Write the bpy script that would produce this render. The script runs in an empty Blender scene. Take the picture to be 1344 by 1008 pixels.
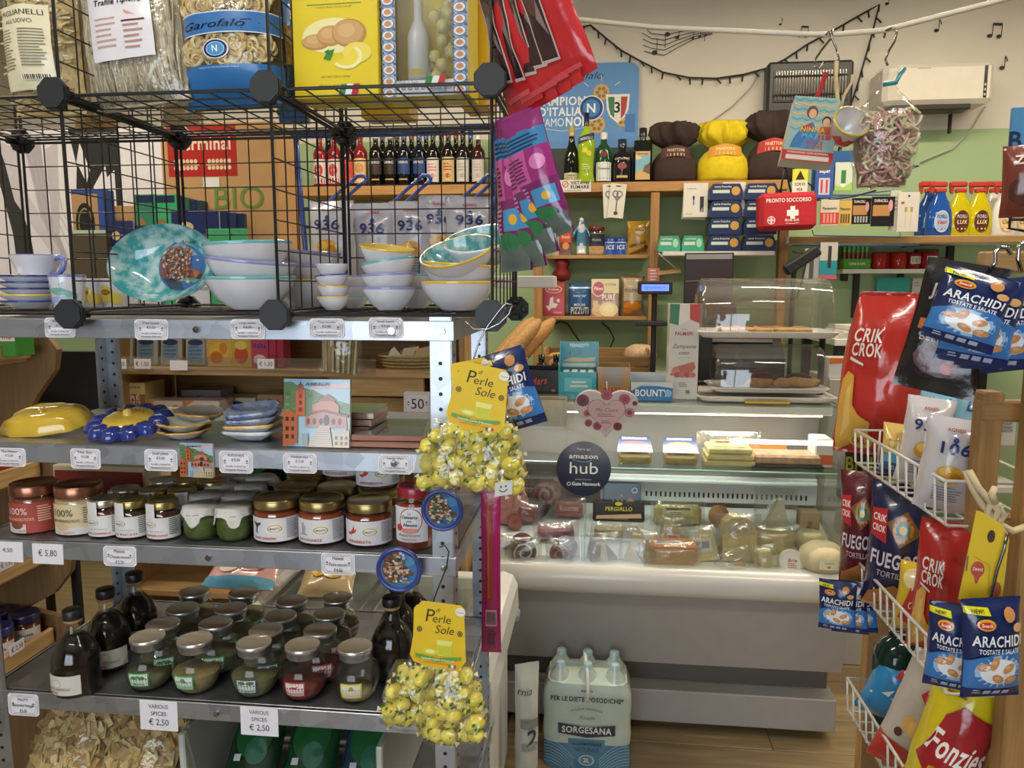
import bpy, math, random
from math import sin, cos, pi, radians as R_
from mathutils import Vector, Matrix, Euler, noise
from mathutils.geometry import tessellate_polygon
random.seed(7)
SC = bpy.context.scene
COL = SC.collection
# ---------------------------------------------------------------- camera
FPX, PITCH, YAW, CH = 1000.0, R_(7.4), R_(6.5), 1.55
cam = bpy.data.cameras.new('camera'); cam.sensor_width = 36; cam.lens = 36*FPX/1344; cam.clip_start = .02
cam_o = bpy.data.objects.new('camera', cam); COL.objects.link(cam_o)
cam_o.location = (0, 0, CH); cam_o.rotation_euler = (pi/2-PITCH, 0, YAW); SC.camera = cam_o
# ---------------------------------------------------------------- world, lights, exposure
SC.view_settings.view_transform = 'Standard'; SC.view_settings.look = 'None'
SC.view_settings.exposure = 0.0; SC.view_settings.gamma = 1; SC.view_settings.use_curve_mapping = False
wd = bpy.data.worlds.new('sky'); SC.world = wd; wd.use_nodes = True
_b = wd.node_tree.nodes['Background']; _b.inputs[0].default_value = (.80, .90, 1, 1); _b.inputs[1].default_value = 5.5
def area(name, loc, rot, sx, sy, power, col):
    l = bpy.data.lights.new(name, 'AREA'); l.shape = 'RECTANGLE'; l.size = sx; l.size_y = sy; l.energy = power; l.color = col
    o = bpy.data.objects.new(name, l); COL.objects.link(o); o.location = loc; o.rotation_euler = rot; return o
WARM = (1, .86, .66)
CEIL = 3.0
LAMPS = [(-.9, .1, 19), (1.15, .6, 22), (-1.0, 2.8, 26), (1.0, 2.85, 27), (2.3, 2.9, 15), (-2.0, 1.9, 22)]  # last lamp is an unseen addition that brightens the left background
for i, (x, y, p) in enumerate(LAMPS):
    area('ceiling_tube_light', (x, y, CEIL-.085), (0, 0, 0), 1.15, .10, p, WARM if y > 1 else (1, .93, .82))
# ---------------------------------------------------------------- pixel helpers (a pixel gives a direction; planes give the distance)
def ray(x, y):
    a, b = (x-672)/FPX, -(y-504)/FPX
    d = (a, cos(PITCH)+sin(PITCH)*b, -sin(PITCH)+cos(PITCH)*b)
    return Vector((cos(YAW)*d[0]-sin(YAW)*d[1], sin(YAW)*d[0]+cos(YAW)*d[1], d[2]))
CAM = Vector((0, 0, CH))
def onY(x, y, Y): r = ray(x, y); return CAM+r*(Y/r.y)
def onZ(x, y, Z): r = ray(x, y); return CAM+r*((Z-CH)/r.z)
def onX(x, y, X): r = ray(x, y); return CAM+r*(X/r.x)
def bb(x0, y0, x1, y1, Y):
    a = onY(x0, (y0+y1)/2, Y); b = onY(x1, (y0+y1)/2, Y); t = onY((x0+x1)/2, y0, Y); l = onY((x0+x1)/2, y1, Y)
    return (a.x+b.x)/2, l.z, b.x-a.x, t.z-l.z      # centre x, base z, width, height
# ---------------------------------------------------------------- materials
def lin(h):
    if not isinstance(h, str): return tuple(h)
    c = [int(h[i:i+2], 16)/255 for i in (0, 2, 4)]
    return tuple(x/12.92 if x <= .04045 else ((x+.055)/1.055)**2.4 for x in c)
MAT = {}
def fam(name, rough=.5, metal=0, coat=0, nscale=0, namt=.15, bump=0, bscale=60, stretch=None, spec=.5, sss=0, voro=False, white=0):
    m = bpy.data.materials.new(name); m.use_nodes = True; nt = m.node_tree; N = nt.nodes; L = nt.links
    p = N['Principled BSDF']; at = N.new('ShaderNodeAttribute'); at.attribute_name = 'Col'
    p.inputs['Roughness'].default_value = rough; p.inputs['Metallic'].default_value = metal
    p.inputs['Coat Weight'].default_value = coat; p.inputs['Coat Roughness'].default_value = .08
    p.inputs['Specular IOR Level'].default_value = spec
    if sss: p.inputs['Subsurface Weight'].default_value = sss; p.inputs['Subsurface Radius'].default_value = (.01, .006, .003)
    out = at.outputs['Color']; tc = N.new('ShaderNodeTexCoord'); vec = tc.outputs['Object']
    if stretch:
        mp = N.new('ShaderNodeMapping'); mp.inputs['Scale'].default_value = stretch; L.new(vec, mp.inputs[0]); vec = mp.outputs[0]
    if nscale:
        n = N.new('ShaderNodeTexVoronoi' if voro else 'ShaderNodeTexNoise'); n.inputs['Scale'].default_value = nscale; L.new(vec, n.inputs['Vector'])
        if not voro: n.inputs['Detail'].default_value = 5
        r = N.new('ShaderNodeMapRange'); r.inputs['From Min'].default_value = .25 if not voro else 0; r.inputs['From Max'].default_value = .75 if not voro else 1
        r.inputs['To Min'].default_value = 1-namt; r.inputs['To Max'].default_value = 1+namt*.4
        L.new(n.outputs['Color' if voro else 'Fac'], r.inputs['Value'])
        x = N.new('ShaderNodeVectorMath'); x.operation = 'SCALE'; L.new(out, x.inputs[0]); L.new(r.outputs[0], x.inputs['Scale']); out = x.outputs[0]
    if white:
        n2 = N.new('ShaderNodeTexNoise'); n2.inputs['Scale'].default_value = nscale; n2.inputs['Detail'].default_value = 6; L.new(vec, n2.inputs['Vector']); r2 = N.new('ShaderNodeMapRange'); r2.inputs['From Min'].default_value = .42; r2.inputs['From Max'].default_value = .62; r2.inputs['To Max'].default_value = white; L.new(n2.outputs['Fac'], r2.inputs['Value'])
        mw = N.new('ShaderNodeMix'); mw.data_type = 'RGBA'; L.new(r2.outputs[0], mw.inputs[0]); L.new(out, mw.inputs[6]); mw.inputs[7].default_value = (.72, .78, .76, 1); out = mw.outputs[2]
    L.new(out, p.inputs['Base Color'])
    if bump:
        n = N.new('ShaderNodeTexNoise'); n.inputs['Scale'].default_value = bscale; n.inputs['Detail'].default_value = 4; L.new(vec, n.inputs['Vector'])
        b = N.new('ShaderNodeBump'); b.inputs['Strength'].default_value = bump; b.inputs['Distance'].default_value = .004
        L.new(n.outputs['Fac'], b.inputs['Height']); L.new(b.outputs[0], p.inputs['Normal'])
    MAT[name] = m
fam('paper', .55, nscale=30, namt=.05)
fam('card', .75, nscale=14, namt=.10, bump=.1, bscale=200)
fam('gloss', .28, coat=.25, nscale=12, namt=.05)
fam('film', .22, coat=.5, nscale=20, namt=.10, bump=.45, bscale=38)
fam('plastic', .38, nscale=20, namt=.05)
fam('ceramic', .09, coat=.6, nscale=22, namt=.10)
fam('mottled', .09, coat=.6, nscale=48, namt=.10, white=.55)
fam('wood', .55, nscale=5, namt=.34, stretch=(1.2, 22, 22), bump=.08, bscale=8)
fam('wood_y', .55, nscale=5, namt=.34, stretch=(22, 1.2, 22), bump=.08, bscale=8)
fam('wood_z', .55, nscale=5, namt=.34, stretch=(22, 22, 1.2), bump=.08, bscale=8)
fam('galv', .34, metal=.85, nscale=30, namt=.28, voro=True)
fam('steel', .3, metal=.9, nscale=14, namt=.15)
fam('chrome', .12, metal=1)
fam('copper', .28, metal=.9, nscale=30, namt=.1)
fam('blackwire', .42, nscale=30, namt=.1)
fam('rubber', .5, nscale=30, namt=.1)
fam('cloth', .9, nscale=40, namt=.15, bump=.25, bscale=90)
fam('food', .55, nscale=90, namt=.35, bump=.4, bscale=120)
fam('meat', .35, coat=.3, nscale=45, namt=.5, bump=.2, bscale=60)
fam('cheese', .5, nscale=30, namt=.14, sss=.1)
fam('liquid', .08, coat=.15, spec=.4)
fam('wallpaint', .85, nscale=3, namt=.05, bump=.06, bscale=60)
fam('floorwood', .35, nscale=4, namt=.4, stretch=(1.0, 14, 14), bump=.05, bscale=9)
def clear(name, diff, rough=.03, ior=1.45, bump=0, bscale=30, tint=.3):
    m = bpy.data.materials.new(name); m.use_nodes = True; nt = m.node_tree; N = nt.nodes; L = nt.links
    for n in list(N):
        if n.type != 'OUTPUT_MATERIAL': N.remove(n)
    o = [n for n in N][0]; at = N.new('ShaderNodeAttribute'); at.attribute_name = 'Col'
    t = N.new('ShaderNodeBsdfTransparent'); g = N.new('ShaderNodeBsdfGlossy'); g.inputs['Roughness'].default_value = rough
    d = N.new('ShaderNodeBsdfDiffuse'); d.inputs['Color'].default_value = (.85, .87, .86, 1)
    mx = N.new('ShaderNodeMix'); mx.data_type = 'RGBA'; mx.inputs[0].default_value = tint; mx.inputs[6].default_value = (1, 1, 1, 1); L.new(at.outputs['Color'], mx.inputs[7]); L.new(mx.outputs[2], t.inputs['Color'])
    a = N.new('ShaderNodeMixShader'); a.inputs[0].default_value = diff; L.new(t.outputs[0], a.inputs[1]); L.new(d.outputs[0], a.inputs[2])
    lw = N.new('ShaderNodeLayerWeight'); pw = N.new('ShaderNodeMath'); pw.operation = 'POWER'; pw.inputs[1].default_value = 3.5; L.new(lw.outputs['Facing'], pw.inputs[0]); f = N.new('ShaderNodeMath'); f.operation = 'MULTIPLY_ADD'; f.inputs[1].default_value = .6; f.inputs[2].default_value = ior; L.new(pw.outputs[0], f.inputs[0])
    b = N.new('ShaderNodeMixShader'); L.new(f.outputs[0], b.inputs[0]); L.new(a.outputs[0], b.inputs[1]); L.new(g.outputs[0], b.inputs[2])
    if bump:
        n = N.new('ShaderNodeTexNoise'); n.inputs['Scale'].default_value = bscale; n.inputs['Detail'].default_value = 3
        bp = N.new('ShaderNodeBump'); bp.inputs['Strength'].default_value = bump; bp.inputs['Distance'].default_value = .01
        tc = N.new('ShaderNodeTexCoord'); L.new(tc.outputs['Object'], n.inputs['Vector']); L.new(n.outputs['Fac'], bp.inputs['Height'])
        L.new(bp.outputs[0], g.inputs['Normal']); L.new(bp.outputs[0], lw.inputs['Normal'])
    L.new(b.outputs[0], o.inputs['Surface']); MAT[name] = m
clear('glass', .006, .02, .045)
clear('dome', .045, .04, .10)
clear('wrap', .03, .10, .07, bump=.9, bscale=26)
clear('haze', .07, .12, .09, bump=.9, bscale=20)
def emis(name, strength):
    m = bpy.data.materials.new(name); m.use_nodes = True; nt = m.node_tree; p = nt.nodes['Principled BSDF']
    at = nt.nodes.new('ShaderNodeAttribute'); at.attribute_name = 'Col'
    nt.links.new(at.outputs['Color'], p.inputs['Emission Color']); nt.links.new(at.outputs['Color'], p.inputs['Base Color'])
    p.inputs['Emission Strength'].default_value = strength; MAT[name] = m
emis('tube', 5.0); emis('screen', 1.2)
# ---------------------------------------------------------------- glyph cache (built-in font outlines, used as flat print)
GL = {}
def init_glyphs():
    chars = "ABCDEFGHIJKLMNOPQRSTUVWXYZabcdefghijklmnopqrstuvwxyz0123456789€,.%&!*'\"-:/+()ÉÈÀèéà°"
    objs = []
    for bold in (0, 1):
        for ch in chars:
            for s in (ch, 'I'+ch+'I'):
                c = bpy.data.curves.new('glyph', 'FONT'); c.body = s; c.resolution_u = 3; c.offset = .022*bold
                o = bpy.data.objects.new('glyph', c); COL.objects.link(o); objs.append((bold, ch, s, o))
        c = bpy.data.curves.new('glyph', 'FONT'); c.body = 'II'; o = bpy.data.objects.new('glyph', c); COL.objects.link(o); objs.append((bold, 'II', 'II', o))
    dg = bpy.context.evaluated_depsgraph_get(); wide = {}
    for bold, ch, s, o in objs:
        e = o.evaluated_get(dg); me = e.to_mesh(); vs = [tuple(v.co[:2]) for v in me.vertices]
        if s == ch: GL[bold, ch] = [vs, [tuple(p.vertices) for p in me.polygons], .3]
        wide[bold, s] = (max(v[0] for v in vs)-min(v[0] for v in vs)) if vs else 0
        e.to_mesh_clear()
    for bold in (0, 1):
        for ch in chars: GL[bold, ch][2] = wide[bold, 'I'+ch+'I']-wide[bold, 'II']
        GL[bold, ' '] = [[], [], .26]
    for *_, o in objs:
        c = o.data; bpy.data.objects.remove(o); bpy.data.curves.remove(c)
init_glyphs()
CAPH = max(v[1] for v in GL[0, 'H'][0])
# ---------------------------------------------------------------- mesh collector
def m_flat(w=0, y=0): return lambda u, v, d: (u, y-d, v)
def m_cyl(r, z0=0, ang=0):
    def f(u, v, d): a = u/r+ang; return ((r+d)*sin(a), -(r+d)*cos(a), z0+v)
    return f
def m_top(z): return lambda u, v, d: (u, v, z+d)
def m_side(x): return lambda u, v, d: (x+d, u, v)
class MB:
    def __init__(s, mp=None, W=1, H=1, sub=None): s.v = []; s.f = []; s.c = []; s.s = []; s.mp = mp or m_flat(); s.W = W; s.H = H; s.sub = sub; s.k = 0
    def add(s, vs, fs, col, smooth=False):
        b = len(s.v); s.v += [tuple(v) for v in vs]; s.f += [tuple(i+b for i in f) for f in fs]
        s.c += [lin(col)]*len(fs) if not isinstance(col, list) else [lin(c) for c in col]; s.s += [smooth]*len(fs); return s
    def box(s, c, d, col, b=.002, M=None):
        hx, hy, hz = d[0]/2, d[1]/2, d[2]/2; b = min(b, hx*.45, hy*.45, hz*.45); vs = []; ix = {}
        for x in (-1, 1):
            for y in (-1, 1):
                for z in (-1, 1):
                    for a in range(3):
                        ix[x, y, z, a] = len(vs)
                        vs.append((x*(hx-(a != 0)*b), y*(hy-(a != 1)*b), z*(hz-(a != 2)*b)))
        fs = []
        for a in range(3):
            o = [i for i in range(3) if i != a]
            for sg in (-1, 1):
                q = []
                for p, r in ((-1, -1), (1, -1), (1, 1), (-1, 1)):
                    k = [0, 0, 0]; k[a] = sg; k[o[0]] = p; k[o[1]] = r; q.append(ix[k[0], k[1], k[2], a])
                fs.append(q if (sg > 0) != (a == 1) else q[::-1])
        for a in range(3):
            o = [i for i in range(3) if i != a]
            for p in (-1, 1):
                for r in (-1, 1):
                    k = [0, 0, 0]; k[o[0]] = p; k[o[1]] = r; k[a] = -1; l = list(k); l[a] = 1
                    fs.append([ix[(*k, o[0])], ix[(*l, o[0])], ix[(*l, o[1])], ix[(*k, o[1])]])
        for x in (-1, 1):
            for y in (-1, 1):
                for z in (-1, 1): fs.append([ix[x, y, z, i] for i in range(3)])
        if M: vs = [M @ Vector(v) for v in vs]
        return s.add([(v[0]+c[0], v[1]+c[1], v[2]+c[2]) for v in vs], fs, col)
    def cyl(s, p0, p1, r, col, n=12, r2=None, caps=True):
        p0, p1 = Vector(p0), Vector(p1); d = (p1-p0).normalized(); a = d.orthogonal().normalized(); b = d.cross(a); r2 = r if r2 is None else r2
        vs = [p+(a*cos(t)+b*sin(t))*q for p, q in ((p0, r), (p1, r2)) for t in [2*pi*i/n for i in range(n)]]
        s.add(vs, [(i, (i+1) % n, n+(i+1) % n, n+i) for i in range(n)], col, n > 6)
        if caps: s.add(vs, [tuple(range(n))[::-1], tuple(range(n, 2*n))], col)
        return s
    def tube(s, pts, r, col, n=6, closed=False):
        pts = [Vector(p) for p in pts]; m = len(pts); vs = []; up = None
        for i, p in enumerate(pts):
            t = (pts[(i+1) % m]-pts[i-1]) if closed else (pts[min(i+1, m-1)]-pts[max(i-1, 0)])
            t = t.normalized() if t.length > 1e-9 else Vector((0, 0, 1))
            a = t.orthogonal().normalized() if up is None else (up-t*up.dot(t)).normalized(); up = a; b = t.cross(a)
            rr = r[i] if isinstance(r, (list, tuple)) else r
            vs += [p+(a*cos(2*pi*k/n)+b*sin(2*pi*k/n))*rr for k in range(n)]
        fs = [(i*n+k, i*n+(k+1) % n, ((i+1) % m)*n+(k+1) % n, ((i+1) % m)*n+k) for i in range(m if closed else m-1) for k in range(n)]
        if not closed: fs += [tuple(range(n))[::-1], tuple(range((m-1)*n, m*n))]
        return s.add(vs, fs, col, True)
    def lathe(s, prof, col, n=24, c=(0, 0, 0), sx=1, sy=1, fn=None, M=None):
        vs = []
        for r, z in prof:
            for k in range(n):
                a = 2*pi*k/n; q = r*(fn(a, r, z) if fn else 1); v = (q*cos(a)*sx, q*sin(a)*sy, z)
                if M: v = M @ Vector(v)
                vs.append((v[0]+c[0], v[1]+c[1], v[2]+c[2]))
        m = len(prof); fs = []; cs = []
        for i in range(m-1):
            for k in range(n):
                fs.append((i*n+k, i*n+(k+1) % n, (i+1)*n+(k+1) % n, (i+1)*n+k)); cs.append(col[min(i, len(col)-1)] if isinstance(col, list) else col)
        return s.add(vs, fs, cs, True)
    def prism(s, pts, y0, y1, col, ax='y', smooth=False):
        n = len(pts); f = {'y': lambda p, y: (p[0], y, p[1]), 'x': lambda p, y: (y, p[0], p[1]), 'z': lambda p, y: (p[0], p[1], y)}[ax]
        vs = [f(p, y0) for p in pts]+[f(p, y1) for p in pts]
        s.add(vs, [(i, (i+1) % n, n+(i+1) % n, n+i) for i in range(n)], col, smooth)
        tri = tessellate_polygon([[Vector((p[0], p[1], 0)) for p in pts]])
        return s.add(vs, [t for t in tri]+[tuple(i+n for i in t)[::-1] for t in tri], col)
    def grid(s, fn, nu, nv, col, smooth=True):
        vs = [fn(i/nu, j/nv) for j in range(nv+1) for i in range(nu+1)]
        fs = [(j*(nu+1)+i, j*(nu+1)+i+1, (j+1)*(nu+1)+i+1, (j+1)*(nu+1)+i) for j in range(nv) for i in range(nu)]
        return s.add(vs, fs, [col((i+.5)/nu, (j+.5)/nv) for j in range(nv) for i in range(nu)] if callable(col) else col, smooth)
    # printed shapes: u, v in 0..1 of the face (W x H metres), each new shape a hair prouder than the last
    def _w(s, u, v, d=None):
        return s.mp((u-.5)*s.W, v*s.H, (.0004+.00006*s.k) if d is None else d)
    def r(s, u0, v0, u1, v1, col):
        s.k += 1; a = max(1, math.ceil(abs(u1-u0)*s.W/s.sub)) if s.sub else 1; b = max(1, math.ceil(abs(v1-v0)*s.H/s.sub)) if s.sub else 1
        return s.grid(lambda x, y: s._w(u0+(u1-u0)*x, v0+(v1-v0)*y), a, b, col, bool(s.sub))
    def e(s, cu, cv, ru, rv, col, n=18, a0=0, a1=2*pi):
        s.k += 1; q = max(1, math.ceil(max(ru*s.W, rv*s.H)/s.sub)) if s.sub else 1; full = a1-a0 > 6.28
        vs = [s._w(cu, cv)]; m = n if full else n+1
        for j in range(1, q+1): vs += [s._w(cu+ru*cos(a0+(a1-a0)*i/n)*j/q, cv+rv*sin(a0+(a1-a0)*i/n)*j/q) for i in range(m)]
        fs = []
        for i in range(n):
            k = (i+1) % m; fs.append((0, 1+i, 1+k))
            for j in range(q-1): fs.append((1+j*m+i, 1+(j+1)*m+i, 1+(j+1)*m+k, 1+j*m+k))
        return s.add(vs, fs, col, bool(s.sub))
    def o(s, cu, cv, ru, rv, th, col, n=24):      # ring, th = share of the radius
        s.k += 1; vs = [s._w(cu+ru*q*cos(2*pi*i/n), cv+rv*q*sin(2*pi*i/n)) for q in (1, 1-th) for i in range(n)]
        return s.add(vs, [(i, (i+1) % n, n+(i+1) % n, n+i) for i in range(n)], col)
    def p(s, pts, col, lv=None):
        s.k += 1; tri = [[Vector((*pts[i], 0)) for i in t] for t in tessellate_polygon([[Vector((p[0]*s.W, p[1]*s.H, 0)) for p in pts]])]
        if lv is None and s.sub: lv = max(0, min(5, math.ceil(math.log2(max(math.hypot((a.x-b.x)*s.W, (a.y-b.y)*s.H) for t in tri for a, b in zip(t, t[1:]+t[:1]))/s.sub))))
        for _ in range(lv or 0):
            nx = []
            for a, b, c in tri: ab, bc, ca = (a+b)/2, (b+c)/2, (c+a)/2; nx += [[a, ab, ca], [ab, b, bc], [ca, bc, c], [ab, bc, ca]]
            tri = nx
        return s.add([s._w(q.x, q.y) for t in tri for q in t], [(3*i, 3*i+1, 3*i+2) for i in range(len(tri))], col)
    def l(s, pts, wd, col):       # polyline, wd in metres
        s.k += 1; vs = []
        for i, p in enumerate(pts):
            a = pts[max(i-1, 0)]; b = pts[min(i+1, len(pts)-1)]; dx, dy = (b[0]-a[0])*s.W, (b[1]-a[1])*s.H; q = math.hypot(dx, dy) or 1
            nx, ny = -dy/q*wd/2/s.W, dx/q*wd/2/s.H; vs += [s._w(p[0]+nx, p[1]+ny), s._w(p[0]-nx, p[1]-ny)]
        return s.add(vs, [(2*i, 2*i+1, 2*i+3, 2*i+2) for i in range(len(pts)-1)], col)
    def t(s, txt, u, v, h, col, b=0, it=0, fit=None, al='c', rot=0, arc=0):   # v = baseline, h = cap height (of H); fit = width (of W)
        s.k += 1; sc = h*s.H/CAPH; tw = sum(GL[b, c][2] if (b, c) in GL else .5 for c in txt)*sc; sx = (fit*s.W/tw) if fit else 1
        x0 = {'c': -tw*sx/2, 'l': 0, 'r': -tw*sx}[al]; x = x0; ca, sa = cos(rot), sin(rot)
        for c in txt:
            g = GL.get((b, c))
            if g and g[0]:
                vs = []
                for gx, gy in g[0]:
                    px_, py_ = x+(gx*sc+it*gy*sc)*sx, gy*sc
                    if arc: py_ += arc*s.H*(1-((px_-x0)/(tw*sx)*2-1)**2)
                    vs.append(s._w(u+(px_*ca-py_*sa)/s.W, v+(px_*sa+py_*ca)/s.H, .0004+.00006*s.k+(.0009 if s.sub else 0)))
                s.add(vs, g[1], col)
            x += (g[2] if g else .5)*sc*sx
        return s
    def lines(s, u, v, w, n, dv, col, th=.25, seed=1):     # tiny unreadable print as thin bars
        q = random.Random(seed)
        for i in range(n): s.r(u, v-i*dv, u+w*(q.uniform(.75, 1)), v-i*dv+dv*th*2, col)
        return s
    def mesh(s, name):
        me = bpy.data.meshes.new(name); me.from_pydata(s.v, [], s.f)
        a = me.color_attributes.new('Col', 'FLOAT_COLOR', 'CORNER'); buf = []
        for p, c in zip(me.polygons, s.c): buf += [c[0], c[1], c[2], 1.0]*p.loop_total
        a.data.foreach_set('color', buf); me.polygons.foreach_set('use_smooth', s.s); me.update(); return me
    def build(s, name, mat, parent=None, loc=None, rot=None):
        me = s.mesh(name); me.materials.append(MAT[mat]); o = bpy.data.objects.new(name, me); COL.objects.link(o)
        if parent: o.parent = parent
        if loc: o.location = loc
        if rot: o.rotation_euler = rot
        return o
def tag(o, label, cat, group=None):
    o['label'] = label; o['category'] = cat
    if group: o['group'] = group
    return o
def thing(name, label, cat, loc=(0, 0, 0), rot=(0, 0, 0), group=None):
    o = bpy.data.objects.new(name, None); o.empty_display_size = .02; COL.objects.link(o); o.location = loc; o.rotation_euler = rot
    return tag(o, label, cat, group)
KIDS = {}
def dup(root, loc=None, rot=None, label=None, group=None):
    def cp(o, par):
        c = o.copy(); COL.objects.link(c)
        if par: c.parent = par
        for ch in [x for x in o.children]: cp(ch, c)
        return c
    r = cp(root, None)
    if loc is not None: r.location = loc
    if rot is not None: r.rotation_euler = rot
    if label: r['label'] = label
    if group: r['group'] = group
    return r
def struct(o): o['kind'] = 'structure'; return o
def rest(o, z): o.location.z = z; return o
# ---------------------------------------------------------------- general builders
def carton(nm, lab, cat, x0, y0, x1, y1, Y, dep, col, draw=None, z=None, rz=0, tilt=0, side=None, mat='gloss', group=None, top=None, sub=None):
    cx, z0, w, h = bb(x0, y0, x1, y1, Y)
    if z is not None: h = max(.01, h+z0-z); z0 = z
    t = thing(nm, lab, cat, (cx, Y, z0), (tilt, 0, rz), group)
    MB().box((0, dep/2, h/2), (w, dep, h), col, .0015).build('carton', mat, t)
    if draw or side:
        m = MB(m_flat(), w, h)
        if draw: draw(m)
        if side:
            for sx in (-1, 1):
                m.mp = (lambda u, v, d, sx=sx: (sx*(w/2+d), u*dep/w+dep/2, v)); side(m)
        m.build('printed_design', 'gloss', t)
    return t
def bagsurf(w, h, t, seed=0, crk=.003, pin=.06, fin=.05, sag=0, sc=26, e1=.55, e2=.8, tap=0):
    o = Vector((seed*7.31, seed*3.7, seed*1.9))
    def S(u, v, d, side=1):
        U = max(-1, min(1, 2*u/w)); V = 2*v/h-1; q = min(1, abs(V)/(1-fin)); k = max(0, 1-U*U)**e1*max(0, 1-q**3)**e2
        n = noise.noise(Vector((u*sc, v*sc*.55, side*3))+o)+.3*noise.noise(Vector((u*sc*2, v*sc*1.4, side*5))+o)
        x = u*(1-pin*max(0, 1-V*V)-tap*max(0, V)**1.5); y = -side*(t/2*k*(1-sag*V)+crk*n*(.35+.65*k))
        if abs(V) > 1-fin: y += .0012*sin(u*900)*0
        return (x+.4*crk*noise.noise(o+Vector((0, v*sc, u*9))), y-side*d, v)
    return S
def bag(nm, lab, cat, w, h, t, loc, rot, base, draw=None, seed=0, crk=.003, group=None, mat='film', pin=.06, fin=.05, sag=0, back=None, nu=18, nv=24, tap=0, body='pouch'):
    S = bagsurf(w, h, t, seed, crk, pin, fin, sag, tap=tap); o = thing(nm, lab, cat, loc, rot, group); b = MB()
    for side in (1, -1):
        b.grid(lambda x, y: S((x-.5)*w, y*h, 0, side), nu, nv, base if side == 1 or back is None else back)
    b.build(body, mat, o)
    if draw:
        m = MB(lambda u, v, d: S(u, v, d+.0008+.42*crk), w, h, sub=w/20); draw(m); m.build('printed_design', 'film' if mat == 'film' else 'gloss', o)
    return o
# ================================================================ THE SETTING
def wall(nm, c, d, col, mat='wallpaint'): return struct(MB().box(c, d, col, .001).build(nm, mat))
fl = struct(MB().box((0, .9, -.052), (6.6, 6.4, .1), '8a7558', .001).build('floor', 'floorwood'))
pm = MB().box((0, 0, 0), (.898, .196, .012), 'a8916d', .0015).mesh('plank'); pm.materials.append(MAT['floorwood'])
for j in range(6):
    for i in range(4):
        o = bpy.data.objects.new('plank', pm); COL.objects.link(o); o.parent = fl; o.location = (-.75+i*.9+(j % 2)*.42, 1.75+j*.2, .0041)
wb = MB(); wb.box((0, 4.10, 1.15), (6.6, .1, 2.3), 'a2ba8e', .0005); wb.box((0, 4.10, 2.65), (6.6, .1, .7), 'd9d3c4', .0005); struct(wb.build('wall_back', 'wallpaint'))
wall('wall_left', (-3.25, .9, 1.5), (.1, 6.4, 3), 'b0a690'); wall('wall_right', (3.25, .9, 1.5), (.1, 6.4, 3), 'b0a690')
wall('ceiling', (0, .9, 3.05), (6.6, 6.5, .1), 'd8d4c8')
wf = MB(); WC = '8f8676'; wf.box((-2.6, -2.25, 1.5), (1.4, .1, 3), WC); wf.box((1.9, -2.25, 1.5), (2.8, .1, 3), WC); wf.box((-.7, -2.25, .3), (2.4, .1, .6), WC); wf.box((-.7, -2.25, 2.65), (2.4, .1, .7), WC)
struct(wf.build('wall_front', 'wallpaint'))
wn = MB()
for x in (-1.87, -.7, .47): wn.box((x, -2.25, 1.45), (.06, .06, 1.64), '6f6a62')
for z in (.63, 2.27): wn.box((-.7, -2.25, z), (2.4, .06, .06), '6f6a62')
struct(wn.build('window_1', 'plastic'))
for i, (x, y, p) in enumerate(LAMPS):
    t = thing('ceiling_lamp', ['white tube lamp on the ceiling left of the camera', 'white tube lamp on the ceiling right of the camera', 'white tube lamp on the ceiling over the freezer', 'white tube lamp on the ceiling over the deli counter', 'white tube lamp on the ceiling above the detergents', 'added tube lamp on the ceiling brightening the left background'][i], 'lamp', (x, y, CEIL), group='ceiling tube lamps')
    MB().box((0, 0, -.025), (1.25, .14, .05), 'e8e8e4', .008).build('housing', 'plastic', t)
    MB().cyl((-.58, 0, -.066), (.58, 0, -.066), .014, 'fff2dc', 12).build('tube', 'tube', t)
# ================================================================ METAL RACK
RY0, RY1, RX0, RX1 = 1.20, 1.60, -1.105, -.235
SZ = [onY(152, 419, RY0).z, onY(152, 585, RY0).z, onY(101, 711, RY0).z, onY(177, 915, RY0).z]
SZ.append(.56)
S1, S2, S3, S4, S5 = SZ
GALV = 'b4b9c2'
rack = thing('metal_shelving_rack', 'galvanised steel shelving rack with perforated corner posts, holding ceramics, jars and spices', 'rack', (0, 0, 0))
for ix, x in enumerate((RX0, RX1)):
    for iy, y in enumerate((RY0, RY1)):
        m = MB(); sx = 1 if ix == 0 else -1; sy = 1 if iy == 0 else -1; H_ = S1+.012
        m.box((x+sx*.0175, y, H_/2), (.035, .003, H_), GALV, .0006); m.box((x, y+sy*.0175, H_/2), (.003, .035, H_), GALV, .0006)
        po = m.build('post', 'galv', rack); hb = MB(); q = 0; z = .3
        while z < S1-.06:
            for off in (.0175,):
                hb.cyl((x+sx*off, y-.0022, z), (x+sx*off, y+.0022, z), .0034, '15161a', 8)
                hb.cyl((x-.0022, y+sy*off, z+.012), (x+.0022, y+sy*off, z+.012), .0034, '15161a', 8)
            z += .025
        hb.build('punched_holes', 'rubber', po)['kind'] = 'stuff'
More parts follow.
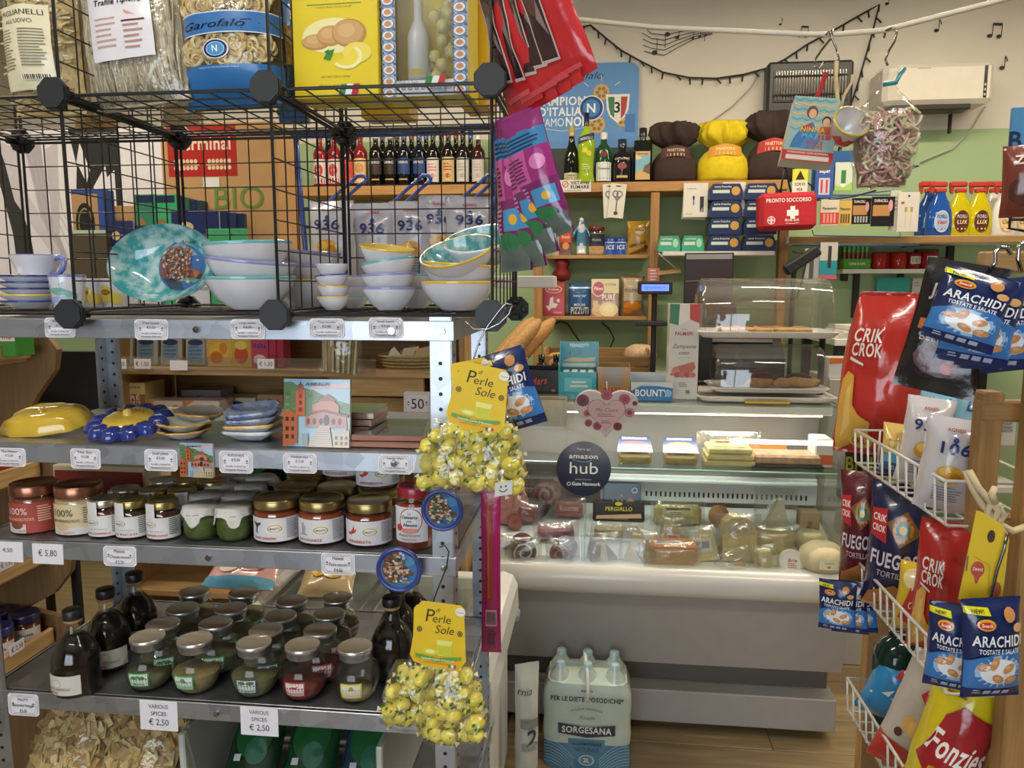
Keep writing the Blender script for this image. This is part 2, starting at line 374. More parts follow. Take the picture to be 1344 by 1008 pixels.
for k, z in enumerate(SZ):
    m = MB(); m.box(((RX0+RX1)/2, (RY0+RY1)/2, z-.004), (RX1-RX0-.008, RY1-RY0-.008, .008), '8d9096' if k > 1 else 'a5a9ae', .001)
    lip = .032; y = RY0-.0035
    m.box(((RX0+RX1)/2, y, z-lip/2), (RX1-RX0+.012, .004, lip), GALV, .001); m.box(((RX0+RX1)/2, RY1+.0035, z-lip/2), (RX1-RX0, .004, lip), GALV, .001)
    for x in (RX0-.003, RX1+.003): m.box((x, (RY0+RY1)/2, z-lip/2), (.004, RY1-RY0, lip), GALV, .001)
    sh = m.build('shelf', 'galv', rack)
    for x in (RX0+.02, RX1-.014, -.66, -.33):
        b = MB(); b.cyl((x, y-.0075, z-.016), (x, y-.002, z-.016), .006, 'd0d2d6', 6); b.cyl((x, y-.0105, z-.016), (x, y-.0075, z-.016), .0035, 'b0b2b6', 8); b.build('bolt', 'chrome', sh)
# ================================================================ WIRE CUBES
XN = [-1.213, -.862, -.511, -.165]; CY0, CY1 = 1.172, 1.522; ZN = [1.503, 1.850, 2.197]
cube = thing('wire_cube_organizer', 'black wire grid cube organizer with octagonal plastic connectors, on top of the rack', 'organizer')
def panel(o, u, v, n=7):
    m = MB(); o, u, v = Vector(o), Vector(u), Vector(v); B = '17181a'
    for i in range(n+1):
        r = .0027 if i in (0, n) else .00135
        m.cyl(o+u*(i/n), o+u*(i/n)+v, r, B, 6, caps=False); m.cyl(o+v*(i/n), o+v*(i/n)+u, r, B, 6, caps=False)
    return m.build('wire_panel', 'blackwire', cube)
g = .006
for i in range(3):
    x0, x1 = XN[i]+g, XN[i+1]-g; ux = (x1-x0, 0, 0)
    for k in (0, 1):
        panel((x0, CY0+g, ZN[k]), ux, (0, CY1-CY0-2*g, 0)); panel((x0, CY1, ZN[k]+g), ux, (0, 0, .335))
for x in XN:
    for k in (0, 1): panel((x, CY0+g, ZN[k]+g), (0, CY1-CY0-2*g, 0), (0, 0, .335))
cm = MB(); oc = [(.026*cos(pi/8+i*pi/4), .026*sin(pi/8+i*pi/4)) for i in range(8)]
cm.prism(oc, -.013, -.004, '1c1d20'); cm.prism([(a*.93, b*.93) for a, b in oc], -.016, -.013, '202226')
for i in range(4): a = i*pi/2; cm.box((cos(a)*.016, .004, sin(a)*.016), (.011 if i % 2 == 0 else .014, .022, .014 if i % 2 == 0 else .011), '1a1b1e', .002)
cme = cm.mesh('connector'); cme.materials.append(MAT['rubber'])
for x in XN:
    for k in range(2):
        for y in (CY0, CY1):
            o = bpy.data.objects.new('connector', cme); COL.objects.link(o); o.parent = cube; o.location = (x, y, ZN[k])
            if y == CY1: o.rotation_euler = (0, 0, pi)
ZL, ZU = ZN[0]+.0028, ZN[1]+.0028
# ---------------------------------------------------------------- pasta in the upper cubes
def pasta_in(o, S, w, h, kind, n, seed, col, v0=0, v1=1, rr=.01, skip=()):
    q = random.Random(seed); m = MB()
    for i in range(n):
        u, v = q.uniform(-.42, .42)*w, q.uniform(max(v0, .06), min(v1, .94))*h; p = Vector(S(u, v, -.004 if kind != 'ring' else .001)); a = q.uniform(0, pi); c = [col, col, 'c9a86a', 'ead6a0'][q.randrange(4)] if isinstance(col, str) else q.choice(col)
        if any(a_ < v/h < b_ for a_, b_ in skip): continue
        if kind == 'ring':
            A = Matrix.Rotation(q.uniform(-.4, .4), 3, 'X') @ Matrix.Rotation(q.uniform(-.5, .5), 3, 'Z')
            m.tube([p+A @ Vector((rr*cos(2*pi*k/10), 0, rr*sin(2*pi*k/10))) for k in range(10)], rr*.30, c, 5, True)
            for k in range(3): m.cyl(p+A @ Vector((rr*cos(2*k), 0, rr*sin(2*k))), p, rr*.16, c, 4, caps=False)
        elif kind == 'long':
            l = q.uniform(.25, .5)*h; dx = q.uniform(-.05, .05)*w; y0 = max(.02*h, v-l/2); y1 = min(.97*h, v+l/2)
            m.tube([S(max(-.48*w, min(.48*w, u+dx*f)), y0+(y1-y0)*f, .0008+q.uniform(-.002, 0)) for f in (0, .33, .66, 1)], .0016, c, 4)
        elif kind == 'ribbon':
            l = rr*q.uniform(1., 1.7); u *= .86; p = Vector(S(u, max(.06*h, min(.94*h, v)), -.008)); b = q.uniform(-1, 1)*.02; pts = [p+Vector((cos(a)*l*f+sin(f*4)*b, q.uniform(-.002, .004), sin(a)*l*f)) for f in (-1, -.5, 0, .5, 1)]
            m.tube(pts, rr*.22, c, 4)
        else:
            A = Euler((q.uniform(-.8, .8), q.uniform(0, 3), q.uniform(-.8, .8))).to_matrix(); m.box(p, (rr*2.4, .002, rr*1.6), c, .0004, A)
    x = m.build('pasta', 'food', o); x['kind'] = 'stuff'; return x
def pastabag(nm, lab, x0, y0, x1, y1, Y, t, z, kind, n, col, draw, seed, rz=0, tilt=0, lean=0, rr=.01, v1=.97, v0=.02, base='e2c98e', skip=()):
    cx, z0, w, h = bb(x0, y0, x1, y1, Y); h += z0-z
    o = thing(nm, lab, 'pasta', (cx, Y+t/2, z), (tilt, lean, rz)); S = bagsurf(w, h, t, seed, .004, .03, .03)
    b = MB()
    for sd in (1, -1): b.grid(lambda a, c: S((a-.5)*w*.96, c*h*.98, -.006, sd), 12, 16, base)
    b.build('pasta_mass', 'food', o); pasta_in(o, S, w, h, kind, n, seed, col, v0, v1, rr, skip)
    c = MB()
    for sd in (1, -1): c.grid(lambda a, e: S((a-.5)*w, e*h, .007, sd), 14, 18, 'f4f2ea')
    c.build('clear_pouch', 'wrap', o)
    if draw: m = MB(lambda u, v, d: S(u, v, d+.0085), w, h, sub=w/20); draw(m); m.build('label', 'gloss', o)
    return o
def d_tagl(m):
    m.H *= .64; m.r(0, .19, .8, .26, 'efe6c4')
    m.r(.0, .24, .80, .92, 'efe6c4'); m.t('TAGLIANELLI', .42, .83, .045, '2a2620', 0, 0, .66); m.t("ALL'UOVO", .42, .76, .035, '4a4438', 0, 0, .4)
    m.lines(.04, .70, .3, 14, .026, '8f876e', .22, 3); m.lines(.42, .70, .33, 13, .026, '8f876e', .22, 5); m.r(.38, .27, .78, .32, 'f4eed8')
    for i in range(14): m.r(.40+i*.026, .275, .41+i*.026+(i % 3)*.004, .315, '1d1a18')
pastabag('pasta_bag', 'clear bag of curled egg pasta with cream label, at the left of the upper cubes', -16, -90, 84, 124, 1.27, .10, ZU, 'ribbon', 170, ['e6d2a0', 'dcc288', 'efe0b4'], d_tagl, 3, rr=.012, v1=.95)
pastabag('pasta_bag', 'yellow tagliatelle bag standing behind the cream label bag', 76, -20, 128, 120, 1.40, .07, ZU, 'ribbon', 120, ['e9c765', 'dfb953', 'f0d684'], None, 4, rr=.014, base='d9b254')
def d_traf(m):
    m.mp = (lambda f: lambda u, v, d: f(u, v-.22*m.H, d+.002))(m.mp)
    m.r(.20, .46, .80, 1.0, 'e9e6ea'); m.e(.5, .95, .24, .05, 'd8b88c'); m.e(.46, .97, .1, .04, 'b35a3c'); m.t('Trafile Tipiche', .5, .76, .03, '3c2a2e', 1, .25, .46)
    m.t('Pasta di semola di grano duro', .5, .81, .014, '5a4a4c', 0, 0, .3); m.lines(.26, .68, .2, 6, .03, 'c9a49c', .2, 2); m.r(.52, .655, .74, .665, '6a2a2a'); m.lines(.53, .63, .18, 5, .03, 'b98f8a', .2, 8); m.p([(.56, .72), (.66, .69), (.57, .70)], 'e79a86')
pastabag('pasta_bag', 'clear bag of long straight pasta with white label, second from left in the upper cubes', 96, -110, 236, 140, 1.25, .06, ZU, 'long', 620, ['d9cdb6', 'cbbd9f', 'e4dac6', 'b8a88a'], d_traf, 5, lean=-.10, tilt=-.06, base='b7a88c', v1=.92)
pastabag('pasta_bag', 'small pasta bag with beige printed label, half hidden behind the long pasta', 196, -40, 250, 112, 1.40, .06, ZU, 'ribbon', 60, ['ead9a8', 'e0c98e'], lambda m: (m.r(.1, .25, .95, .62, 'ddc7a8'), m.e(.7, .47, .14, .07, 'b5512f'), m.lines(.2, .36, .5, 3, .035, '8a6a55')), 6)
def d_gar(m):
    m.H *= .83
    m.r(.0, .60, 1, .78, '3f79b8'); m.r(0, .595, 1, .604, 'e6ecf2'); m.r(0, .776, 1, .785, 'e6ecf2'); m.t('Garofalo', .40, .645, .062, '10131c', 0, .35, .66); m.l([(.05, .60), (.3, .615), (.7, .63), (.86, .68), (.78, .71), (.7, .70)], .0016, '10131c')
    m.r(0, .0, 1, .33, '2f73b4'); m.t('MADE IN GRAGNANO ITALY', .45, .30, .012, 'dfe9f2', 0, 0, .4)
    m.e(.44, .46, .135, .085, 'e8edf2', 28); m.e(.44, .46, .122, .077, '142a66', 28); m.e(.44, .46, .095, .06, 'e8edf2', 24); m.e(.44, .46, .088, .056, '4f9bd2', 24); m.t('N', .44, .433, .056, 'f2f6fa', 1)
pastabag('pasta_bag', 'bag of wheel pasta with blue bands and a round N badge', 226, -50, 362, 150, 1.26, .10, ZU, 'ring', 620, ['dcc68f', 'd2b980', 'e6d4a6', 'c9ae74'], d_gar, 7, rr=.0095, base='66532f', lean=-.02, skip=((0, .31), (.46, .69)))
pastabag('pasta_bag', 'blue banded pasta bag standing behind the wheel pasta', 352, -50, 392, 118, 1.40, .08, ZU, 'ring', 40, 'd8c08a', lambda m: (m.r(0, 0, 1, .35, '2d68a8'), m.r(0, .6, 1, .9, '2d68a8')), 8)
# lemon biscuit boxes
def d_lemon(m):
    m.H *= .63
    m.r(.18, .99, .82, 1.0, '5f9a4a'); m.t('NATURAL FLAVOUR', .5, .955, .018, 'a88a1c', 0, 0, .42); m.e(.48, .66, .36, .19, 'f3e9a6', 32)
    for x, y, a, b in ((.28, .60, .17, .085), (.45, .66, .16, .11), (.67, .68, .2, .15)):
        m.e(x, y, a, b, 'b88c54', 24); m.e(x-.01, y+.012, a*.9, b*.86, 'd0a46a', 24); m.e(x-.03, y+.03, a*.5, b*.5, 'dcb47c', 16)
    m.p([(.50, .52), (.42, .50), (.36, .42), (.44, .40)], '3f8a3a'); m.p([(.43, .52), (.37, .49), (.44, .46)], '2f7a35')
    m.e(.76, .47, .17, .11, 'f0dc66', 24); m.e(.64, .43, .18, .13, 'f7efb0', 24, -2.6, .9); m.e(.635, .435, .14, .10, 'f0d84c', 24, -2.6, .9)
    m.t('NET WT. 7.05 oz (200g)', .5, .215, .018, '3a3210', 0, 0, .34); m.t('Made in Italy', .42, .12, .022, '3a3210', 0, .3, .24)
    for i, c in enumerate(('2f8a4a', 'eef0ea', 'c8323a')): m.p([(.53+i*.075, .02), (.605+i*.075, .02), (.635+i*.075, .14), (.56+i*.075, .14)], c)
carton('biscuit_box', 'yellow biscuit box with lemon cookies picture and Italian flag, in the upper cube', 'box', 382, -70, 496, 120, 1.25, .075, 'e8cf2e', d_lemon, z=ZU, rz=-.05)
cx, z0, w, h = bb(499, -70, 615, 116, 1.255); h += z0-ZU
t = thing('gift_box', 'gift box with blue tile pattern frame and window showing a small bottle and sweets', 'box', (cx, 1.255, ZU), (0, 0, -.05))
b = MB(); dp = .075; b.box((0, dp-.001, h/2), (w, .002, h), 'e9d13c'); fw = w*.17
for x in (-1, 1): b.box((x*(w/2-.001), dp/2, h/2), (.002, dp-.003, h), 'e5cf3a'); b.box((x*(w/2-fw/2), .001, h/2), (fw-.002, .002, h-.002), 'dfe3e6')
b.box((0, dp/2, .001), (w-.004, dp-.004, .002), 'e5cf3a'); b.box((0, dp/2, h-.001), (w-.004, dp-.004, .002), 'e5cf3a'); b.box((0, .001, h*.055), (w-2*fw, .002, h*.11), 'dfe3e6')
b.build('carton', 'gloss', t); m = MB(m_flat(), w, h)
for sx in (.085, .915):
    for i in range(13):
        v = .03+i*.078; m.e(sx, v, .078, .036, '5f7fb0', 12); m.e(sx, v, .066, .030, 'e6e9ee', 12); m.e(sx, v, .04, .019, 'd9935a', 12)
        for du in (-.07, .07): m.e(sx+du, v+.039, .02, .011, '4f72a8', 8); m.l([(sx+du, v-.03), (sx-du*.2, v+.039), (sx+du, v+.10)], .0006, '7d95bd')
for i in range(9): m.e(.2+i*.075, .045, .028, .018, '6d8bb8', 10); m.e(.2+i*.075, .045, .014, .009, 'd9935a', 8)
m.t('Made in Italy', .32, .075, .02, '4a5a7a', 0, .3, .24)
for i, c in enumerate(('2f8a4a', 'eef0ea', 'c8323a')): m.p([(.52+i*.075, .07), (.595+i*.075, .07), (.62+i*.075, .12), (.545+i*.075, .12)], c)
m.build('printed_design', 'gloss', t); MB().box((0, .004, h*.555), (w-2*fw, .0006, h*.88), 'f3f4f4', .0001).build('window_pane', 'dome', t)
bo = MB().lathe([(0, .004), (.017, .004), (.018, .01), (.018, .075), (.012, .09), (.0075, .10), (.0075, .13), (0, .13)], ['dfe3e4'], 16, (-.02, .035, h*.12)).build('bottle', 'gloss', t)
mm = MB(m_cyl(.0185, h*.12), .05, .05); mm.r(-.1, .55, 1.1, .8, '3a5f9a'); mm.r(-.1, .2, 1.1, .5, 'f0f2f2'); mm.e(.5, .32, .25, .1, 'e8cf3a'); mm.t('LIMONCELLO', .5, .62, .1, 'f0f2f2', 0, 0, .9); mm.build('bottle_label', 'gloss', bo, (-.02, .035, 0))
q = random.Random(3)
for i in range(16):
    p = (q.uniform(.0, .034), q.uniform(.025, .055), h*.12+.012+i*.0075); MB().lathe([(0, -.011), (.008, -.008), (.011, 0), (.008, .008), (0, .011)], ['e6d98a', 'd9cf86'][i % 2], 8, p).build('candy', 'gloss', t)
carton('biscuit_box', 'plain yellow box standing behind the tile pattern gift box', 'box', 604, -70, 640, 108, 1.345, .07, 'e3b722', None, z=ZU, rz=-.05)
carton('biscuit_box', 'yellow box at the back between the lemon box and the gift box', 'box', 470, -70, 535, 112, 1.40, .06, 'dcb52c', None, z=ZU, rz=-.05)
# ---------------------------------------------------------------- hanging packs beside the cubes
def hangbag(nm, lab, cat, top, px, w, h, t, Y, base, draw, seed, rz, group, **k):
    p = onY(top[0], top[1], Y); q = onY(px[0], px[1], Y); L = (p-q).length; an = math.atan2(p.x-q.x, p.z-q.z)
    o = bag(nm, lab, cat, w, L if h is None else h, t, q, (0, 0, 0), base, draw, seed, group=group, **k)
    o.rotation_euler = (Matrix.Rotation(an, 4, 'Y') @ Matrix.Rotation(rz, 4, 'Z')).to_euler(); return o
def d_red(m):
    m.p([(.12, .20), (.50, .17), (.54, .80), (.16, .86)], 'c9b4b0'); m.p([(.15, .22), (.47, .19), (.51, .78), (.19, .84)], '3a2428'); m.e(.32, .62, .12, .10, '5a3c38'); m.p([(.32, .5), (.46, .35), (.42, .62)], '8a7470'); m.r(.2, .06, .8, .09, 'd8545a')
for i, (tx, ty, bx, by, rz) in enumerate([(640, -60, 690, 142, -.8), (652, -70, 708, 140, -.75), (664, -80, 724, 132, -.7), (676, -90, 738, 122, -.65), (692, -70, 752, 108, -.5)]):
    hangbag('snack_bag', 'red snack bag with dark window hanging beside the cubes, '+['leftmost of five', 'second of five', 'third of five', 'fourth of five', 'rightmost of five'][i], 'snack bag', (tx, ty), (bx, by), .085, None, .03, 1.14+.014*(4-i)*.9, 'c22a30', d_red, 20+i, rz, 'red snack bags on the hook', crk=.006)
def d_pink(m):
    m.r(0, .72, 1, .86, '3b7fb0'); m.r(0, .46, .5, .72, 'c65aa0'); m.r(.5, .46, 1, .72, '9c2f78'); m.r(0, .20, 1, .46, '7a2a66'); m.r(.4, .26, .95, .40, '4a96c8'); m.e(.72, .33, .1, .035, 'e6b23c'); m.lines(.06, .82, .85, 4, .03, '1c3f66'); m.lines(.08, .66, .36, 7, .028, '6f1f55'); m.lines(.08, .42, .28, 7, .03, 'c982b4'); m.e(.75, .6, .17, .06, 'd97ab4'); m.r(0, 0, 1, .17, '5f6b66'); m.e(.5, .19, .36, .06, '2f7a4c')
for i, (tx, ty, bx, by, rz) in enumerate([(668, 152, 680, 356, -.8), (672, 150, 697, 352, -.75), (676, 150, 712, 335, -.7), (682, 152, 728, 312, -.5)]):
    hangbag('sweets_bag', 'purple and pink striped sweets bag hanging below the red bags, '+['leftmost of four', 'second of four', 'third of four', 'rightmost of four'][i], 'sweets bag', (tx, ty), (bx, by), .072, None, .03, 1.13+.014*(3-i), '8d2f74', d_pink, 30+i, rz, 'purple sweets bags on the hook', crk=.004, back='a83a80')
# ---------------------------------------------------------------- ceramics in the lower cubes
def bowl(nm, lab, R, h, loc, rot=(0, 0, 0), rim='e3b83a', inn='e8e6e8', out='e9e7ec', group=None, inmat='ceramic', n=36):
    t = thing(nm, lab, 'bowl', loc, rot, group); wob = lambda a, r, z: 1+.012*sin(3*a+R*90)*(z/h)
    MB().lathe([(0, .001), (R*.42, 0), (R*.46, h*.05), (R*.74, h*.32), (R*.92, h*.7), (R*.985, h*.90)], out, n, fn=wob).lathe([(R*.985, h*.90), (R, h*.97), (R*.985, h), (R*.955, h*.985)], rim, n, fn=wob).build('outside', 'ceramic', t)
    MB().lathe([(R*.955, h*.985), (R*.88, h*.68), (R*.70, h*.36), (R*.42, h*.14), (0, h*.10)], inn, n, fn=wob).build('glaze_inside', inmat, t); return t
def px_x(px, Y, z): # x of pixel column at plane Y near height z
    return onY(px, 380, Y).x
TEAL, LIL, YEL = '6fb3b8', '8f92c8', 'e0bc48'
Yc = 1.33
for i, (rim, inn, tl, dx) in enumerate([(TEAL, '86bcbc', 0, 0), (LIL, 'd8d6e0', .10, -.002), (TEAL, '7db6b8', -.04, .0)]):
    bowl('ceramic_bowl', ['lowest', 'middle', 'top'][i]+' bowl of the stack of three large white bowls beside the oval dish', .080-.001*i, .060, (onY(330, 400, Yc).x+dx, Yc, ZL+i*.030+.001), (.02, tl, 0), rim, inn, group='large bowls in a stack', inmat='mottled')
for i in range(3):
    bowl('ceramic_bowl', ['lowest', 'middle', 'top'][i]+' bowl of the stack behind the large bowls, pale yellow and lilac rims', .072, .055, (onY(402, 400, 1.50).x, 1.49, ZL+i*.028+.001), (0, .03*i, 0), [YEL, LIL, LIL][i], 'dcd9da', group='bowls in the rear stack')
for i in range(4):
    bowl('tiny_bowl', ['lowest, yellow rimmed', 'second, yellow rimmed', 'third, dark blue rimmed', 'topmost, plain white'][i]+' tiny bowl of the front stack of four', .0285, .024, (onY(435, 400, 1.28).x, 1.29, ZL+i*.0185+.001), (0, [0, .03, -.07, .0][i], 0), [YEL, YEL, '3a4a9c', 'cfcfd6'][i], group='tiny bowls in the front stack')
for i in range(3):
    bowl('tiny_bowl', ['lowest, teal rimmed', 'middle, lilac rimmed', 'top, lilac rimmed'][i]+' tiny bowl of the stack half hidden behind the front one', .0285, .024, (onY(465, 400, 1.40).x, 1.40, ZL+i*.0185+.001), (0, .02*i, 0), [TEAL, LIL, LIL][i], group='tiny bowls in the rear stack')
for i in range(4):
    bowl('small_bowl', ['lowest, lilac rimmed', 'second, lilac rimmed', 'third, turquoise rimmed', 'topmost, yellow inside'][i]+' small bowl of the stack of four in the right cube', .0475, .040, (onY(510, 400, 1.29).x+[0, 0, .004, -.006][i], 1.30, ZL+i*.023+.001), (.12 if i == 3 else 0, [0, -.05, -.16, .12][i], 0), [LIL, LIL, TEAL, YEL][i], ['dcd9da', 'dcd9da', 'c6d8d8', 'dcc468'][i], group='small bowls in a stack')
for i in range(2):
    bowl('small_bowl', ['lower', 'upper'][i]+' grey shadowed small bowl behind the stack of four', .045, .040, (onY(545, 400, 1.42).x, 1.43, ZL+i*.024+.001), rim=TEAL, group='small bowls behind')
for i in range(4):
    tl = [0, .07, -.20, -.14][i]
    o = bowl('painted_bowl', ['lowest bowl, plain white with yellow rim, of the stack at the right cube corner', 'second bowl, white with thick yellow rim, of the corner stack', 'tilted bowl with teal inside and painted town, on the corner stack', 'topmost bowl with teal inside, tipped back at the rear of the corner stack'][i], [.066, .066, .066, .068][i], .050,
             (onY([600, 600, 608, 634][i], 400, 1.30+.05*(i == 3)).x, 1.31+.07*(i == 3), ZL+.001+[0, .031, .058, .082][i]), ([0, .02, .42, .40][i], tl, 0), YEL if i < 3 else 'e8e8e6', ['dcd9da', 'dcd9da', '4f9698', '4d9496'][i], group='painted bowls in the corner stack', inmat='mottled')
    if i == 2:
        m = MB(m_top(.0075), .052, .052); m.e(.5, .5, .5, .5, '4f86b4', 24); m.e(.3, .45, .26, .2, '8a5a3c'); m.e(.55, .4, .2, .14, '3f8a7c'); m.t('AMALFI', .52, .66, .16, '1a1c22', 1, 0, .7); m.build('painted_town', 'ceramic', o)
# oval dish leaning on its edge
cx, z0, w, h = bb(148, 305, 290, 412, 1.30)
t = thing('oval_dish', 'oval turquoise dish propped upright, painted with a round seaside town picture', 'dish', (cx, 1.30, ZL+.004), (-.30, 0, 0))
M = Matrix.Translation((0, 0, h/2)) @ Matrix.Rotation(pi/2, 4, 'X'); a, b_ = w/2, h/2
pr = [(0, .004), (.5, .005), (.66, .009), (.85, .024), (.99, .036), (1, .038), (.985, .032), (.84, .018), (.6, .0), (0, -.002)]
MB().lathe([(r, z) for r, z in pr[:6]], '3f9a9e', 48, sx=a, sy=b_, M=M).build('glaze_inside', 'mottled', t)
MB().lathe([(r, z) for r, z in pr[5:]], 'cfd8da', 48, sx=a, sy=b_, M=M).build('outside', 'ceramic', t)
m = MB(lambda u, v, d: (u+.024, -.0085-d, v+h*.20), .088, h*.66)
m.e(.5, .5, .52, .5, '3a66a0', 32); q = random.Random(5)
m.p([(.02, .62), (.1, .8), (.35, .95), (.62, .86), (.8, .7), (.5, .66)], '7d90a0'); m.p([(.0, .5), (.06, .74), (.3, .86), (.6, .72), (.62, .5), (.72, .44), (.96, .32), (.9, .22), (.55, .2), (.3, .04), (.08, .26)], '7a5b50'); m.p([(.1, .24), (.3, .03), (.6, .02), (.5, .16), (.3, .24)], '39465a'); m.p([(.45, .2), (.8, .16), (.9, .22), (.6, .26)], '7fae9c')
for i in range(170):
    x, y = q.uniform(.04, .66), q.uniform(.2, .84)
    if (x-.5)**2/.25+(y-.5)**2/.23 < .95: m.r(x, y, x+q.uniform(.03, .06), y+q.uniform(.03, .055), q.choice(['b8a698', '8f4a3c', 'c8b6a2', 'a05a48', '6d4a44', 'c88a6a', '8d8078', '4a5a50']))
for i in range(24): x = q.uniform(.5, .92); m.r(x, q.uniform(.22, .34), x+.04, q.uniform(.26, .38), q.choice(['8a4a34', 'a86a4a', '6a3a30']))
m.e(.88, .56, .03, .02, 'd8d0b0', 8); m.e(.72, .14, .04, .03, 'd8b84a', 8); m.t('Amalfi', .62, .88, .075, '14161c', 0, .35, .34); m.build('painted_town', 'ceramic', t)
# cup, saucers, mugs
sx_, Ys = onY(30, 380, 1.30).x, 1.32
for i in range(5):
    c = ['2f3f8f', 'd8c35a', '2a3a86', '2f3f8f', '27357c'][i]; t = thing('saucer', ['lowest, white rim', 'second from the bottom, yellow line', 'middle, dark blue line', 'fourth, dark blue line', 'topmost, dark blue rim'][i]+' saucer of the stack at the left', 'saucer', (sx_, Ys, ZL+i*.0115+.001), group='saucers in a stack')
    MB().lathe([(0, .001), (.03, 0), (.035, .003), (.052, .012)], 'd9dae2', 36).lathe([(.052, .012), (.0535, .0145), (.051, .0155)], c, 36).lathe([(.051, .0155), (.034, .006), (0, .005)], 'e2e2e8', 36).build('plate', 'ceramic', t)
t = thing('coffee_cup', 'white cup with lilac rim and handle standing on the saucer stack', 'cup', (onY(42, 380, 1.30).x, Ys-.004, ZL+.0115*4+.0075))
MB().lathe([(0, .001), (.022, 0), (.024, .003), (.033, .02), (.042, .040), (.043, .044)], 'dcdce6', 32).lathe([(.043, .044), (.0425, .046), (.040, .045), (.030, .02), (0, .004)], '7d84bd', 32).build('body', 'ceramic', t)
MB().tube([(.036, 0, .038), (.050, -.001, .043), (.058, -.002, .036), (.055, -.002, .022), (.044, -.001, .011), (.030, 0, .010)], .0048, '7a82bc', 8).build('handle', 'ceramic', t)
def beaker(lab, px, Y, r, h, rim, draw):
    t = thing('painted_beaker', lab, 'cup', (onY(px, 390, Y).x, Y, ZL+.001), group='small beakers behind the grid')
    MB().lathe([(0, .001), (r*.76, 0), (r*.78, .002), (r*.98, h*.93)], 'd8d9e2', 28).lathe([(r*.98, h*.93), (r, h), (r*.95, h), (r*.9, h*.9), (r*.72, .006), (0, .005)], rim, 28).build('body', 'ceramic', t)
    m = MB(lambda u, v, d: ((r*.80+.17*r*v/h+d)*sin(u/r), -(r*.80+.19*r*v/h+d)*cos(u/r), v), 2*r, h, sub=.01); draw(m); m.build('painting', 'ceramic', t)
beaker('beaker painted with a green and blue bay, beside the saucer stack', 90, 1.30, .0315, .062, '6f78b8', lambda m: (m.p([(-.1, .35), (.2, .5), (.5, .4), (1.1, .3), (1.1, .45), (.6, .62), (.1, .6), (-.1, .5)], '7fb0aa'), m.l([(-.1, .6), (.2, .66), (.6, .56), (1.1, .42)], .0012, '2a2c34'), m.p([(.0, .05), (.4, .2), (.9, .1), (1.0, .3), (.4, .36), (.0, .3)], 'a9b4dc'), m.p([(.55, .72), (.7, .8), (.62, .64)], '7fb4d0')))
for i, px in enumerate((124, 152)):
    beaker(['beaker painted with a lemon jug, behind the bay beaker', 'beaker painted with big lemons, beside the oval dish'][i], px, 1.42, .029, .056, 'c9c6c0', lambda m: (m.e(.4, .45, .36, .3, 'd6bf4e'), m.e(.42, .52, .2, .1, '8a6a34'), m.e(.8, .3, .25, .2, 'dcc75c'), m.l([(.1, .2), (.3, .1), (.8, .12)], .001, '4a3a20')))
# ================================================================ PRICE TAGS ON THE RAILS
YT = RY0-.0062
def ptag(lab, x0, y0, x1, y1, lines, frame=True, Y=YT, name='price_tag', col='e6e4ea', big=None, rz=0, thick=.0012, size=1):
    cx, z0, w, h = bb(x0, y0, x1, y1, Y); t = thing(name, lab, 'price tag', (cx, Y, z0), (-.03, rz, 0), 'price tags')
    c = .07*w if frame else .01*w; pts = [(-w/2+c, 0), (w/2-c, 0), (w/2, c), (w/2, h-c), (w/2-c, h), (-w/2+c, h), (-w/2, h-c), (-w/2, c)]
    MB().prism(pts, -thick, 0, col).build('card', 'paper', t); m = MB(m_flat(y=-thick), w, h)
    if frame:
        K = '55555c'
        for a in (.045, .09):
            b = a*w/h; q = .09; s = q*w/h; m.l([(a+q, b), (1-a-q, b), (1-a, b+s), (1-a, 1-b-s), (1-a-q, 1-b), (a+q, 1-b), (a, 1-b-s), (a, b+s), (a+q, b)], .0005, K)
        for u in (.17, .83): m.e(u, .56, .035, .05, '6a6a70', 6); m.e(u, .46, .05, .02, '6a6a70', 6)
    for s, v, hh, f in lines: m.t(s, .5, v, hh*size, '26262c', 0, 0, f)
    m.build('lettering', 'paper', t); return t
PF = [('locally crafted by', .28, .085, .6), ('Pasquale Falcone', .12, .085, .6)]
for i, (x0, y0, x1, y1, a, b) in enumerate([(59, 417, 99, 443, 'Shot glass', '€2,50'), (177, 419, 221, 446, 'Oval bowls', '€5,50'), (303, 419, 348, 445, 'Large bowls', '€8,00'), (406, 418, 452, 444, 'Tiny bowls', '€2,00'), (484, 417, 529, 444, 'Small bowls', '€4,00'),
        (-8, 588, 34, 612, 'The Moon', '€12,00'), (93, 589, 132, 615, 'The Sun', '€12,00'), (190, 590, 233, 618, 'Small plates', '€7,00'), (288, 592, 332, 621, 'Ashtrays', '€9,00'), (372, 595, 416, 621, 'Medium tiles', '€12,00'), (497, 597, 541, 622, 'Large tiles', '€20,00')]):
    ptag('framed white price tag for '+['shot glasses', 'oval bowls', 'large bowls', 'tiny bowls', 'small bowls', 'the moon dish', 'the sun dish', 'small plates', 'ashtrays', 'medium tiles', 'large tiles'][i]+' on the '+('top' if i < 5 else 'second')+' rail', x0, y0, x1, y1, [(a, .76, .12, .5), (b, .54, .12, .26)]+PF)
ptag('framed white price tag for cheese sauces on the third rail', 136, 717, 179, 743, [('Maletti', .68, .16, .34), ('Cheese sauces', .40, .16, .58), ('€5,50', .14, .15, .26)])
ptag('framed white price tag for pasta sauces on the third rail', 422, 726, 466, 754, [('Maletti', .68, .16, .34), ('Pasta sauces', .40, .16, .54), ('€4,50', .14, .15, .26)])
ptag('small framed tag for balsamic vinegar at the left of the bottom rail', 11, 911, 51, 939, [('MALETTI', .68, .13, .34), ('Balsamico Vinegar', .42, .15, .66), ('€5,00', .17, .13, .24)])
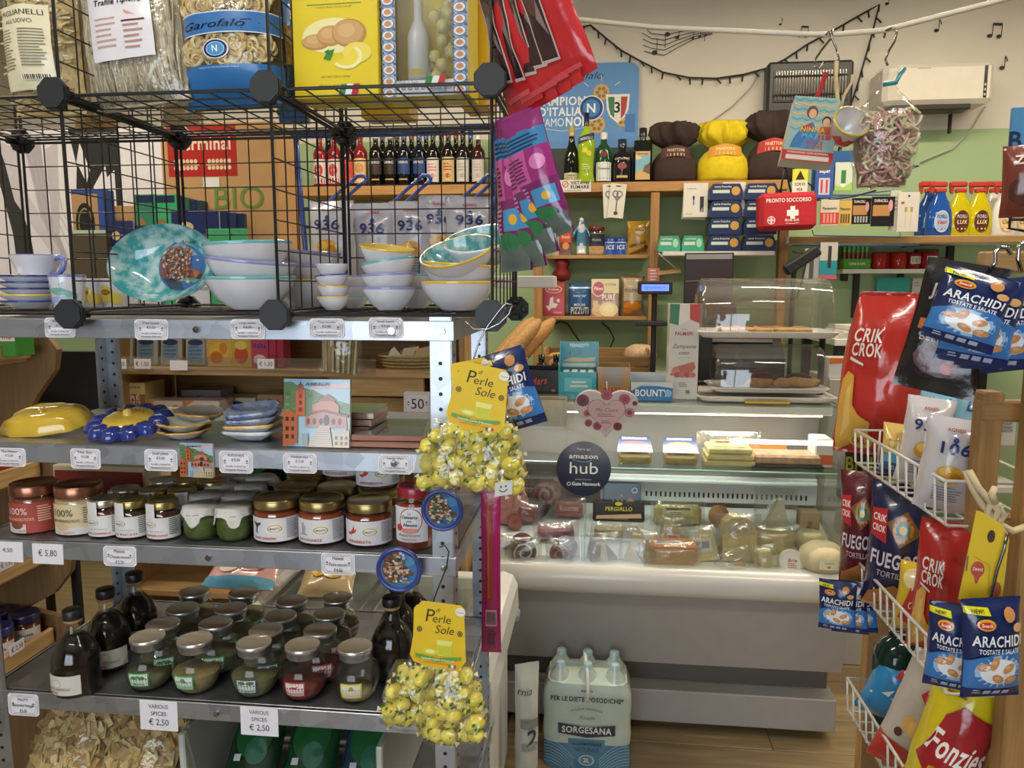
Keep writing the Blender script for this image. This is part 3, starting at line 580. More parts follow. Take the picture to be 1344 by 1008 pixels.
ptag('plain white tag reading 4,50 at the left end of the third rail', -16, 711, 30, 737, [('€ 4,50', .5, .2, .45)], False)
ptag('plain white tag reading 5,80 on the third rail', 43, 714, 83, 740, [('€ 5,80', .40, .30, .62)], False)
for i, (x0, y0, x1, y1) in enumerate([(184, 920, 233, 958), (316, 928, 365, 965)]):
    ptag(['white tag reading various spices below the Menta jar', 'white tag reading various spices below the Origano jar'][i], x0, y0, x1, y1, [('VARIOUS', .74, .13, .52), ('SPICES', .50, .13, .42), ('€ 2,50', .18, .2, .54)], False)
# ================================================================ SECOND SHELF: painted dishes and tiles
q = random.Random(11)
def dishlathe(t, prof, cols, n=40, fn=None, mat='ceramic', nm='dish', sx=1, sy=1): return MB().lathe(prof, cols, n, fn=fn, sx=sx, sy=sy).build(nm, mat, t)
p = onZ(55, 572, S2); t = thing('moon_dish', 'yellow crescent moon face dish at the left of the second shelf', 'dish', (p.x, 1.29, S2+.014), (.24, -.08, .12))
pts = [(-.085, -.02), (-.05, -.042), (.0, -.048), (.055, -.035), (.075, -.005), (.07, .03), (.05, .05), (.055, .02), (.02, .0), (.0, .018), (-.012, .004), (-.03, .006), (-.06, -.006)]
def puff(t, pts, h, col, nm, mat='ceramic', z=0, lv=6, c=None):
    m = MB(); n = len(pts); c = c or (sum(a for a, b in pts)/n, sum(b for a, b in pts)/n); d = []
    for i in range(n):
        for f in range(4): a, b = pts[i], pts[(i+1) % n]; d.append((a[0]+(b[0]-a[0])*f/4, a[1]+(b[1]-a[1])*f/4))
    k = len(d); vs = []
    for j in range(lv+1): s = j/lv; vs += [(c[0]+(a-c[0])*s, c[1]+(b-c[1])*s, z+h*math.sqrt(max(0, 1-s**3))) for a, b in d]
    vs += [(a, b, z-.004) for a, b in d]
    return m.add(vs, [(j*k+i, j*k+(i+1) % k, (j+1)*k+(i+1) % k, (j+1)*k+i) for j in range(lv+1) for i in range(k)], col, True).build(nm, mat, t)
puff(t, pts, .030, 'd6b23e', 'moon', 'ceramic', .004); puff(t, [(-.02, -.005), (.0, .012), (.016, -.004), (.008, -.026), (-.012, -.026)], .034, 'c99f36', 'face', 'ceramic', .006, 4)
t2 = thing('star_dish', 'pale yellow glazed moon dish lying behind the crescent one', 'dish', (onZ(90, 552, S2).x-.02, 1.40, S2+.001), (.12, 0, .3)); puff(t2, [(-.07, -.03), (-.02, -.04), (.05, -.03), (.07, .01), (.03, .035), (-.05, .03)], .034, 'd2b55a', 'moon', 'ceramic', .004)
p = onZ(147, 580, S2); t = thing('sun_dish', 'sun face dish with yellow centre and dark blue petals', 'dish', (p.x, 1.285, S2+.018), (.24, 0, 0)); t.scale = (1.15,)*3
for i in range(12):
    a = 2*pi*i/12; pe = puff(t, [(.026, -.012), (.05, -.0155), (.062, -.009), (.066, 0), (.062, .009), (.05, .0155), (.026, .012)], .012, '2c3a86', 'petal', 'ceramic', .006, 4); pe.rotation_euler = (0, 0, a)
dishlathe(t, [(0, .020), (.012, .022), (.03, .02), (.04, .016), (.043, .008)], 'cfae44', 32, nm='face')
MB().lathe([(0, .03), (.006, .028), (.008, .02)], 'd9b95a', 10).build('nose', 'ceramic', t)
for sx in (-1, 1): MB().tube([(sx*.022, .008, .0235), (sx*.015, .012, .0245), (sx*.008, .008, .0245)], .0016, '8a5a2c', 5).build('eyebrow', 'ceramic', t)
for i in range(3):
    t = thing('scalloped_plate', ['lower', 'middle', 'upper'][i]+' small scalloped plate with ochre edge beside the sun dish', 'plate', (onZ(232, 578, S2).x+[.0, -.002, -.004][i], 1.285+[0, 0, .06][i], S2+.001+[0, .013, .022][i]), (.05, .04*i, .1*i), 'small scalloped plates')
    wv = lambda a, r, z: 1+.05*sin(10*a)*(z/.016)
    MB().lathe([(0, .001), (.026, 0), (.03, .003), (.045, .013)], 'd5d2d0', 60, fn=wv).lathe([(.045, .013), (.047, .016), (.044, .0165)], 'd6a245', 60, fn=wv).lathe([(.044, .0165), (.03, .006), (0, .005)], ['a8aa98', 'b4b4a4', 'cfc7b4'][i], 60, fn=wv).build('plate', 'ceramic', t)
for i in range(4):
    t = thing('ashtray', ['lowest, plain with ochre rim,', 'second, ochre rimmed,', 'third, blue and white,', 'topmost, blue and white rimmed,'][i]+' square dish of the ashtray stack', 'ashtray', (onZ(325, 580, S2).x, 1.285, S2+.001+i*.0125), (.03*i, -.03*i, .12*i), 'ashtrays in a stack')
    sq = lambda a, r, z: 1/max(abs(cos(a)), abs(sin(a)))**.55*(1+.02*sin(8*a))
    c = ['cfcdd4', 'd6a845', '3f5aa0', '3f5aa0'][i]
    MB().lathe([(0, .001), (.026, 0), (.03, .003), (.046, .013)], 'd0d0da', 56, fn=sq).lathe([(.046, .013), (.049, .018), (.045, .019)], c, 56, fn=sq).lathe([(.045, .019), (.036, .008), (0, .007)], ['d5d5dc', 'c9b27c', '8d9ac4', '8d9ac4'][i], 56, fn=sq).build('dish', 'mottled', t)
def d_amalfi(m):
    q = random.Random(2); m.r(0, 0, 1, 1, 'a8c4d4'); m.r(0, .86, 1, 1, '8fb8d4'); m.p([(.35, .82), (.6, .86), (1, .88), (1, .95), (.7, .93), (.4, .88)], 'd9b0b4')
    m.p([(0, .62), (.0, .95), (.12, .96), (.25, .88), (.45, .84), (.7, .72), (1, .64), (1, .45), (0, .45)], '5f7f58')
    for i in range(40): x, y = q.uniform(0, .95), q.uniform(.5, .85); (y < .92-.3*x) and m.e(x, y, .035, .022, q.choice(['4f6f48', '7f9a68', '8a8468', '6a8a5c']), 7)
    m.r(.19, .46, .33, .84, 'c4633c'); m.r(.22, .80, .30, .90, 'b0523a'); m.e(.26, .90, .04, .035, '8a4a38'); m.r(.25, .92, .265, .97, '6a3a30')
    for y in (.52, .62, .72): m.r(.235, y, .285, y+.06, '7a3a2c')
    m.p([(.44, .5), (.44, .62), (.54, .66), (.60, .72), (.66, .78), (.72, .72), (.79, .66), (.84, .62), (.84, .5)], 'c2836a'); m.p([(.54, .70), (.675, .79), (.80, .70), (.78, .68), (.56, .68)], '9a5a48')
    m.p([(.33, .30), (.33, .44), (.44, .48), (.6, .52), (.68, .56), (.76, .52), (.95, .46), (.97, .28)], 'b88270'); m.p([(.33, .42), (.46, .53), (.62, .56), (.98, .48), (.98, .44), (.62, .52), (.46, .49)], '8a4a3c')
    for i in range(6): m.e(.38+i*.095, .38, .028, .05, '5a3430', 10)
    m.e(.655, .40, .045, .08, '4a2a28', 12); m.p([(.35, 0), (.55, 0), (.75, 0), (.70, .32), (.56, .32)], 'c9b8a4')
    for i in range(9): m.r(.38+.021*i, .02+.033*i, .73-.004*i, .026+.033*i, '9a8876')
    m.p([(0, 0), (.16, .03), (.22, .06), (.22, .46), (.12, .54), (0, .52)], 'b5643f')
    for y in (.12, .24, .38): m.r(.04, y, .09, y+.06, '4a2a24'); m.r(.13, y, .17, y+.06, '4a2a24')
    m.r(.76, .0, 1, .26, 'c9b488'); m.r(.78, .20, .96, .29, 'a8b0b8')
    for x in (.79, .87, .94):
        for y in (.04, .12): m.r(x, y, x+.035, y+.05, '5a4a38')
    m.r(.3, .02, .38, .2, '9ca4a8'); m.t('AMALFI', .52, .905, .045, '1c2430', 1, 0, .36)
def tile(nm, lab, x0, y0, x1, y1, Y, z, tilt, thick=.008, sub=None):
    cx, z0, w, h = bb(x0, y0, x1, y1, Y)
    if z is None: z = z0
    t = thing(nm, lab, 'tile', (cx, Y, z), (tilt, 0, 0)); MB().box((0, thick/2, h/2), (w, thick, h), 'cfc4bc', .001).build('tile_body', 'ceramic', t)
    m = MB(m_flat(), w, h); d_amalfi(m); m.build('printed_picture', 'ceramic', t); return t
tile('souvenir_tile', 'square tile with painted cathedral and Amalfi lettering, propped upright on the second shelf', 371, 504, 458, 592, 1.225, S2+.001, -.10)
tile('souvenir_magnet', 'small cathedral picture magnet stuck on the second rail', 237, 582, 280, 626, YT-.004, None, 0, .004)
for i in range(4):
    p = onZ(466, 570, S2); t = thing('souvenir_tile', ['lowest', 'second', 'third', 'top'][i]+' medium tile lying in the stack behind the propped cathedral tile', 'tile', (p.x-.012+.003*i, 1.34, S2+.001+i*.0125), (0, 0, -.05+.03*i), 'medium tiles lying in a stack')
    MB().box((0, 0, .006), (.11, .11, .010), 'b08a7c', .001).build('tile_body', 'ceramic', t); MB().box((0, 0, .0116), (.108, .108, .001), '8f9088', .0003).build('glazed_face', 'ceramic', t)
for i in range(2):
    t = thing('large_tile', ['lower', 'upper'][i]+' large terracotta edged tile lying on the second shelf', 'tile', (onZ(512, 585, S2).x, 1.31, S2+.001+i*.0115), (0, 0, .03*i), 'large tiles lying flat')
    MB().box((0, 0, .005), (.135-.01*i, .16, .009), 'a8705c', .001).build('tile_body', 'ceramic', t); MB().box((0, 0, .0102), (.133-.01*i, .157, .001), '6f7478', .0003).build('glazed_face', 'ceramic', t)
cx, z0, w, h = bb(398, 432, 462, 497, 1.24)
t = thing('breadstick_bag', 'clear bag of thin breadsticks hanging below the top rail', 'breadsticks', (cx, 1.30, z0), (.1, .14, 0)); m = MB(); q = random.Random(4)
for i in range(46): x = q.uniform(-.030, .030); y = q.uniform(-.012, .012); m.cyl((x*.95, y, .006), (x*1.05-.004, y, h-.002), .0022, q.choice(['d8c48c', 'c9b27a', 'e2d2a0', 'b89c64']), 5)
m.build('breadsticks', 'food', t)['kind'] = 'stuff'; S = bagsurf(.078, h, .034, 3); c = MB()
for sd in (1, -1): c.grid(lambda a, e: S((a-.5)*.078, e*h, .003, sd), 10, 12, 'f2f1ec')
c.build('clear_pouch', 'wrap', t)
# ================================================================ JARS
def jar_mesh(t, R, h, lidh, lidc, lidm, body, fill, label=None, lab_v=(.1, .7), labc='e2dfe0', wrapang=2.6, shoulder=.9, lidR=None, strip=False, bodymat='liquid'):
    lidR = lidR or R*.93; hb = h-lidh
    MB().lathe([(0, .002), (R*.90, .002), (R*.965, .006), (R*.965, hb*shoulder*fill*.97), (0, hb*shoulder*fill)], body, 24).build('contents', bodymat, t)
    MB().lathe([(0, 0), (R*.92, 0), (R, .005), (R, hb*shoulder-.006), (R*.97, hb*shoulder), (lidR*.96, hb*.97), (lidR*.96, hb+.002)], 'eef2ee', 24).build('glass', 'glass', t)
    MB().lathe([(lidR, hb), (lidR*1.01, hb+.002), (lidR*1.01, h-.003), (lidR*.97, h), (lidR*.86, h), (lidR*.84, h-.0015), (0, h-.0015)], lidc, 28).build('lid', lidm, t)
    if label:
        W, H = R*wrapang, hb*(lab_v[1]-lab_v[0]); m = MB(m_cyl(R+.0004, hb*lab_v[0]), W, H, sub=R*.13); m.r(0, 0, 1, 1, labc); label(m)
        if strip: m.r(.20, 1, .44, 1+(h-hb*lab_v[1])/H*.97, labc)
        m.build('label', 'paper', t)
J3 = []
def d_alm(c1, c2, sh):
    return lambda m: (m.r(0, .22, 1, .22+.78, c1), m.r(0, 0, 1, .24, 'd6d2cc') if sh else m.r(0, 0, .5, .30, 'd6d2cc'), m.t('100%', .36, .62, .22, '4a3a30' if sh else 'f0dcd0', 0, 0, .36), m.t('CREMA DI MANDORLE PELATE' if sh else 'CREMA DI MANDORLE TOSTATE', .38, .42, .09, c2, 1, 0, .5), m.e(.34, .26, .12, .13, 'd2b48c' if sh else '8a4a30', 14), m.t('solo 1 ingrediente', .40, .06, .06, 'a84a3a', 0, 0, .3), m.lines(.68, .85, .22, 7, .08, c2))
for i, px in enumerate((24, 89)):
    t = thing('almond_cream_jar', ['copper lidded almond cream jar with red label at the shelf end', 'copper lidded almond cream jar with cream label'][i], 'jar', (onZ(px, 704, S3).x, 1.262, S3+.001), (0, 0, .25), 'almond cream jars')
    jar_mesh(t, .0405, .088, .019, 'b07a62', 'copper', ['7a4630', 'c2a47c'][i], .98, d_alm(['a8463a', 'd2c49c'][i], ['e8b8a4', '8a6a40'][i], i), (.04, .84), ['a8463a', 'd2c49c'][i], 2.7, .96, .040)
def d_mal(word, c='b03a34'):
    return lambda m: (m.e(.32, .66, .13, .13, '8a8478', 16), m.e(.32, .66, .115, .11, 'e6e2d6', 16), m.t('MALETTI', .32, .62, .07, '5a544c', 1, 0, .17), m.t('SALSA PER FORMAGGI', .42, .34, .05, '7a766e', 0, 0, .36), m.t(word, .42, .12, .085, c, 1, 0, .5), m.lines(.70, .9, .2, 9, .09, '6a6a6a'))
sm = []
for i, (px, w) in enumerate([(126, 'PERE E CANNELLA'), (165, 'AI FICHI'), (209, 'PEPERONI')]):
    t = thing('cheese_sauce_jar', 'small cheese sauce jar with white label over the lid, '+['first', 'second', 'third'][i]+' from the left', 'jar', (onZ(px, 708, S3).x, 1.246, S3+.001), (0, 0, .32-.05*i), 'small sauce jars in front')
    jar_mesh(t, .0285, .067, .013, 'c9c4b4' if i == 0 else 'b8a56a', 'steel', ['5a2418', '3a3018', '4a1c14'][i], .95, d_mal(w), (.06, .76), 'dcdad8', 3.0, .95, .026, True); sm.append(t)
for i, (px, Y) in enumerate([(158, 1.315), (198, 1.315), (236, 1.32), (182, 1.385), (216, 1.39), (252, 1.39)]):
    dup(sm[i % 3], (onZ(px, 690, S3).x, Y, S3+.001), (0, 0, .5*i), 'gold lidded small sauce jar, '+['left in the second row', 'middle in the second row', 'right in the second row', 'left in the rear row', 'middle in the rear row', 'right in the rear row'][i]+' behind the white labels', 'small sauce jars behind')
def pesto(lab, x, Y, seed, grp):
    t = thing('pesto_jar', lab, 'jar', (x, Y, S3+.001), (0, 0, seed*.7), grp); R = .0305; h = .058
    MB().lathe([(0, .002), (R*.8, .002), (R*.97, .012), (R*.985, .03), (R*.93, .046), (0, .046)], '4d5f1e', 22).build('contents', 'food', t)
    MB().lathe([(0, 0), (R*.82, 0), (R, .012), (R*1.01, .03), (R*.95, .046), (R*.86, .052)], 'eef4ea', 22).build('glass', 'glass', t)
    m = MB(); n = 40
    def f(a, s): fold = cos(a*4+seed); r = R*(1.0+.10*s); z = h-.012*s-(.020 if fold > .1 else .006)*s*(.5+.5*fold); return ((r+.0015*sin(a*11)*s)*cos(a), (r+.0015*sin(a*11)*s)*sin(a), z)
    m.grid(lambda u, v: f(2*pi*u, v), n, 5, 'd2d0ca'); m.lathe([(R, h), (R*.97, h+.0015), (0, h+.002)], 'd8d6d0', 30); m.build('paper_cover', 'cloth', t)
    MB().tube([((R+.001)*cos(2*pi*k/24), (R+.001)*sin(2*pi*k/24), h-.010+.001*sin(k)) for k in range(24)], .0006, '3a3a3a', 4, True).build('string', 'rubber', t)
    mm = MB(m_top(h+.0022), .03, .03); mm.o(.5, .5, .45, .45, .08, 'a8a6a0'); mm.t('GEM', .5, .42, .16, 'a09e98', 0, 0, .4); mm.build('stamp', 'paper', t); return t
for i, (px, Y) in enumerate([(254, 1.25), (300, 1.25), (272, 1.318), (314, 1.318), (290, 1.386), (330, 1.386), (306, 1.454), (344, 1.454)]):
    pesto('green pesto jar with paper cover, '+['left in front', 'right in front', 'left in the second row', 'right in the second row', 'left in the third row', 'right in the third row', 'left in the last row', 'right in the last row'][i], onZ(px, 712-[0, 22, 38, 52][i//2], S3).x if i < 2 else onY(px, 690-14*(i//2), Y).x, Y, i, 'pesto jars with paper covers')
def d_sauce(word, fig):
    def f(m):
        fig(m); m.e(.55, .56, .15, .24, 'e4dcbc', 18); m.e(.55, .56, .115, .15, 'f0ece0', 18); m.o(.55, .56, .115, .15, .12, '6a6458'); m.t('MALETTI', .55, .52, .085, '4a443c', 1, 0, .16); m.t(word, .36, .10, .10, 'b8423a', 1, 0, .42); m.lines(.74, .9, .2, 12, .07, '8a8a8e')
    return f
cow = lambda m: (m.p([(.14, .82), (.22, .76), (.32, .8), (.30, .7), (.24, .6), (.22, .4), (.26, .34), (.18, .34), (.2, .58), (.15, .7)], '3a3a40'))
tow = lambda m: (m.r(.20, .34, .24, .84, '8a8a92'), m.r(.25, .34, .28, .74, '9a9aa2'), m.r(.15, .32, .32, .38, '9a9aa2'))
chi = lambda m: (m.p([(.12, .5), (.2, .52), (.24, .62), (.27, .8), (.29, .62), (.33, .7), (.31, .54), (.26, .46), (.2, .4), (.24, .34), (.16, .42)], 'c23a30'))
bs = []
for i, (px, w, fg) in enumerate([(352, 'CARNE CHIANINA', cow), (415, 'BOLOGNESE', tow), (481, 'ARRABBIATA', chi)]):
    t = thing('pasta_sauce_jar', 'gold lidded pasta sauce jar with '+['cow head', 'grey towers', 'red chilli'][i]+' label', 'jar', (onZ(px, 716, S3).x, 1.262, S3+.001), (0, 0, .15), 'pasta sauce jars in front')
    jar_mesh(t, .0405, .076, .016, 'a89664', 'steel', ['8a3c18', '93401a', '7a2c12'][i], .97, d_sauce(w, fg), (.08, .78), 'd9d8dc', 2.6, .94, .039); bs.append(t)
for i, (px, Y, dz) in enumerate([(390, 1.345, 0), (444, 1.345, 0), (498, 1.345, 0), (405, 1.43, 0), (455, 1.43, 0), (505, 1.43, 0), (452, 1.425, .077), (496, 1.36, .077)]):
    dup(bs[[0, 1, 2, 0, 1, 2, 1, 2][i]], (onY(px, 660, Y).x, Y, S3+.001+dz), (0, 0, .05*i), 'gold lidded sauce jar, '+['left in the second row', 'middle in the second row', 'right in the second row', 'left in the rear row', 'middle in the rear row', 'right in the rear row', 'stacked on the rear row', 'stacked on the second row'][i]+' of the pasta sauces', 'pasta sauce jars behind')
t = thing('amatriciana_jar', 'tall sauce jar with red lid and white tomato label at the shelf corner', 'jar', (onZ(546, 714, S3).x, 1.250, S3+.001), (0, 0, -.1))
jar_mesh(t, .0315, .108, .018, 'b02a3a', 'gloss', '9a3a16', .97, lambda m: (m.o(.55, .62, .3, .36, .08, 'c03a34'), m.t('La', .52, .80, .07, '2a2a2e', 0, .3), m.t('Conserva', .52, .68, .09, '2a2a2e', 1, .2, .4), m.t('della', .52, .58, .06, '2a2a2e', 0, .2), m.t('Nonna', .54, .46, .09, '2a2a2e', 1, .2, .34), m.e(.24, .40, .10, .10, 'c8322a', 14), m.e(.52, .33, .24, .08, 'd88a7a', 14), m.t('Amatriciana', .5, .17, .09, '2a2a2e', 0, .3, .56), m.t('PRONTO IN TAVOLA', .5, .07, .045, 'c03a44', 1, 0, .4)), (.16, .84), 'dddde0', 2.2, .90, .0285)
# ================================================================ FOURTH SHELF: vinegar bottles and spice jars
def vinegar(t, s=1):
    P = [(0, .001), (.036, 0), (.0415, .004), (.0415, .055), (.0395, .072), (.031, .092), (.0185, .106), (.0135, .116), (.0125, .134)]
    P = [(a*s, b*s) for a, b in P]; MB().lathe([(a*.95, b) for a, b in P[:-2]]+[(0, P[-3][1])], '140c0a', 28).build('vinegar', 'liquid', t); MB().lathe(P, 'd8dcd8', 28).build('glass', 'glass', t)
    MB().lathe([(.0128*s, .130*s), (.0155*s, .131*s), (.0155*s, .137*s), (0, .137*s)], 'b08c62', 18).build('cork', 'food', t)
    MB().lathe([(.0168*s, .137*s), (.0172*s, .139*s), (.0172*s, .152*s), (.016*s, .154*s), (0, .154*s)], '1a1a1c', 20).build('cap', 'plastic', t)
    m = MB(m_cyl(.0419*s, .010), .085, .036, sub=.01); m.r(0, 0, 1, 1, 'cfcac2'); m.e(.5, .60, .11, .2, 'a8a294', 14); m.e(.5, .60, .095, .17, 'dcd6c8', 14); m.t('ACETO BALSAMICO DI MODENA I.G.P.', .46, .28, .11, '4a443c', 0, 0, .7); m.t('INVECCHIATO', .34, .08, .11, '8a3a30', 1, 0, .4); m.build('label', 'paper', t)
vb = None
for i, (px, py) in enumerate([(103, 905), (145, 872), (182, 846)]):
    p = onZ(px, py, S4)
    if i == 0: vb = thing('vinegar_bottle', 'squat dark balsamic vinegar bottle in front of the other two', 'bottle', (p.x, p.y, S4+.001), (0, 0, -.25), 'balsamic vinegar bottles'); vinegar(vb)
    else: dup(vb, (p.x, p.y, S4+.001), (0, 0, .4*i), ['', 'middle one of the three dark balsamic vinegar bottles', 'rear one of the three dark balsamic vinegar bottles'][i])
for i, (px, py) in enumerate([(520, 885), (528, 862), (546, 846)]):
    p = onZ(px, py, S4); dup(vb, (p.x-.006, p.y, S4+.001), (0, 0, 2.6+i), ['slim view of a dark bottle nearest behind the lower lemon sweets', 'dark capped bottle second behind the lower lemon sweets', 'dark capped bottle under the blue round magnet'][i], 'dark bottles at the right end')
SPH = .094
def spice(lab, x, Y, fillc, fillh, name, bc, fig, rz, grp):
    t = thing('spice_jar', lab, 'jar', (x, Y, S4+.001), (0, 0, rz), grp)
    P = [(0, .001), (.026, 0), (.030, .002), (.039, .014), (.0435, .030), (.042, .044), (.034, .057), (.0265, .063), (.0265, .066)]; P = [(a, b*1.16) for a, b in P]
    f = [(a*.95, b) for a, b in P if b < fillh]; f += [(f[-1][0]*.99, fillh), (0, fillh+.003)]
    MB().lathe([(a, max(b, .003)) for a, b in f], fillc, 24).build('spice', 'food', t); MB().lathe(P, 'e6ece8', 26).build('glass', 'glass', t)
    MB().lathe([(.0275, .074), (.0285, .075), (.0285, .085), (.0310, .0865), (.0310, SPH-.001), (.030, SPH)], 'e2e2e4', 30).build('lid_rim', 'steel', t)
    MB().lathe([(.030, SPH), (.029, SPH-.0008), (0, SPH-.0006)], 'b0a48e', 30).build('lid_top', 'gloss', t)  # pale tan reflection on the metal lid, put into its colour
    def pr_(z):
        for (a, b), (c, d) in zip(P, P[1:]):
            if b <= z <= d and d > b: return a+(c-a)*(z-b)/(d-b)
        return .04
    m = MB(lambda u, v, d: ((pr_(.015+v)+d+.0007)*sin(u/.0435), -(pr_(.015+v)+d+.0007)*cos(u/.0435), .015+v), .038, .029, sub=.006); m.r(0, 0, 1, 1, bc); m.r(.07, .09, .93, .91, 'dcdcd8'); fig(m); m.t(name, .5, .16, .18, bc, 1, .3, min(.8, .115*len(name))); m.build('label', 'paper', t)
    mm = MB(m_top(SPH-.0005), .04, .04); mm.p([(.2, .62), (.75, .56), (.8, .74), (.25, .8)], 'b8b2a2'); mm.build('lid_sticker', 'paper', t); return t
leaf = lambda m: (m.e(.3, .68, .14, .12, '3f8a3c', 8), m.e(.68, .66, .15, .13, '357a38', 8), m.e(.5, .74, .1, .1, '4f9a44', 8))
fen = lambda m: (m.e(.5, .68, .13, .16, '4f9a54', 7), m.e(.58, .62, .09, .1, '3f8a4a', 7))
ore = lambda m: (m.e(.3, .76, .2, .12, '5a6a44', 8), m.e(.7, .76, .2, .12, '4f6040', 8))
pep = lambda m: (m.p([(.25, .62), (.42, .72), (.56, .70), (.74, .8), (.6, .62), (.7, .54), (.44, .58)], 'b8322c'))
ros = lambda m: (m.p([(.36, .56), (.46, .82), (.56, .84), (.68, .62), (.54, .58)], '9a9a40'))
cols = [[(187, 840), (214, 818), (240, 798), (255, 776)], [(255, 839), (283, 817), (303, 798), (320, 777)], [(331, 845), (349, 826), (368, 808), (383, 788)], [(397, 846), (420, 826), (432, 805), (443, 784)], [(466, 848)]]
KIND = [('5a5a3a', .028, 'Menta', '2f8a44', leaf, 'green bordered mint'), ('8a7a50', .036, 'Finocchietto', '3f9a50', fen, 'green bordered fennel'), ('6a6a42', .036, 'Origano', '2a5a64', ore, 'teal bordered oregano'), ('6a2218', .030, 'Peperoncino', 'b02a34', pep, 'red bordered chilli'), ('8a8258', .016, 'Rosmarino', 'd8c23a', ros, 'yellow bordered rosemary')]
for c, col in enumerate(cols):
    for r, (px, py) in enumerate(col):
        k = KIND[c] if r == 0 or (r == 1 and c == 3) else (('6f6a48', .036+.004*r, KIND[c][2], KIND[c][3], KIND[c][4], KIND[c][5])); p = onZ(px, py, S4+SPH)
        spice('round glass spice jar with '+k[5]+' label in the front row' if r == 0 else 'round glass spice jar, '+['', 'second', 'third', 'last'][r]+' in the row behind the '+k[2].lower()+' jar', p.x, max(p.y, RY0+.045), k[0], k[1], k[2], k[3], k[4], [.1, -.05, .05, 0, .1][c]+r*.4, 'spice jars in front' if r == 0 else 'spice jars behind')
# ================================================================ HANGING LEMON SWEETS, MAGNETS, PINK PACK, HOOKS
cme_ = MB().lathe([(0, -.015), (.008, -.012), (.0122, 0), (.008, .012), (0, .015)], 'ecdc58', 10); cme_ = cme_.mesh('candy'); cme_.materials.append(MAT['gloss'])
def sweets(lab, x0, y0, x1, y1, Y, card, seed, lean=0, smile=False):
    cx, z0, w, h = bb(x0, y0, x1, y1, Y); t = thing('lemon_sweets_bag', lab, 'sweets', (cx, Y, z0), (0, lean, 0), 'bags of lemon sweets'); q = random.Random(seed); bh = h; wm = MB(); pts = []
    for i in range(34):
        for _ in range(40):
            v = q.uniform(.08, .86); u = q.uniform(-.38, .38)*(1-.5*v**2.2); y = q.uniform(-.5, .5)*.040*(1-.3*v); c = Vector((u*w, y, v*bh))
            if all((c-o).length > .0195 for o in pts): break
        pts.append(c); o = bpy.data.objects.new('candy', cme_); COL.objects.link(o); o.parent = t; o.location = c; o.rotation_euler = (q.uniform(0, 6), q.uniform(0, 6), q.uniform(0, 6))
        for k in range(10):
            a = Vector((q.uniform(-1, 1), q.uniform(-1, -.2), q.uniform(-1, 1))).normalized(); e1 = a.orthogonal().normalized(); e2 = a.cross(e1); b = c+a*.0142; s = q.uniform(.002, .0062)
            wm.add([b-e1*s, b+e2*s*.6, b+e1*s, b-e2*s*.6], [(0, 1, 2, 3)], q.choice(['2f7a2c', '28702a', 'efecd0', 'e6dc7c', 'f2eec0', 'ded05a']))
        for k in range(2):
            a = Vector((q.uniform(-1, 1), q.uniform(-.4, .4), q.uniform(-1, 1))).normalized(); e1 = a.orthogonal().normalized()*.0045; wm.add([c+a*.011, c+a*.019+e1, c+a*.019-e1], [(0, 1, 2)], q.choice(['e6e2c4', 'ded48a']))
    wm.build('wrapper_print', 'gloss', t)['kind'] = 'stuff'
    def S(u, v, sd): n = noise.noise(Vector((u*6, v*7, sd*4+seed))); x = (u-.5)*w*(1-.45*max(0, v)**2.2)*(1+.03*n); k = max(0, 1-(2*u-1)**2)**.5; return (x*1.08, -sd*(.036*k*(1-.85*v**4)*min(1, v*8+.15)+.003*n), v*bh)
    b = MB()
    for sd in (1, -1): b.grid(lambda a, c: S(a, c, sd), 16, 16, 'f4f2dc')
    b.build('clear_pouch', 'wrap', t)
    (cx0, cy0, cx1, cy1, rt, Yk) = card; a, zc, cw, chh = bb(cx0, cy0, cx1, cy1, Yk)
    m = MB(lambda u, v, d: (a-cx+u*cos(rt)+(v-chh)*sin(rt), Yk-Y-d, zc-z0+chh+(v-chh)*cos(rt)-u*sin(rt)), cw, chh)
    outline = [(.16, 1), (.84, 1), (.90, .95), (1.0, .16), (.93, .06), (.7, .015), (.5, 0), (.3, .015), (.07, .06), (0, .16), (.10, .95)]
    m.k = -6; m.p(outline, 'e2bf18'); bk = MB(lambda u, v, d: m.mp(u, v, -.0008), cw, chh); bk.p(outline, 'e8e4d8')
    m.p([(.03, .2), (.97, .2), (.93, .06), (.7, .015), (.5, 0), (.3, .015), (.07, .06)], 'e6b40e'); K = '2e2410'
    m.t('P', .30, .70, .19, K, 0, .1); m.t('erle', .52, .70, .12, K, 0, .1, .34); m.t('di', .44, .86, .06, K, 0, .3); m.t('Sole', .58, .54, .12, K, 0, .2, .34)
    for u in (.14, .86): m.e(u, .57, .05, .045, '5a4a14', 10); m.o(u, .57, .03, .028, .3, 'c8a81c')
    m.e(.84, .90, .09, .07, 'e8e4d4', 12); m.t('Originali', .84, .885, .022, '3a3020', 0, .2, .13)
    m.p([(.50, .20), (.70, .20), (.74, .44), (.46, .44)], 'e8e47a'); m.p([(.51, .21), (.69, .21), (.72, .36), (.48, .36)], 'c6cc2a'); m.e(.36, .25, .14, .055, 'd6d83c', 12); m.e(.68, .23, .12, .04, 'c9cc38', 12); m.e(.36, .25, .09, .03, 'eeee9a', 10)
    m.p([(.10, .14), (.5, .10), (.92, .17), (.92, .22), (.5, .16), (.10, .20)], '6aa038'); m.t('Caramelle al gusto di limoncello', .5, .125, .028, 'f0f0d8', 1, .2, .6); m.t('Italian lemon candies', .5, .07, .02, '8a7210', 0, 0, .5)
    for i, c in enumerate(('2f8a4a', 'eef0ea', 'c8323a')): m.r(.70+i*.045, .035, .745+i*.045, .085, c)
    c = m.build('header_card', 'paper', t); bk.build('card_back', 'paper', c)
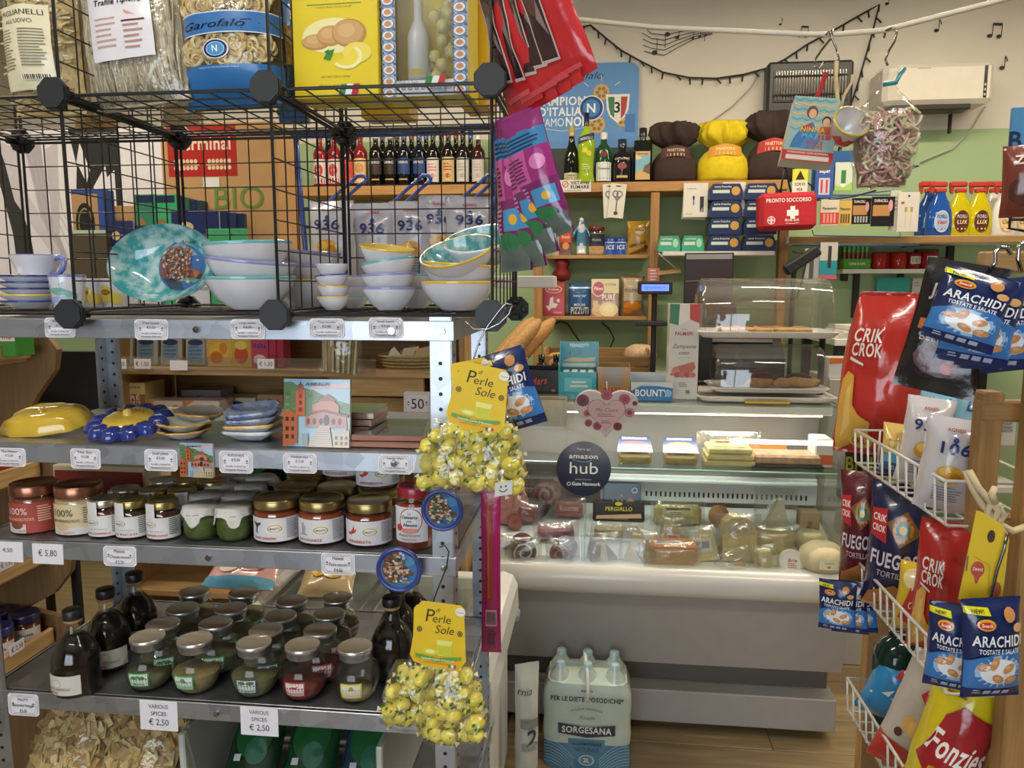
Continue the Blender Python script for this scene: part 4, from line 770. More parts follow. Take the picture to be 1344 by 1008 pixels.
    if smile:
        sm_ = MB(lambda u, v, d: (w*.20+u, -.036-d, .002+v), .026, .024); sm_.p([(0, .0), (1, .15), (1.05, 1.05), (.05, .85)], 'c9c9c6'); sm_.e(.38, .62, .05, .07, '1a1a1a', 8); sm_.e(.66, .66, .05, .07, '1a1a1a', 8); sm_.l([(.28, .42), (.42, .30), (.58, .32), (.74, .48)], .0014, '1a1a1a'); sm_.build('smile_sticker', 'paper', t)
    return t
sweets('clear bag of yellow lemon sweets, upper left one under the yellow card', 545, 548, 628, 645, 1.150, (578, 472, 640, 566, -.24, 1.106), 1, .03)
sweets('clear bag of yellow lemon sweets with smile sticker, upper right one', 606, 545, 690, 645, 1.115, (603, 480, 682, 566, .22, 1.07), 2, -.03, True)
sweets('clear bag of yellow lemon sweets, lower left one with overlapping cards', 500, 868, 580, 955, 1.145, (528, 792, 590, 872, -.10, 1.104), 3, .05)
sweets('clear bag of yellow lemon sweets, lower right one nearest the floor', 552, 862, 642, 974, 1.105, (552, 792, 626, 878, .12, 1.06), 4, -.04)
def roundmag(lab, px, py, rpx, Y, seed):
    c = onY(px, py, Y); r = onY(px+rpx, py, Y).x-c.x; q = random.Random(seed); t = thing('round_magnet', lab, 'magnet', (c.x, Y, c.z)); M = Matrix.Rotation(pi/2, 4, 'X')
    MB().lathe([(0, -.004), (r*.9, -.004), (r, 0), (r*.98, .006), (r*.86, .0055), (r*.80, .002), (0, .002)], '37488f', 40, M=M).build('rim', 'ceramic', t)
    m = MB(lambda u, v, d: (u, -.002-d, v-r*.79), r*1.58, r*1.58); m.e(.5, .5, .5, .5, '3f78b0', 30); m.p([(.02, .5), (.1, .8), (.3, .95), (.5, .98), (.55, .8), (.8, .5), (.95, .42), (.9, .34), (.6, .36), (.4, .1), (.2, .12), (.05, .35)], '6a5248')
    m.e(.75, .75, .2, .15, '5a8ec0', 12)
    for i in range(130):
        x, y = q.uniform(.08, .72), q.uniform(.12, .92)
        if (x-.5)**2+(y-.5)**2 < .2 and y > .1+.5*x*0 and (x < .62 or y < .5): m.r(x, y, x+q.uniform(.05, .10), y+q.uniform(.04, .08), q.choice(['c9b8a0', '9a4a3c', 'd8ccb4', '7a5448', '5a7a50', 'b88a6a', 'e0d8c8']))
    for i in range(8): m.e(q.uniform(.6, .9), q.uniform(.2, .35), .03, .015, 'd0c040' if seed == 1 else '7fb8d0', 6)
    m.t('Amalfi' if seed == 2 else 'Positano', .6, .82 if seed == 2 else .14, .07, '14182a', 0, .35, .3); m.build('painted_town', 'ceramic', t); return t
roundmag('round blue rimmed town magnet under the upper lemon sweets', 581, 669, 28, 1.176, 1)
roundmag('round blue rimmed town magnet on the third rail', 524, 747, 30, 1.176, 2)
def d_pinkp(m):
    m.r(.30, .32, .56, .97, '9c3c22'); m.r(.33, .34, .42, .95, 'b4562c'); m.r(.22, .17, .80, .27, 'd9a4bc')
    for i in range(16): m.r(.26+i*.032, .18, .275+i*.032+(i % 3)*.005, .26, '3a1426')
    m.lines(.28, .14, .5, 6, .016, '4a1430'); m.t('*****', .52, .045, .012, '2a0c1c', 1, 0, .4)
hangbag('sausage_stick_pack', 'long narrow pink pack with a thin sausage stick hanging on the rear post', 'snack pack', (644, 640), (645, 856), .037, None, .010, 1.34, 'ad2468', d_pinkp, 60, .05, None, crk=.0015, fin=.02)
def hook(nm, lab, pts, r=.0014, col='a9a9ac', mat='chrome'):
    o = MB().tube(pts, r, col, 8).build(nm, mat); return tag(o, lab, 'hook')
A = onY(661, 400, 1.16); B = onY(612, 500, 1.13)
hook('wire_hook', 'bent chrome wire hook at the cube corner carrying the lemon sweets', [onY(x, y, 1.145) for x, y in [(606, 418), (622, 432), (640, 432), (655, 425), (668, 412), (672, 400), (664, 398), (655, 408), (640, 428), (628, 450), (622, 470), (618, 500), (620, 548)]])
hook('wire_hook', 'bent dark wire hook at the post carrying the lower lemon sweets', [onY(x, y, 1.15) for x, y in [(577, 718), (584, 716), (589, 724), (586, 745), (578, 765), (570, 785), (569, 800)]], .0012, '5a5248', 'steel')
def d_nut(s=1, new=True):
    def m_(m):
        m.r(0, .0, 1, .12, '15275c'); m.p([(.0, .12), (1, .12), (1, .46), (.8, .52), (.5, .5), (.2, .46), (0, .4)], '3a78bc'); m.e(.52, .31, .40, .17, '9cc4e6', 20); m.e(.52, .31, .32, .13, 'eef2f6', 20)
        for x, y, a in ((.26, .36, .2), (.5, .24, -.5), (.68, .34, .5), (.42, .40, 1.1), (.74, .22, .1)):
            m.p([(x+.12*cos(k*pi/6)*cos(a)-.07*sin(k*pi/6)*sin(a), y+(.12*cos(k*pi/6)*sin(a)+.07*sin(k*pi/6)*cos(a))*.62) for k in range(12)], 'd0945c', 1); m.e(x-.02, y+.012, .05, .02, 'e2b284', 8)
        m.e(.72, .86, .10, .07, 'c98c52', 10); m.e(.85, .74, .09, .045, 'd8a870', 10)
        if new: m.p([(.0, .88), (.40, .86), (.38, .93), (.0, .95)], 'd8d41e'); m.t('NEW!', .20, .885, .035, '1c1c10', 1, 0, .2)
        m.e(.30, .78, .15, .055, 'd8a024', 14); m.e(.30, .775, .12, .035, 'c03024', 14); m.t('Snack', .30, .765, .03, 'f0e8d8', 1, .2, .18); m.t('ARACHIDI', .5, .575, .10, 'f0f2f6', 1, .1, .86); m.t('TOSTATE E SALATE', .5, .50, .045, 'e6ecf4', 1, .1, .7); m.lines(.14, .09, .13, 2, .03, 'aab8d8'); m.r(.32, .05, .44, .10, 'aab8d8'); m.r(.48, .05, .60, .10, 'aab8d8'); m.r(.64, .05, .76, .10, 'aab8d8')
    return m_
hangbag('peanut_bag', 'blue peanut bag hanging behind the upper lemon sweets', 'peanuts', (652, 462), (684, 562), .088, None, .03, 1.165, '1c2a5c', d_nut(), 61, -.1, 'blue peanut bags', crk=.004)
# ================================================================ BOTTOM SHELF, FREEZER, WOODEN SHELF BEHIND THE RACK
for i, (px, Y) in enumerate([(70, 1.24), (165, 1.24)]):
    w, h = .17, .20; o = thing('pasta_bag', ['clear bag of broad flat pasta pieces on the bottom shelf, left one', 'clear bag of broad flat pasta pieces on the bottom shelf, right one'][i], 'pasta', (onY(px, 980, Y).x, 1.225, S5+.012), (-.62, 0, -.12), 'flat pasta bags on the bottom shelf'); S = bagsurf(w, h+.06, .075, 70+i, .004, .03, .03); b = MB()
    for sd in (1, -1): b.grid(lambda a, c: S((a-.5)*w*.96, c*(h+.06)*.98, -.006, sd), 12, 14, 'c9a866')
    b.build('pasta_mass', 'food', o); pasta_in(o, S, w, h+.06, 'flake', 240, 70+i, ['d9bc7c', 'c9a866', 'e2cb94', 'b8945a'], .03, .93, .011); c = MB()
    for sd in (1, -1): c.grid(lambda a, e: S((a-.5)*w, e*(h+.06), .006, sd), 12, 14, 'f0efe6')
    c.build('clear_pouch', 'wrap', o)
t = thing('plastic_tray', 'white rimmed plastic tray on the bottom shelf holding dark green bags', 'tray', (-.56, 1.40, S5+.001)); m = MB()
m.box((0, 0, .004), (.36, .34, .006), '9aa09a'); 
for x in (-1, 1): m.box((x*.185, 0, .09), (.012, .37, .18), 'b8bcb6', .004)
m.box((0, .18, .08), (.358, .010, .16), 'b8bcb6', .004); m.box((0, -.18, .015), (.358, .010, .03), 'b8bcb6', .004)
m.build('tray', 'plastic', t)
for i, (x, c) in enumerate([(-.66, '14361f'), (-.545, '174426'), (-.43, '1c3c50')]):
    bag('frozen_bag', ['dark green frozen bag at the left in the bottom tray', 'dark green frozen bag in the middle of the bottom tray', 'green and blue frozen bag at the right in the bottom tray'][i], 'frozen food', .11, .24, .05, (x, 1.27, S5+.012), (-.75, 0, 0), c, lambda m, c=c: (m.e(.5, .5, .36, .2, '1f5a30'), m.t(['Spinaci', 'Piselli', 'Mare'][i], .5, .62, .08, 'd8c23a', 1, .2, .6), m.r(.2, .28, .34, .33, 'd8d8d8'), m.e(.6, .36, .2, .1, '2f6a54')), 80+i, .006, 'frozen bags in the bottom tray')
# freezer
FX0, FX1, FY0, FY1, FZ = -1.02, -.25, 1.67, 2.32, .64
t = thing('chest_freezer', 'low white chest freezer with sliding glass lid and grey corner, behind the rack', 'freezer', (0, 0, 0)); m = MB(); cxm = (FX0+FX1)/2
m.box((cxm, (FY0+FY1)/2, .29), (FX1-FX0-.05, FY1-FY0-.05, .50), 'd5d8d8', .01); m.build('cabinet', 'plastic', t); m = MB()
def rim(m, a, b, flip):
    pr = [(-.012, -.13), (.022, -.13), (.030, -.10), (.026, -.03), (.012, .0), (-.02, .012), (-.05, .002), (-.055, -.03)]; a, b = Vector(a), Vector(b); n = len(pr); vs = []
    for P in (a, b): vs += [P+Vector(flip)*o+Vector((0, 0, z)) for o, z in pr]
    m.add(vs, [(i, (i+1) % n, n+(i+1) % n, n+i) for i in range(n)]+[tuple(range(n)), tuple(range(n, 2*n))[::-1]], 'dfe0de', False)
rim(m, (FX1-.02, FY0+.02, FZ), (FX1-.02, FY1-.02, FZ), (1, 0, 0)); rim(m, (FX0+.02, FY0+.02, FZ), (FX0+.02, FY1-.02, FZ), (-1, 0, 0)); rim(m, (FX0+.02, FY0+.02, FZ), (FX1-.02, FY0+.02, FZ), (0, -1, 0)); rim(m, (FX0+.02, FY1-.02, FZ), (FX1-.02, FY1-.02, FZ), (0, 1, 0)); m.build('rim', 'gloss', t)
for y in (FY0+.018, FY1-.018): MB().box((FX1-.014, y, FZ-.135), (.052, .06, .03), '8f9496', .008).build('corner_cap', 'plastic', t)
MB().box((cxm, (FY0+FY1)/2, FZ+.003), (FX1-FX0-.13, FY1-FY0-.13, .006), 'dfe9e4', .001).build('glass_lid', 'glass', t); m = MB()
for x in (cxm-.02, cxm+.02, FX0+.10, FX1-.10): m.box((x, (FY0+FY1)/2, FZ+.010), (.014, FY1-FY0-.10, .010), 'a8acac', .002)
m.build('lid_frame', 'steel', t)
for i, (px, py, w, h, c, lab, dr) in enumerate([(310, 775, .22, .15, 'd9a4a0', 'pink printed packet lying on the freezer lid', lambda m: (m.e(.4, .6, .3, .16, 'e8c4b8'), m.e(.62, .45, .2, .12, 'b04a5a'), m.r(0, 0, 1, .22, '5fa4c8'), m.e(.3, .4, .14, .1, 'f0dcd4'))), (425, 785, .16, .13, 'b8a47c', 'clear pouch with golden food lying on the freezer lid', lambda m: (m.e(.35, .6, .16, .2, 'd8a83c'), m.e(.6, .5, .18, .14, 'caa050'), m.e(.72, .72, .12, .1, 'e0b85a'))), (455, 752, .19, .10, '6a5236', 'dark brown packet behind the golden pouch on the freezer', lambda m: (m.r(.05, .3, .95, .5, '3a2c20'), m.r(.1, .62, .9, .72, 'b8934a')))]):
    p = onZ(px, py, FZ+.03); bag('freezer_packet', lab, 'packet', w, h, .05, (p.x, min(p.y, FY1-.14), FZ+.034), (-1.1, 0, .1*i), c, dr, 90+i, .005)
# wooden shelf (gondola)
GX0, GX1, GY0, GY1 = -1.62, -.42, 2.37, 2.72
GT = 1.46; GA = onY(250, 484, GY0).z; GB = onY(250, 548, GY0).z
go = thing('wooden_shelf_unit', 'pale wooden shelf unit standing behind the metal rack', 'shelf unit'); WD = 'b48f5e'
for x in (GX0, GX1-.02): MB().box((x+.01, (GY0+GY1)/2, GT/2), (.02, GY1-GY0, GT), WD, .002).build('side_panel', 'wood_z', go)
MB().box(((GX0+GX1)/2, GY1-.006, GT/2), (GX1-GX0-.05, .01, GT-.02), 'a88352', .001).build('back_panel', 'wood', go)
for z in (GT, GA, GB, .86, .5, .1): MB().box(((GX0+GX1)/2, (GY0+GY1)/2-.004, z-.011), (GX1-GX0-.042, GY1-GY0-.02, .022), 'c09a66' if z != GT else 'b79362', .002).build('shelf_board', 'wood', go)
m = MB().box(((GX0+GX1)/2-.14, GY0-.003, GA+.014), (GX1-GX0-.3, .003, .05), 'dcdcd4', .0005).build('clear_lip', 'dome', go)
for i, (px, s) in enumerate([(132, '€1,50'), (155, '€ 1,50'), (187, '€ 1,50'), (349, '€ 1,30')]):
    ptag(['small white tag reading 1,50 nearest the rear post', 'small white tag reading 1,50, second on the wooden shelf lip', 'small white tag reading 1,50, third on the wooden shelf lip', 'small white tag reading 1,30 under the pink boxes'][i], px-11, 471, px+11, 484, [(s, .28, .42, .8)], False, GY0-.0055)
ptag('blank white tag on the wooden shelf lip', 223, 473, 246, 486, [], False, GY0-.0055)
for i, px in enumerate((155, 188, 220, 253)):
    cx, z0, w, h = bb(px-14, 440, px+14, 480, GY0+.06); t = thing('food_tray', 'clear food tray with blue label, '+['first', 'second', 'third', 'fourth'][i]+' from the left on the wooden shelf', 'tray', (cx, GY0+.07, GA+.001), (-.12, 0, 0), 'blue label trays'); MB().box((0, .015, h/2), (w, .03, h), 'b9b2a4', .006).build('tray', 'gloss', t); m = MB(m_flat(), w, h); m.r(.14, .12, .86, .74, '7f9ab4'); m.e(.5, .78, .36, .1, '2a3a5c'); m.lines(.2, .6, .6, 4, .12, '5a7a98'); m.build('label', 'paper', t)
for i, (x0, x1, c, dr, lab) in enumerate([(271, 303, 'd8b25a', lambda m: (m.e(.5, .5, .4, .3, 'e6c04a'), m.e(.4, .3, .26, .2, 'c87a2c'), m.e(.7, .6, .16, .2, 'd8903c')), 'yellow cream dessert box'), (303, 330, 'd0b040', lambda m: (m.e(.5, .4, .34, .3, 'c85a34'), m.e(.5, .7, .3, .14, 'e8d070')), 'yellow and red dessert box'), (329, 352, 'c04a68', lambda m: (m.t('Halta', .5, .62, .16, '3a3a8a', 1, 0, .8), m.e(.5, .25, .36, .16, 'e8d8dc')), 'pink dessert box with lettering'), (353, 362, 'b83c58', None, 'narrow pink box second from the right'), (363, 372, 'b03450', None, 'narrow pink box at the right end')]):
    carton('dessert_box', lab+' on the wooden shelf behind the rack', 'box', x0, 441, x1, 482, GY0+.06, .06, c, dr, z=GA+.001, group='dessert boxes')
def d_pure(m):
    m.r(0, .62, 1, 1, 'd8c88a'); m.r(0, 0, 1, .62, '9a6638'); m.e(.26, .74, .24, .22, 'd8d0c0', 20); m.e(.26, .74, .21, .19, 'b8302c', 20); m.t('Pfanni', .26, .70, .09, 'f0e8e0', 1, .15, .34); m.t('N.1 IN ITALIA', .70, .82, .06, '4a3a20', 1, 0, .4); m.t('PURÉ', .64, .44, .14, 'f0e6d8', 1, 0, .5); m.t('DI PATATE', .64, .32, .08, 'f0e6d8', 1, 0, .5)
def d_pure2(m): d_pure(m); m.r(.06, .28, .26, .42, 'c9b48a'); m.e(.3, .16, .28, .17, 'caa368', 12); m.e(.2, .22, .14, .1, 'd8b57c', 10); m.e(.64, .18, .34, .2, 'e6cf86', 16); m.e(.64, .2, .22, .12, 'efdca0', 12)
carton('mashed_potato_box', 'brown and cream mashed potato box lying on the wooden shelf', 'box', 133, 502, 191, 547, GY0+.06, .12, 'cdbb80', d_pure, z=GB+.001)
for i, (x0, x1) in enumerate([(192, 240), (243, 288)]): carton('tea_box', ['white and orange tea box beside the potato box', 'white and orange tea box behind the plates'][i], 'box', x0, 526, x1, 548, GY0+.07, .1, 'd6cfc0', lambda m: (m.p([(.0, .5), (.3, 1), (0, 1)], 'd88a3c'), m.p([(.35, 0), (.5, .6), (.65, 0)], '3f7a3c'), m.e(.8, .5, .09, .2, 'd88a5c')), z=GB+.001, group='tea boxes')
for i, (x0, y0, x1, c) in enumerate([(238, 512, 290, '8a8a92'), (286, 522, 336, 'cfc8b8'), (338, 518, 372, 'b89a74')]): carton('flat_box', ['grey flat box with small print behind the tea boxes', 'white flat box behind the ashtrays', 'brown flat box behind the propped tile'][i], 'box', x0, y0, x1, 548, GY0+.19, .1, c, lambda m: (m.e(.5, .4, .2, .3, '2a3a6a'), m.r(.2, .1, .8, .25, '9a4a3a')), z=GB+.001)
for i, (x0, y0, x1, y1, Y) in enumerate([(432, 490, 556, 520, GY0+.02), (455, 522, 560, 552, GY0+.06)]): carton('wooden_board', ['pale wooden crate board behind the breadsticks', 'lower pale wooden crate board behind the tiles'][i], 'board', x0, y0, x1, y1, Y, .02, 'c7a36c', None, mat='wood', z=None if i == 0 else GB+.001)
t = thing('wire_basket', 'shallow woven basket of small cheese packets behind the breadsticks', 'basket', (onY(530, 480, GY0).x, GY0+.10, onY(530, 490, GY0).z)); m = MB()
for k in range(5): m.tube([(.09*cos(2*pi*i/20)*(1+.05*k), .07*sin(2*pi*i/20)*(1+.05*k), .006+.011*k) for i in range(20)], .005, 'a89468', 5, True)
m.lathe([(0, .003), (.088, .003), (.088, .006), (0, .006)], '97835a', 20, sy=.78); m.build('basket', 'food', t)
for i in range(5):
    o = thing('cheese_packet', ['white triangular cheese packet standing at the left of the basket', 'cream cheese packet in the middle of the basket', 'cream cheese packet lying at the right of the basket', 'pale cheese packet at the back of the basket', 'pale packet at the right rear of the basket'][i], 'packet', (onY([515, 530, 548, 526, 545][i], 480, GY0).x, GY0+[.05, .08, .08, .13, .13][i], onY(530, 490, GY0).z+.03), (-.5, 0, .3*i), 'cheese packets in the basket'); MB().prism([(-.035, 0), (.035, 0), (-.01 if i == 0 else .03, .05), (-.02, .04)], -.012, .012, ['d8d4c4', 'd8c8a0', 'd0b888', 'cfc9b8', 'd8cfb4'][i]).build('packet', 'gloss', o); mm = MB(m_flat(y=-.012), .04, .03); mm.t('Salumi', .5, .4, .2, '3a4a7a', 0, .2, .8); mm.r(.2, .15, .8, .25, '8a9ac0'); mm.build('printed_design', 'paper', o)
# things standing on the wooden shelf top
def d_germ(m):
    m.r(.06, .72, .66, .98, 'b02a24'); m.t('Germinal', .36, .86, .065, 'f0d8c0', 1, 0, .52)
    for s in (-1, 1):
        m.l([(.36+s*.03, .78), (.36+s*.25, .785)], .003, 'e8c8a0')
        for i in range(6): m.e(.36+s*(.06+i*.035), .80, .016, .012, 'e8c8a0', 8); m.e(.36+s*(.06+i*.035), .765, .016, .012, 'e8c8a0', 8)
    m.r(.36, .66, .50, .715, 'e4e0d8'); m.t('BIO', .66, .55, .115, '6a8a3c', 0, 0, .46)
carton('cardboard_box', 'large brown cardboard box with red printed wheat logo and green BIO lettering', 'box', 216, 160, 366, 405, GY0+.10, .2, 'b98f5c', d_germ, z=GT+.001, mat='card')
GP = 'green and navy tea packets'
for i, (x0, y0, x1, c) in enumerate([(180, 255, 208, '2f7a5c'), (205, 255, 236, '37a06a'), (236, 258, 244, '1c2a4c'), (244, 260, 252, '2a5a44'), (252, 262, 260, '1c2a4c'), (260, 263, 268, '223a4c')]):
    carton('tea_packet', ['dark green tea packet at the left of the row', 'bright green tea packet second in the row', 'navy tea packet third in the row', 'dark green tea packet fourth in the row', 'navy tea packet fifth in the row', 'navy tea packet last in the row'][i]+' behind the oval dish', 'packet', x0, y0, x1, 405, GY0+.04+.004*i, .05, c, (lambda m: (m.r(.3, .45, .5, .6, '2a4a6a'), m.r(.1, .93, .9, .99, '1c2a4c'), m.e(.3, .75, .2, .05, '8a6a3c'))) if i < 2 else None, z=GT+.001, group=GP)
def d_hand(m): m.r(0, .72, 1, 1, '1c2a5c'); m.p([(.02, .55), (.95, .72), (.98, .80), (.05, .66)], 'c03a34'); m.t('AVEMARE', .5, .655, .06, 'f0e8e0', 1, 0, .7, rot=.06); m.e(.3, .84, .16, .05, 'c9b27c'); m.lines(.3, .4, .5, 4, .06, '9a9aa8')
for i, (x0, y0, x1, y1, c) in enumerate([(228, 276, 290, 405, 'c9c9d0'), (286, 278, 300, 405, '1c2a54'), (300, 279, 312, 405, '22305c'), (311, 280, 323, 405, '1a2850'), (145, 290, 178, 405, 'b4b4be'), (170, 296, 210, 405, 'c0bcb8')]):
    carton('soup_packet', ['white and navy soup packet leaning over the oval dish', 'navy soup packet right behind the leaning white one', 'navy soup packet second behind the leaning one', 'navy soup packet nearest the BIO lettering', 'grey white soup packet at the left of the oval dish', 'pale soup packet with red ribbon above the oval dish'][i], 'packet', x0, y0, x1, y1, GY0-.002+.008*(i % 4)+(.0 if i < 4 else .03), .02, c, d_hand if i in (0, 4, 5) else None, z=GT+.001, group='soup packets on the wooden shelf')
carton('green_card_box', 'small green box in front of the soup packets', 'box', 273, 300, 324, 405, GY0-.025, .02, '3fa06a', lambda m: m.t('E', .2, .72, .12, 'e8f0e8', 1), z=GT+.001)
carton('coffee_box', 'blue and brown box with round black badge behind the beakers', 'box', 98, 248, 140, 405, GY0+.05, .06, '2a4a8a', lambda m: (m.r(.02, 0, .82, .96, 'a9825c'), m.e(.4, .72, .30, .17, '1c1a18', 24), m.o(.4, .72, .22, .13, .12, '8a7a4c'), m.t('Ciao', .42, .40, .07, '3a2c20', 0, .3, .5), m.e(.3, .18, .2, .08, '2a5aa0'), m.e(.7, .16, .2, .09, '2a68b8')), z=GT+.001)
carton('brown_tin', 'dark olive box with pale rim below the coffee box', 'box', 98, 302, 142, 405, GY0+.0, .04, '4a4030', lambda m: m.r(0, .96, 1, 1, 'a8b8a0'), z=GT+.001)
carton('cardboard_tray', 'low cardboard tray behind the soup packets', 'box', 140, 270, 182, 405, GY0+.16, .1, 'b08a58', None, z=GT+.001, mat='card')
# white poster with black brush figures
cx, z0, w, h = bb(-60, 168, 222, 440, 2.9); t = thing('wall_poster', 'white poster board with black and grey brush strokes standing behind the wooden shelf', 'poster', (cx, 2.9, z0)); MB().box((0, .01, h/2), (w, .02, h), 'd6d2d4', .002).build('board', 'paper', t); m = MB(m_flat(), w, h)
m.p([(.57, 1), (.60, .82), (.59, .70), (.64, .60), (.68, .56), (.73, .60), (.72, .75), (.77, .80), (.77, .40), (.80, .42), (.80, 1)], '191a1c'); m.p([(.62, .93), (.66, .8), (.64, .74), (.60, .84)], 'd6d2d4'); m.p([(.67, .72), (.73, .82), (.74, .7), (.70, .63)], 'd6d2d4'); m.p([(.20, .95), (.24, .95), (.36, .5), (.40, .12), (.30, .1), (.28, .5)], '2c2c2e'); m.p([(.36, .98), (.44, .97), (.46, .6), (.55, .3), (.5, .28), (.42, .55)], 'a8a2a8'); m.p([(.46, .9), (.52, .94), (.50, .5), (.47, .5)], 'b8b2b6'); m.p([(.25, .95), (.33, .9), (.36, .7), (.5, .4), (.48, .36), (.3, .66)], 'c2bcc0')
for k in range(6): m.l([(.36+.03*k, .95-.05*k), (.42+.02*k, .6), (.5+.015*k, .3+.04*k)], .004, 'b4aeb2')
m.build('printed_strokes', 'paper', t)
# left wooden display along the left side
LX = -1.36; t = thing('wooden_display', 'wooden tiered display with curved end panel and jam jars at the left edge', 'display'); LZ = [onX(10, y, LX).z for y in (468, 634, 757, 878)]
sd = [(-1.75, 0), (-1.30, 0)]
for z in LZ[::-1]: sd += [(-1.36, z-.10), (-1.31, z-.04), (-1.30, z+.01), (-1.33, z+.05), (-1.44, z+.07)]
MB().prism(sd+[(-1.75, LZ[0]+.1)], 1.70, 1.718, '7a5d38').build('end_panel', 'wood_z', t)
for z in LZ: MB().box((-1.56, 1.40, z-.009), (.38, .58, .018), 'bd965f', .002).build('shelf_board', 'wood_y', t); MB().box((LX-.006, 1.40, z+.010), (.012, .58, .040), 'c9a36c', .002).build('front_lip', 'wood_y', t)
for k, (x, y, s_, l) in enumerate([(18, 458, '€ 1,60', 'small white tag reading 1,60 on the top tier of the left display'), (8, 740, '€ 1,95', 'small white tag reading 1,95 low on the left display'), (22, 850, '€ 2,30', 'small white tag on the lowest tier of the left display')]):
    o = ptag(l, x-10, y-6, x+10, y+6, [(s_, .28, .42, .8)], False, 1.8); p = onX(x, y, LX+.004); o.location = (p.x, p.y, p.z-.012); o.rotation_euler = (0, 0, pi/2)
for i, (x, y, c, l) in enumerate([(-1.48, 1.65, '2a3050', 'd0c8b8'), (-1.405, 1.65, '26264a', 'ccc4b4'), (-1.41, 1.57, '2a2e6a', 'd8d0c4')]):
    o = thing('jam_jar', ['dark lidded jam jar at the back of the left display', 'dark purple lidded jam jar with fruit label on the left display', 'blue lidded jam jar nearest on the left display'][i], 'jar', (x, y, LZ[3]+.001), (0, 0, .7), group='jam jars')
    jar_mesh(o, .034, .085, .018, c, 'gloss', '5a2a18', .96, lambda m: (m.t('Frutta', .5, .62, .14, '3a2c50', 1, 0, .4), m.e(.42, .28, .12, .16, 'd88a34', 12), m.e(.62, .26, .1, .14, 'c8702c', 12)), (.08, .78), l, 2.3, .95, .034)
for i, (x0, y0, x1, y1, c, z) in enumerate([(-24, 434, 20, 470, '3f8a3c', 0), (-50, 612, -2, 642, 'b03a30', 1), (-50, 705, -2, 742, 'd8c8a8', 2)]): carton('grocery_box', ['green and white box on the top tier of the left display', 'red box on the second tier of the left display', 'cream box on the third tier of the left display'][i], 'box', x0, y0, x1, y1, 1.60, .06, c, lambda m: (m.r(0, .6, 1, 1, 'd8d4c8'), m.t('Farina', .6, .68, .16, 'b03a30', 1, 0, .6)), z=LZ[z]+.001)
ptag('white cloud shaped tag reading 50 on the wooden boards', 530, 514, 566, 546, [('50', .3, .4, .5)], True, GY0+.012, size=1)
cx, z0, w, h = bb(30, 462, 140, 560, 1.95); t = thing('black_chair', 'black chair standing behind the rack at the left', 'chair', (cx, 1.95, .001)); MB().prism([(-w*.5, z0), (w*.5, z0), (w*.5, z0+h), (-w*.2, z0+h), (-w*.38, z0+h*.6)], 0, .03, '18181a').build('backrest', 'cloth', t); MB().box((0, -.09, .85), (w, .16, .04), '18181a', .01).build('seat', 'cloth', t)
for x in (-1, 1):
    for y in (.015, -.15): zl = z0 if y > 0 else .83; MB().box((x*w*.42, y, zl/2), (.02, .02, zl), '161616', .003).build('leg', 'rubber', t)
carton('red_tin_box', 'long red and cream box behind the sauce jars', 'box', 70, 612, 190, 645, 1.47, .1, 'd8c9a4', lambda m: m.r(.02, .0, .98, .84, '8a2a28'), z=S3+.001)
carton('green_packet', 'bright green packet peeping out behind the pesto jars', 'packet', 322, 606, 385, 640, 1.56, .02, '2fb050', lambda m: (m.p([(.2, 0), (.3, .6), (.5, .8), (.8, .7), (.9, .2)], '1c2a1c'), m.p([(.3, .1), (.45, .5), (.7, .5), (.8, .2)], 'e0d8a0')), z=S3+.001)
# blue wire hook stand with white pasta bags
BS = thing('blue_wire_stand', 'blue wire hook stand holding white pasta bags behind the cubes', 'stand'); YB = 2.30; BL = '2a4290'; m = MB()
P = lambda x, y, dy=0: onY(x, y, YB+dy)
m.tube([P(388, 178), P(395, 262), P(401, 330), P(404, 405)], .009, BL, 6); m.tube([P(650, 165), P(647, 260), P(645, 330)], .009, BL, 6); m.tube([P(388, 178), P(520, 176), P(650, 165)], .008, BL, 6); m.tube([P(396, 274), P(645, 268)], .005, BL, 6); m.tube([P(398, 298), P(645, 293)], .005, BL, 6); m.tube([P(404, 405), (P(404, 405).x, 2.40, GT+.006), (-.45, 2.40, GT+.006)], .006, BL, 6)
m.build('frame', 'gloss', BS)
for i, x in enumerate((430, 515, 600)):
    h = MB()
    for dx in (0, 17): h.tube([P(x+dx, 298), P(x+dx, 266), P(x+dx+30-8, 246, -.10), P(x+dx+34, 236, -.12)], .0055, '4460b0', 6)
    h.tube([P(x+34, 236, -.12), P(x+40, 230, -.12), P(x+48, 231, -.12), P(x+51, 236, -.12)], .0055, '4460b0', 6); h.build('hook', 'gloss', BS)
def d_936(n='936', fig='d0a03c'):
    return lambda m: (m.t('AGNESI', .5, .88, .03, 'b8403a', 1, 0, .3), m.e(.5, .80, .05, .03, '3a4a8a', 8), m.t(n, .5, .66, .11, '23306e', 1, 0, .6), m.e(.5, .44, .24, .10, fig, 14), m.e(.42, .47, .1, .05, 'e2bc68', 10), m.e(.6, .42, .1, .05, 'b07c2c', 10), m.lines(.25, .30, .5, 6, .03, '8a8fa8'))
for i, (x0, x1, y0, y1) in enumerate([(404, 470, 264, 372), (462, 524, 266, 384), (512, 572, 264, 376), (548, 606, 256, 364), (584, 648, 258, 366)]):
    cx, z0, w, h = bb(x0, y0, x1, y1, YB-.06); bag('white_pasta_bag', 'white pasta bag with navy number on the blue stand, '+['leftmost', 'second', 'third', 'fourth', 'rightmost'][i]+' of five', 'pasta', w, h, .06, (cx, YB-.055+.012*(i % 2), z0), (.04, 0, .1*(i-2)), 'b9bac8', d_936(), 100+i, .006, 'white pasta bags on the blue stand')
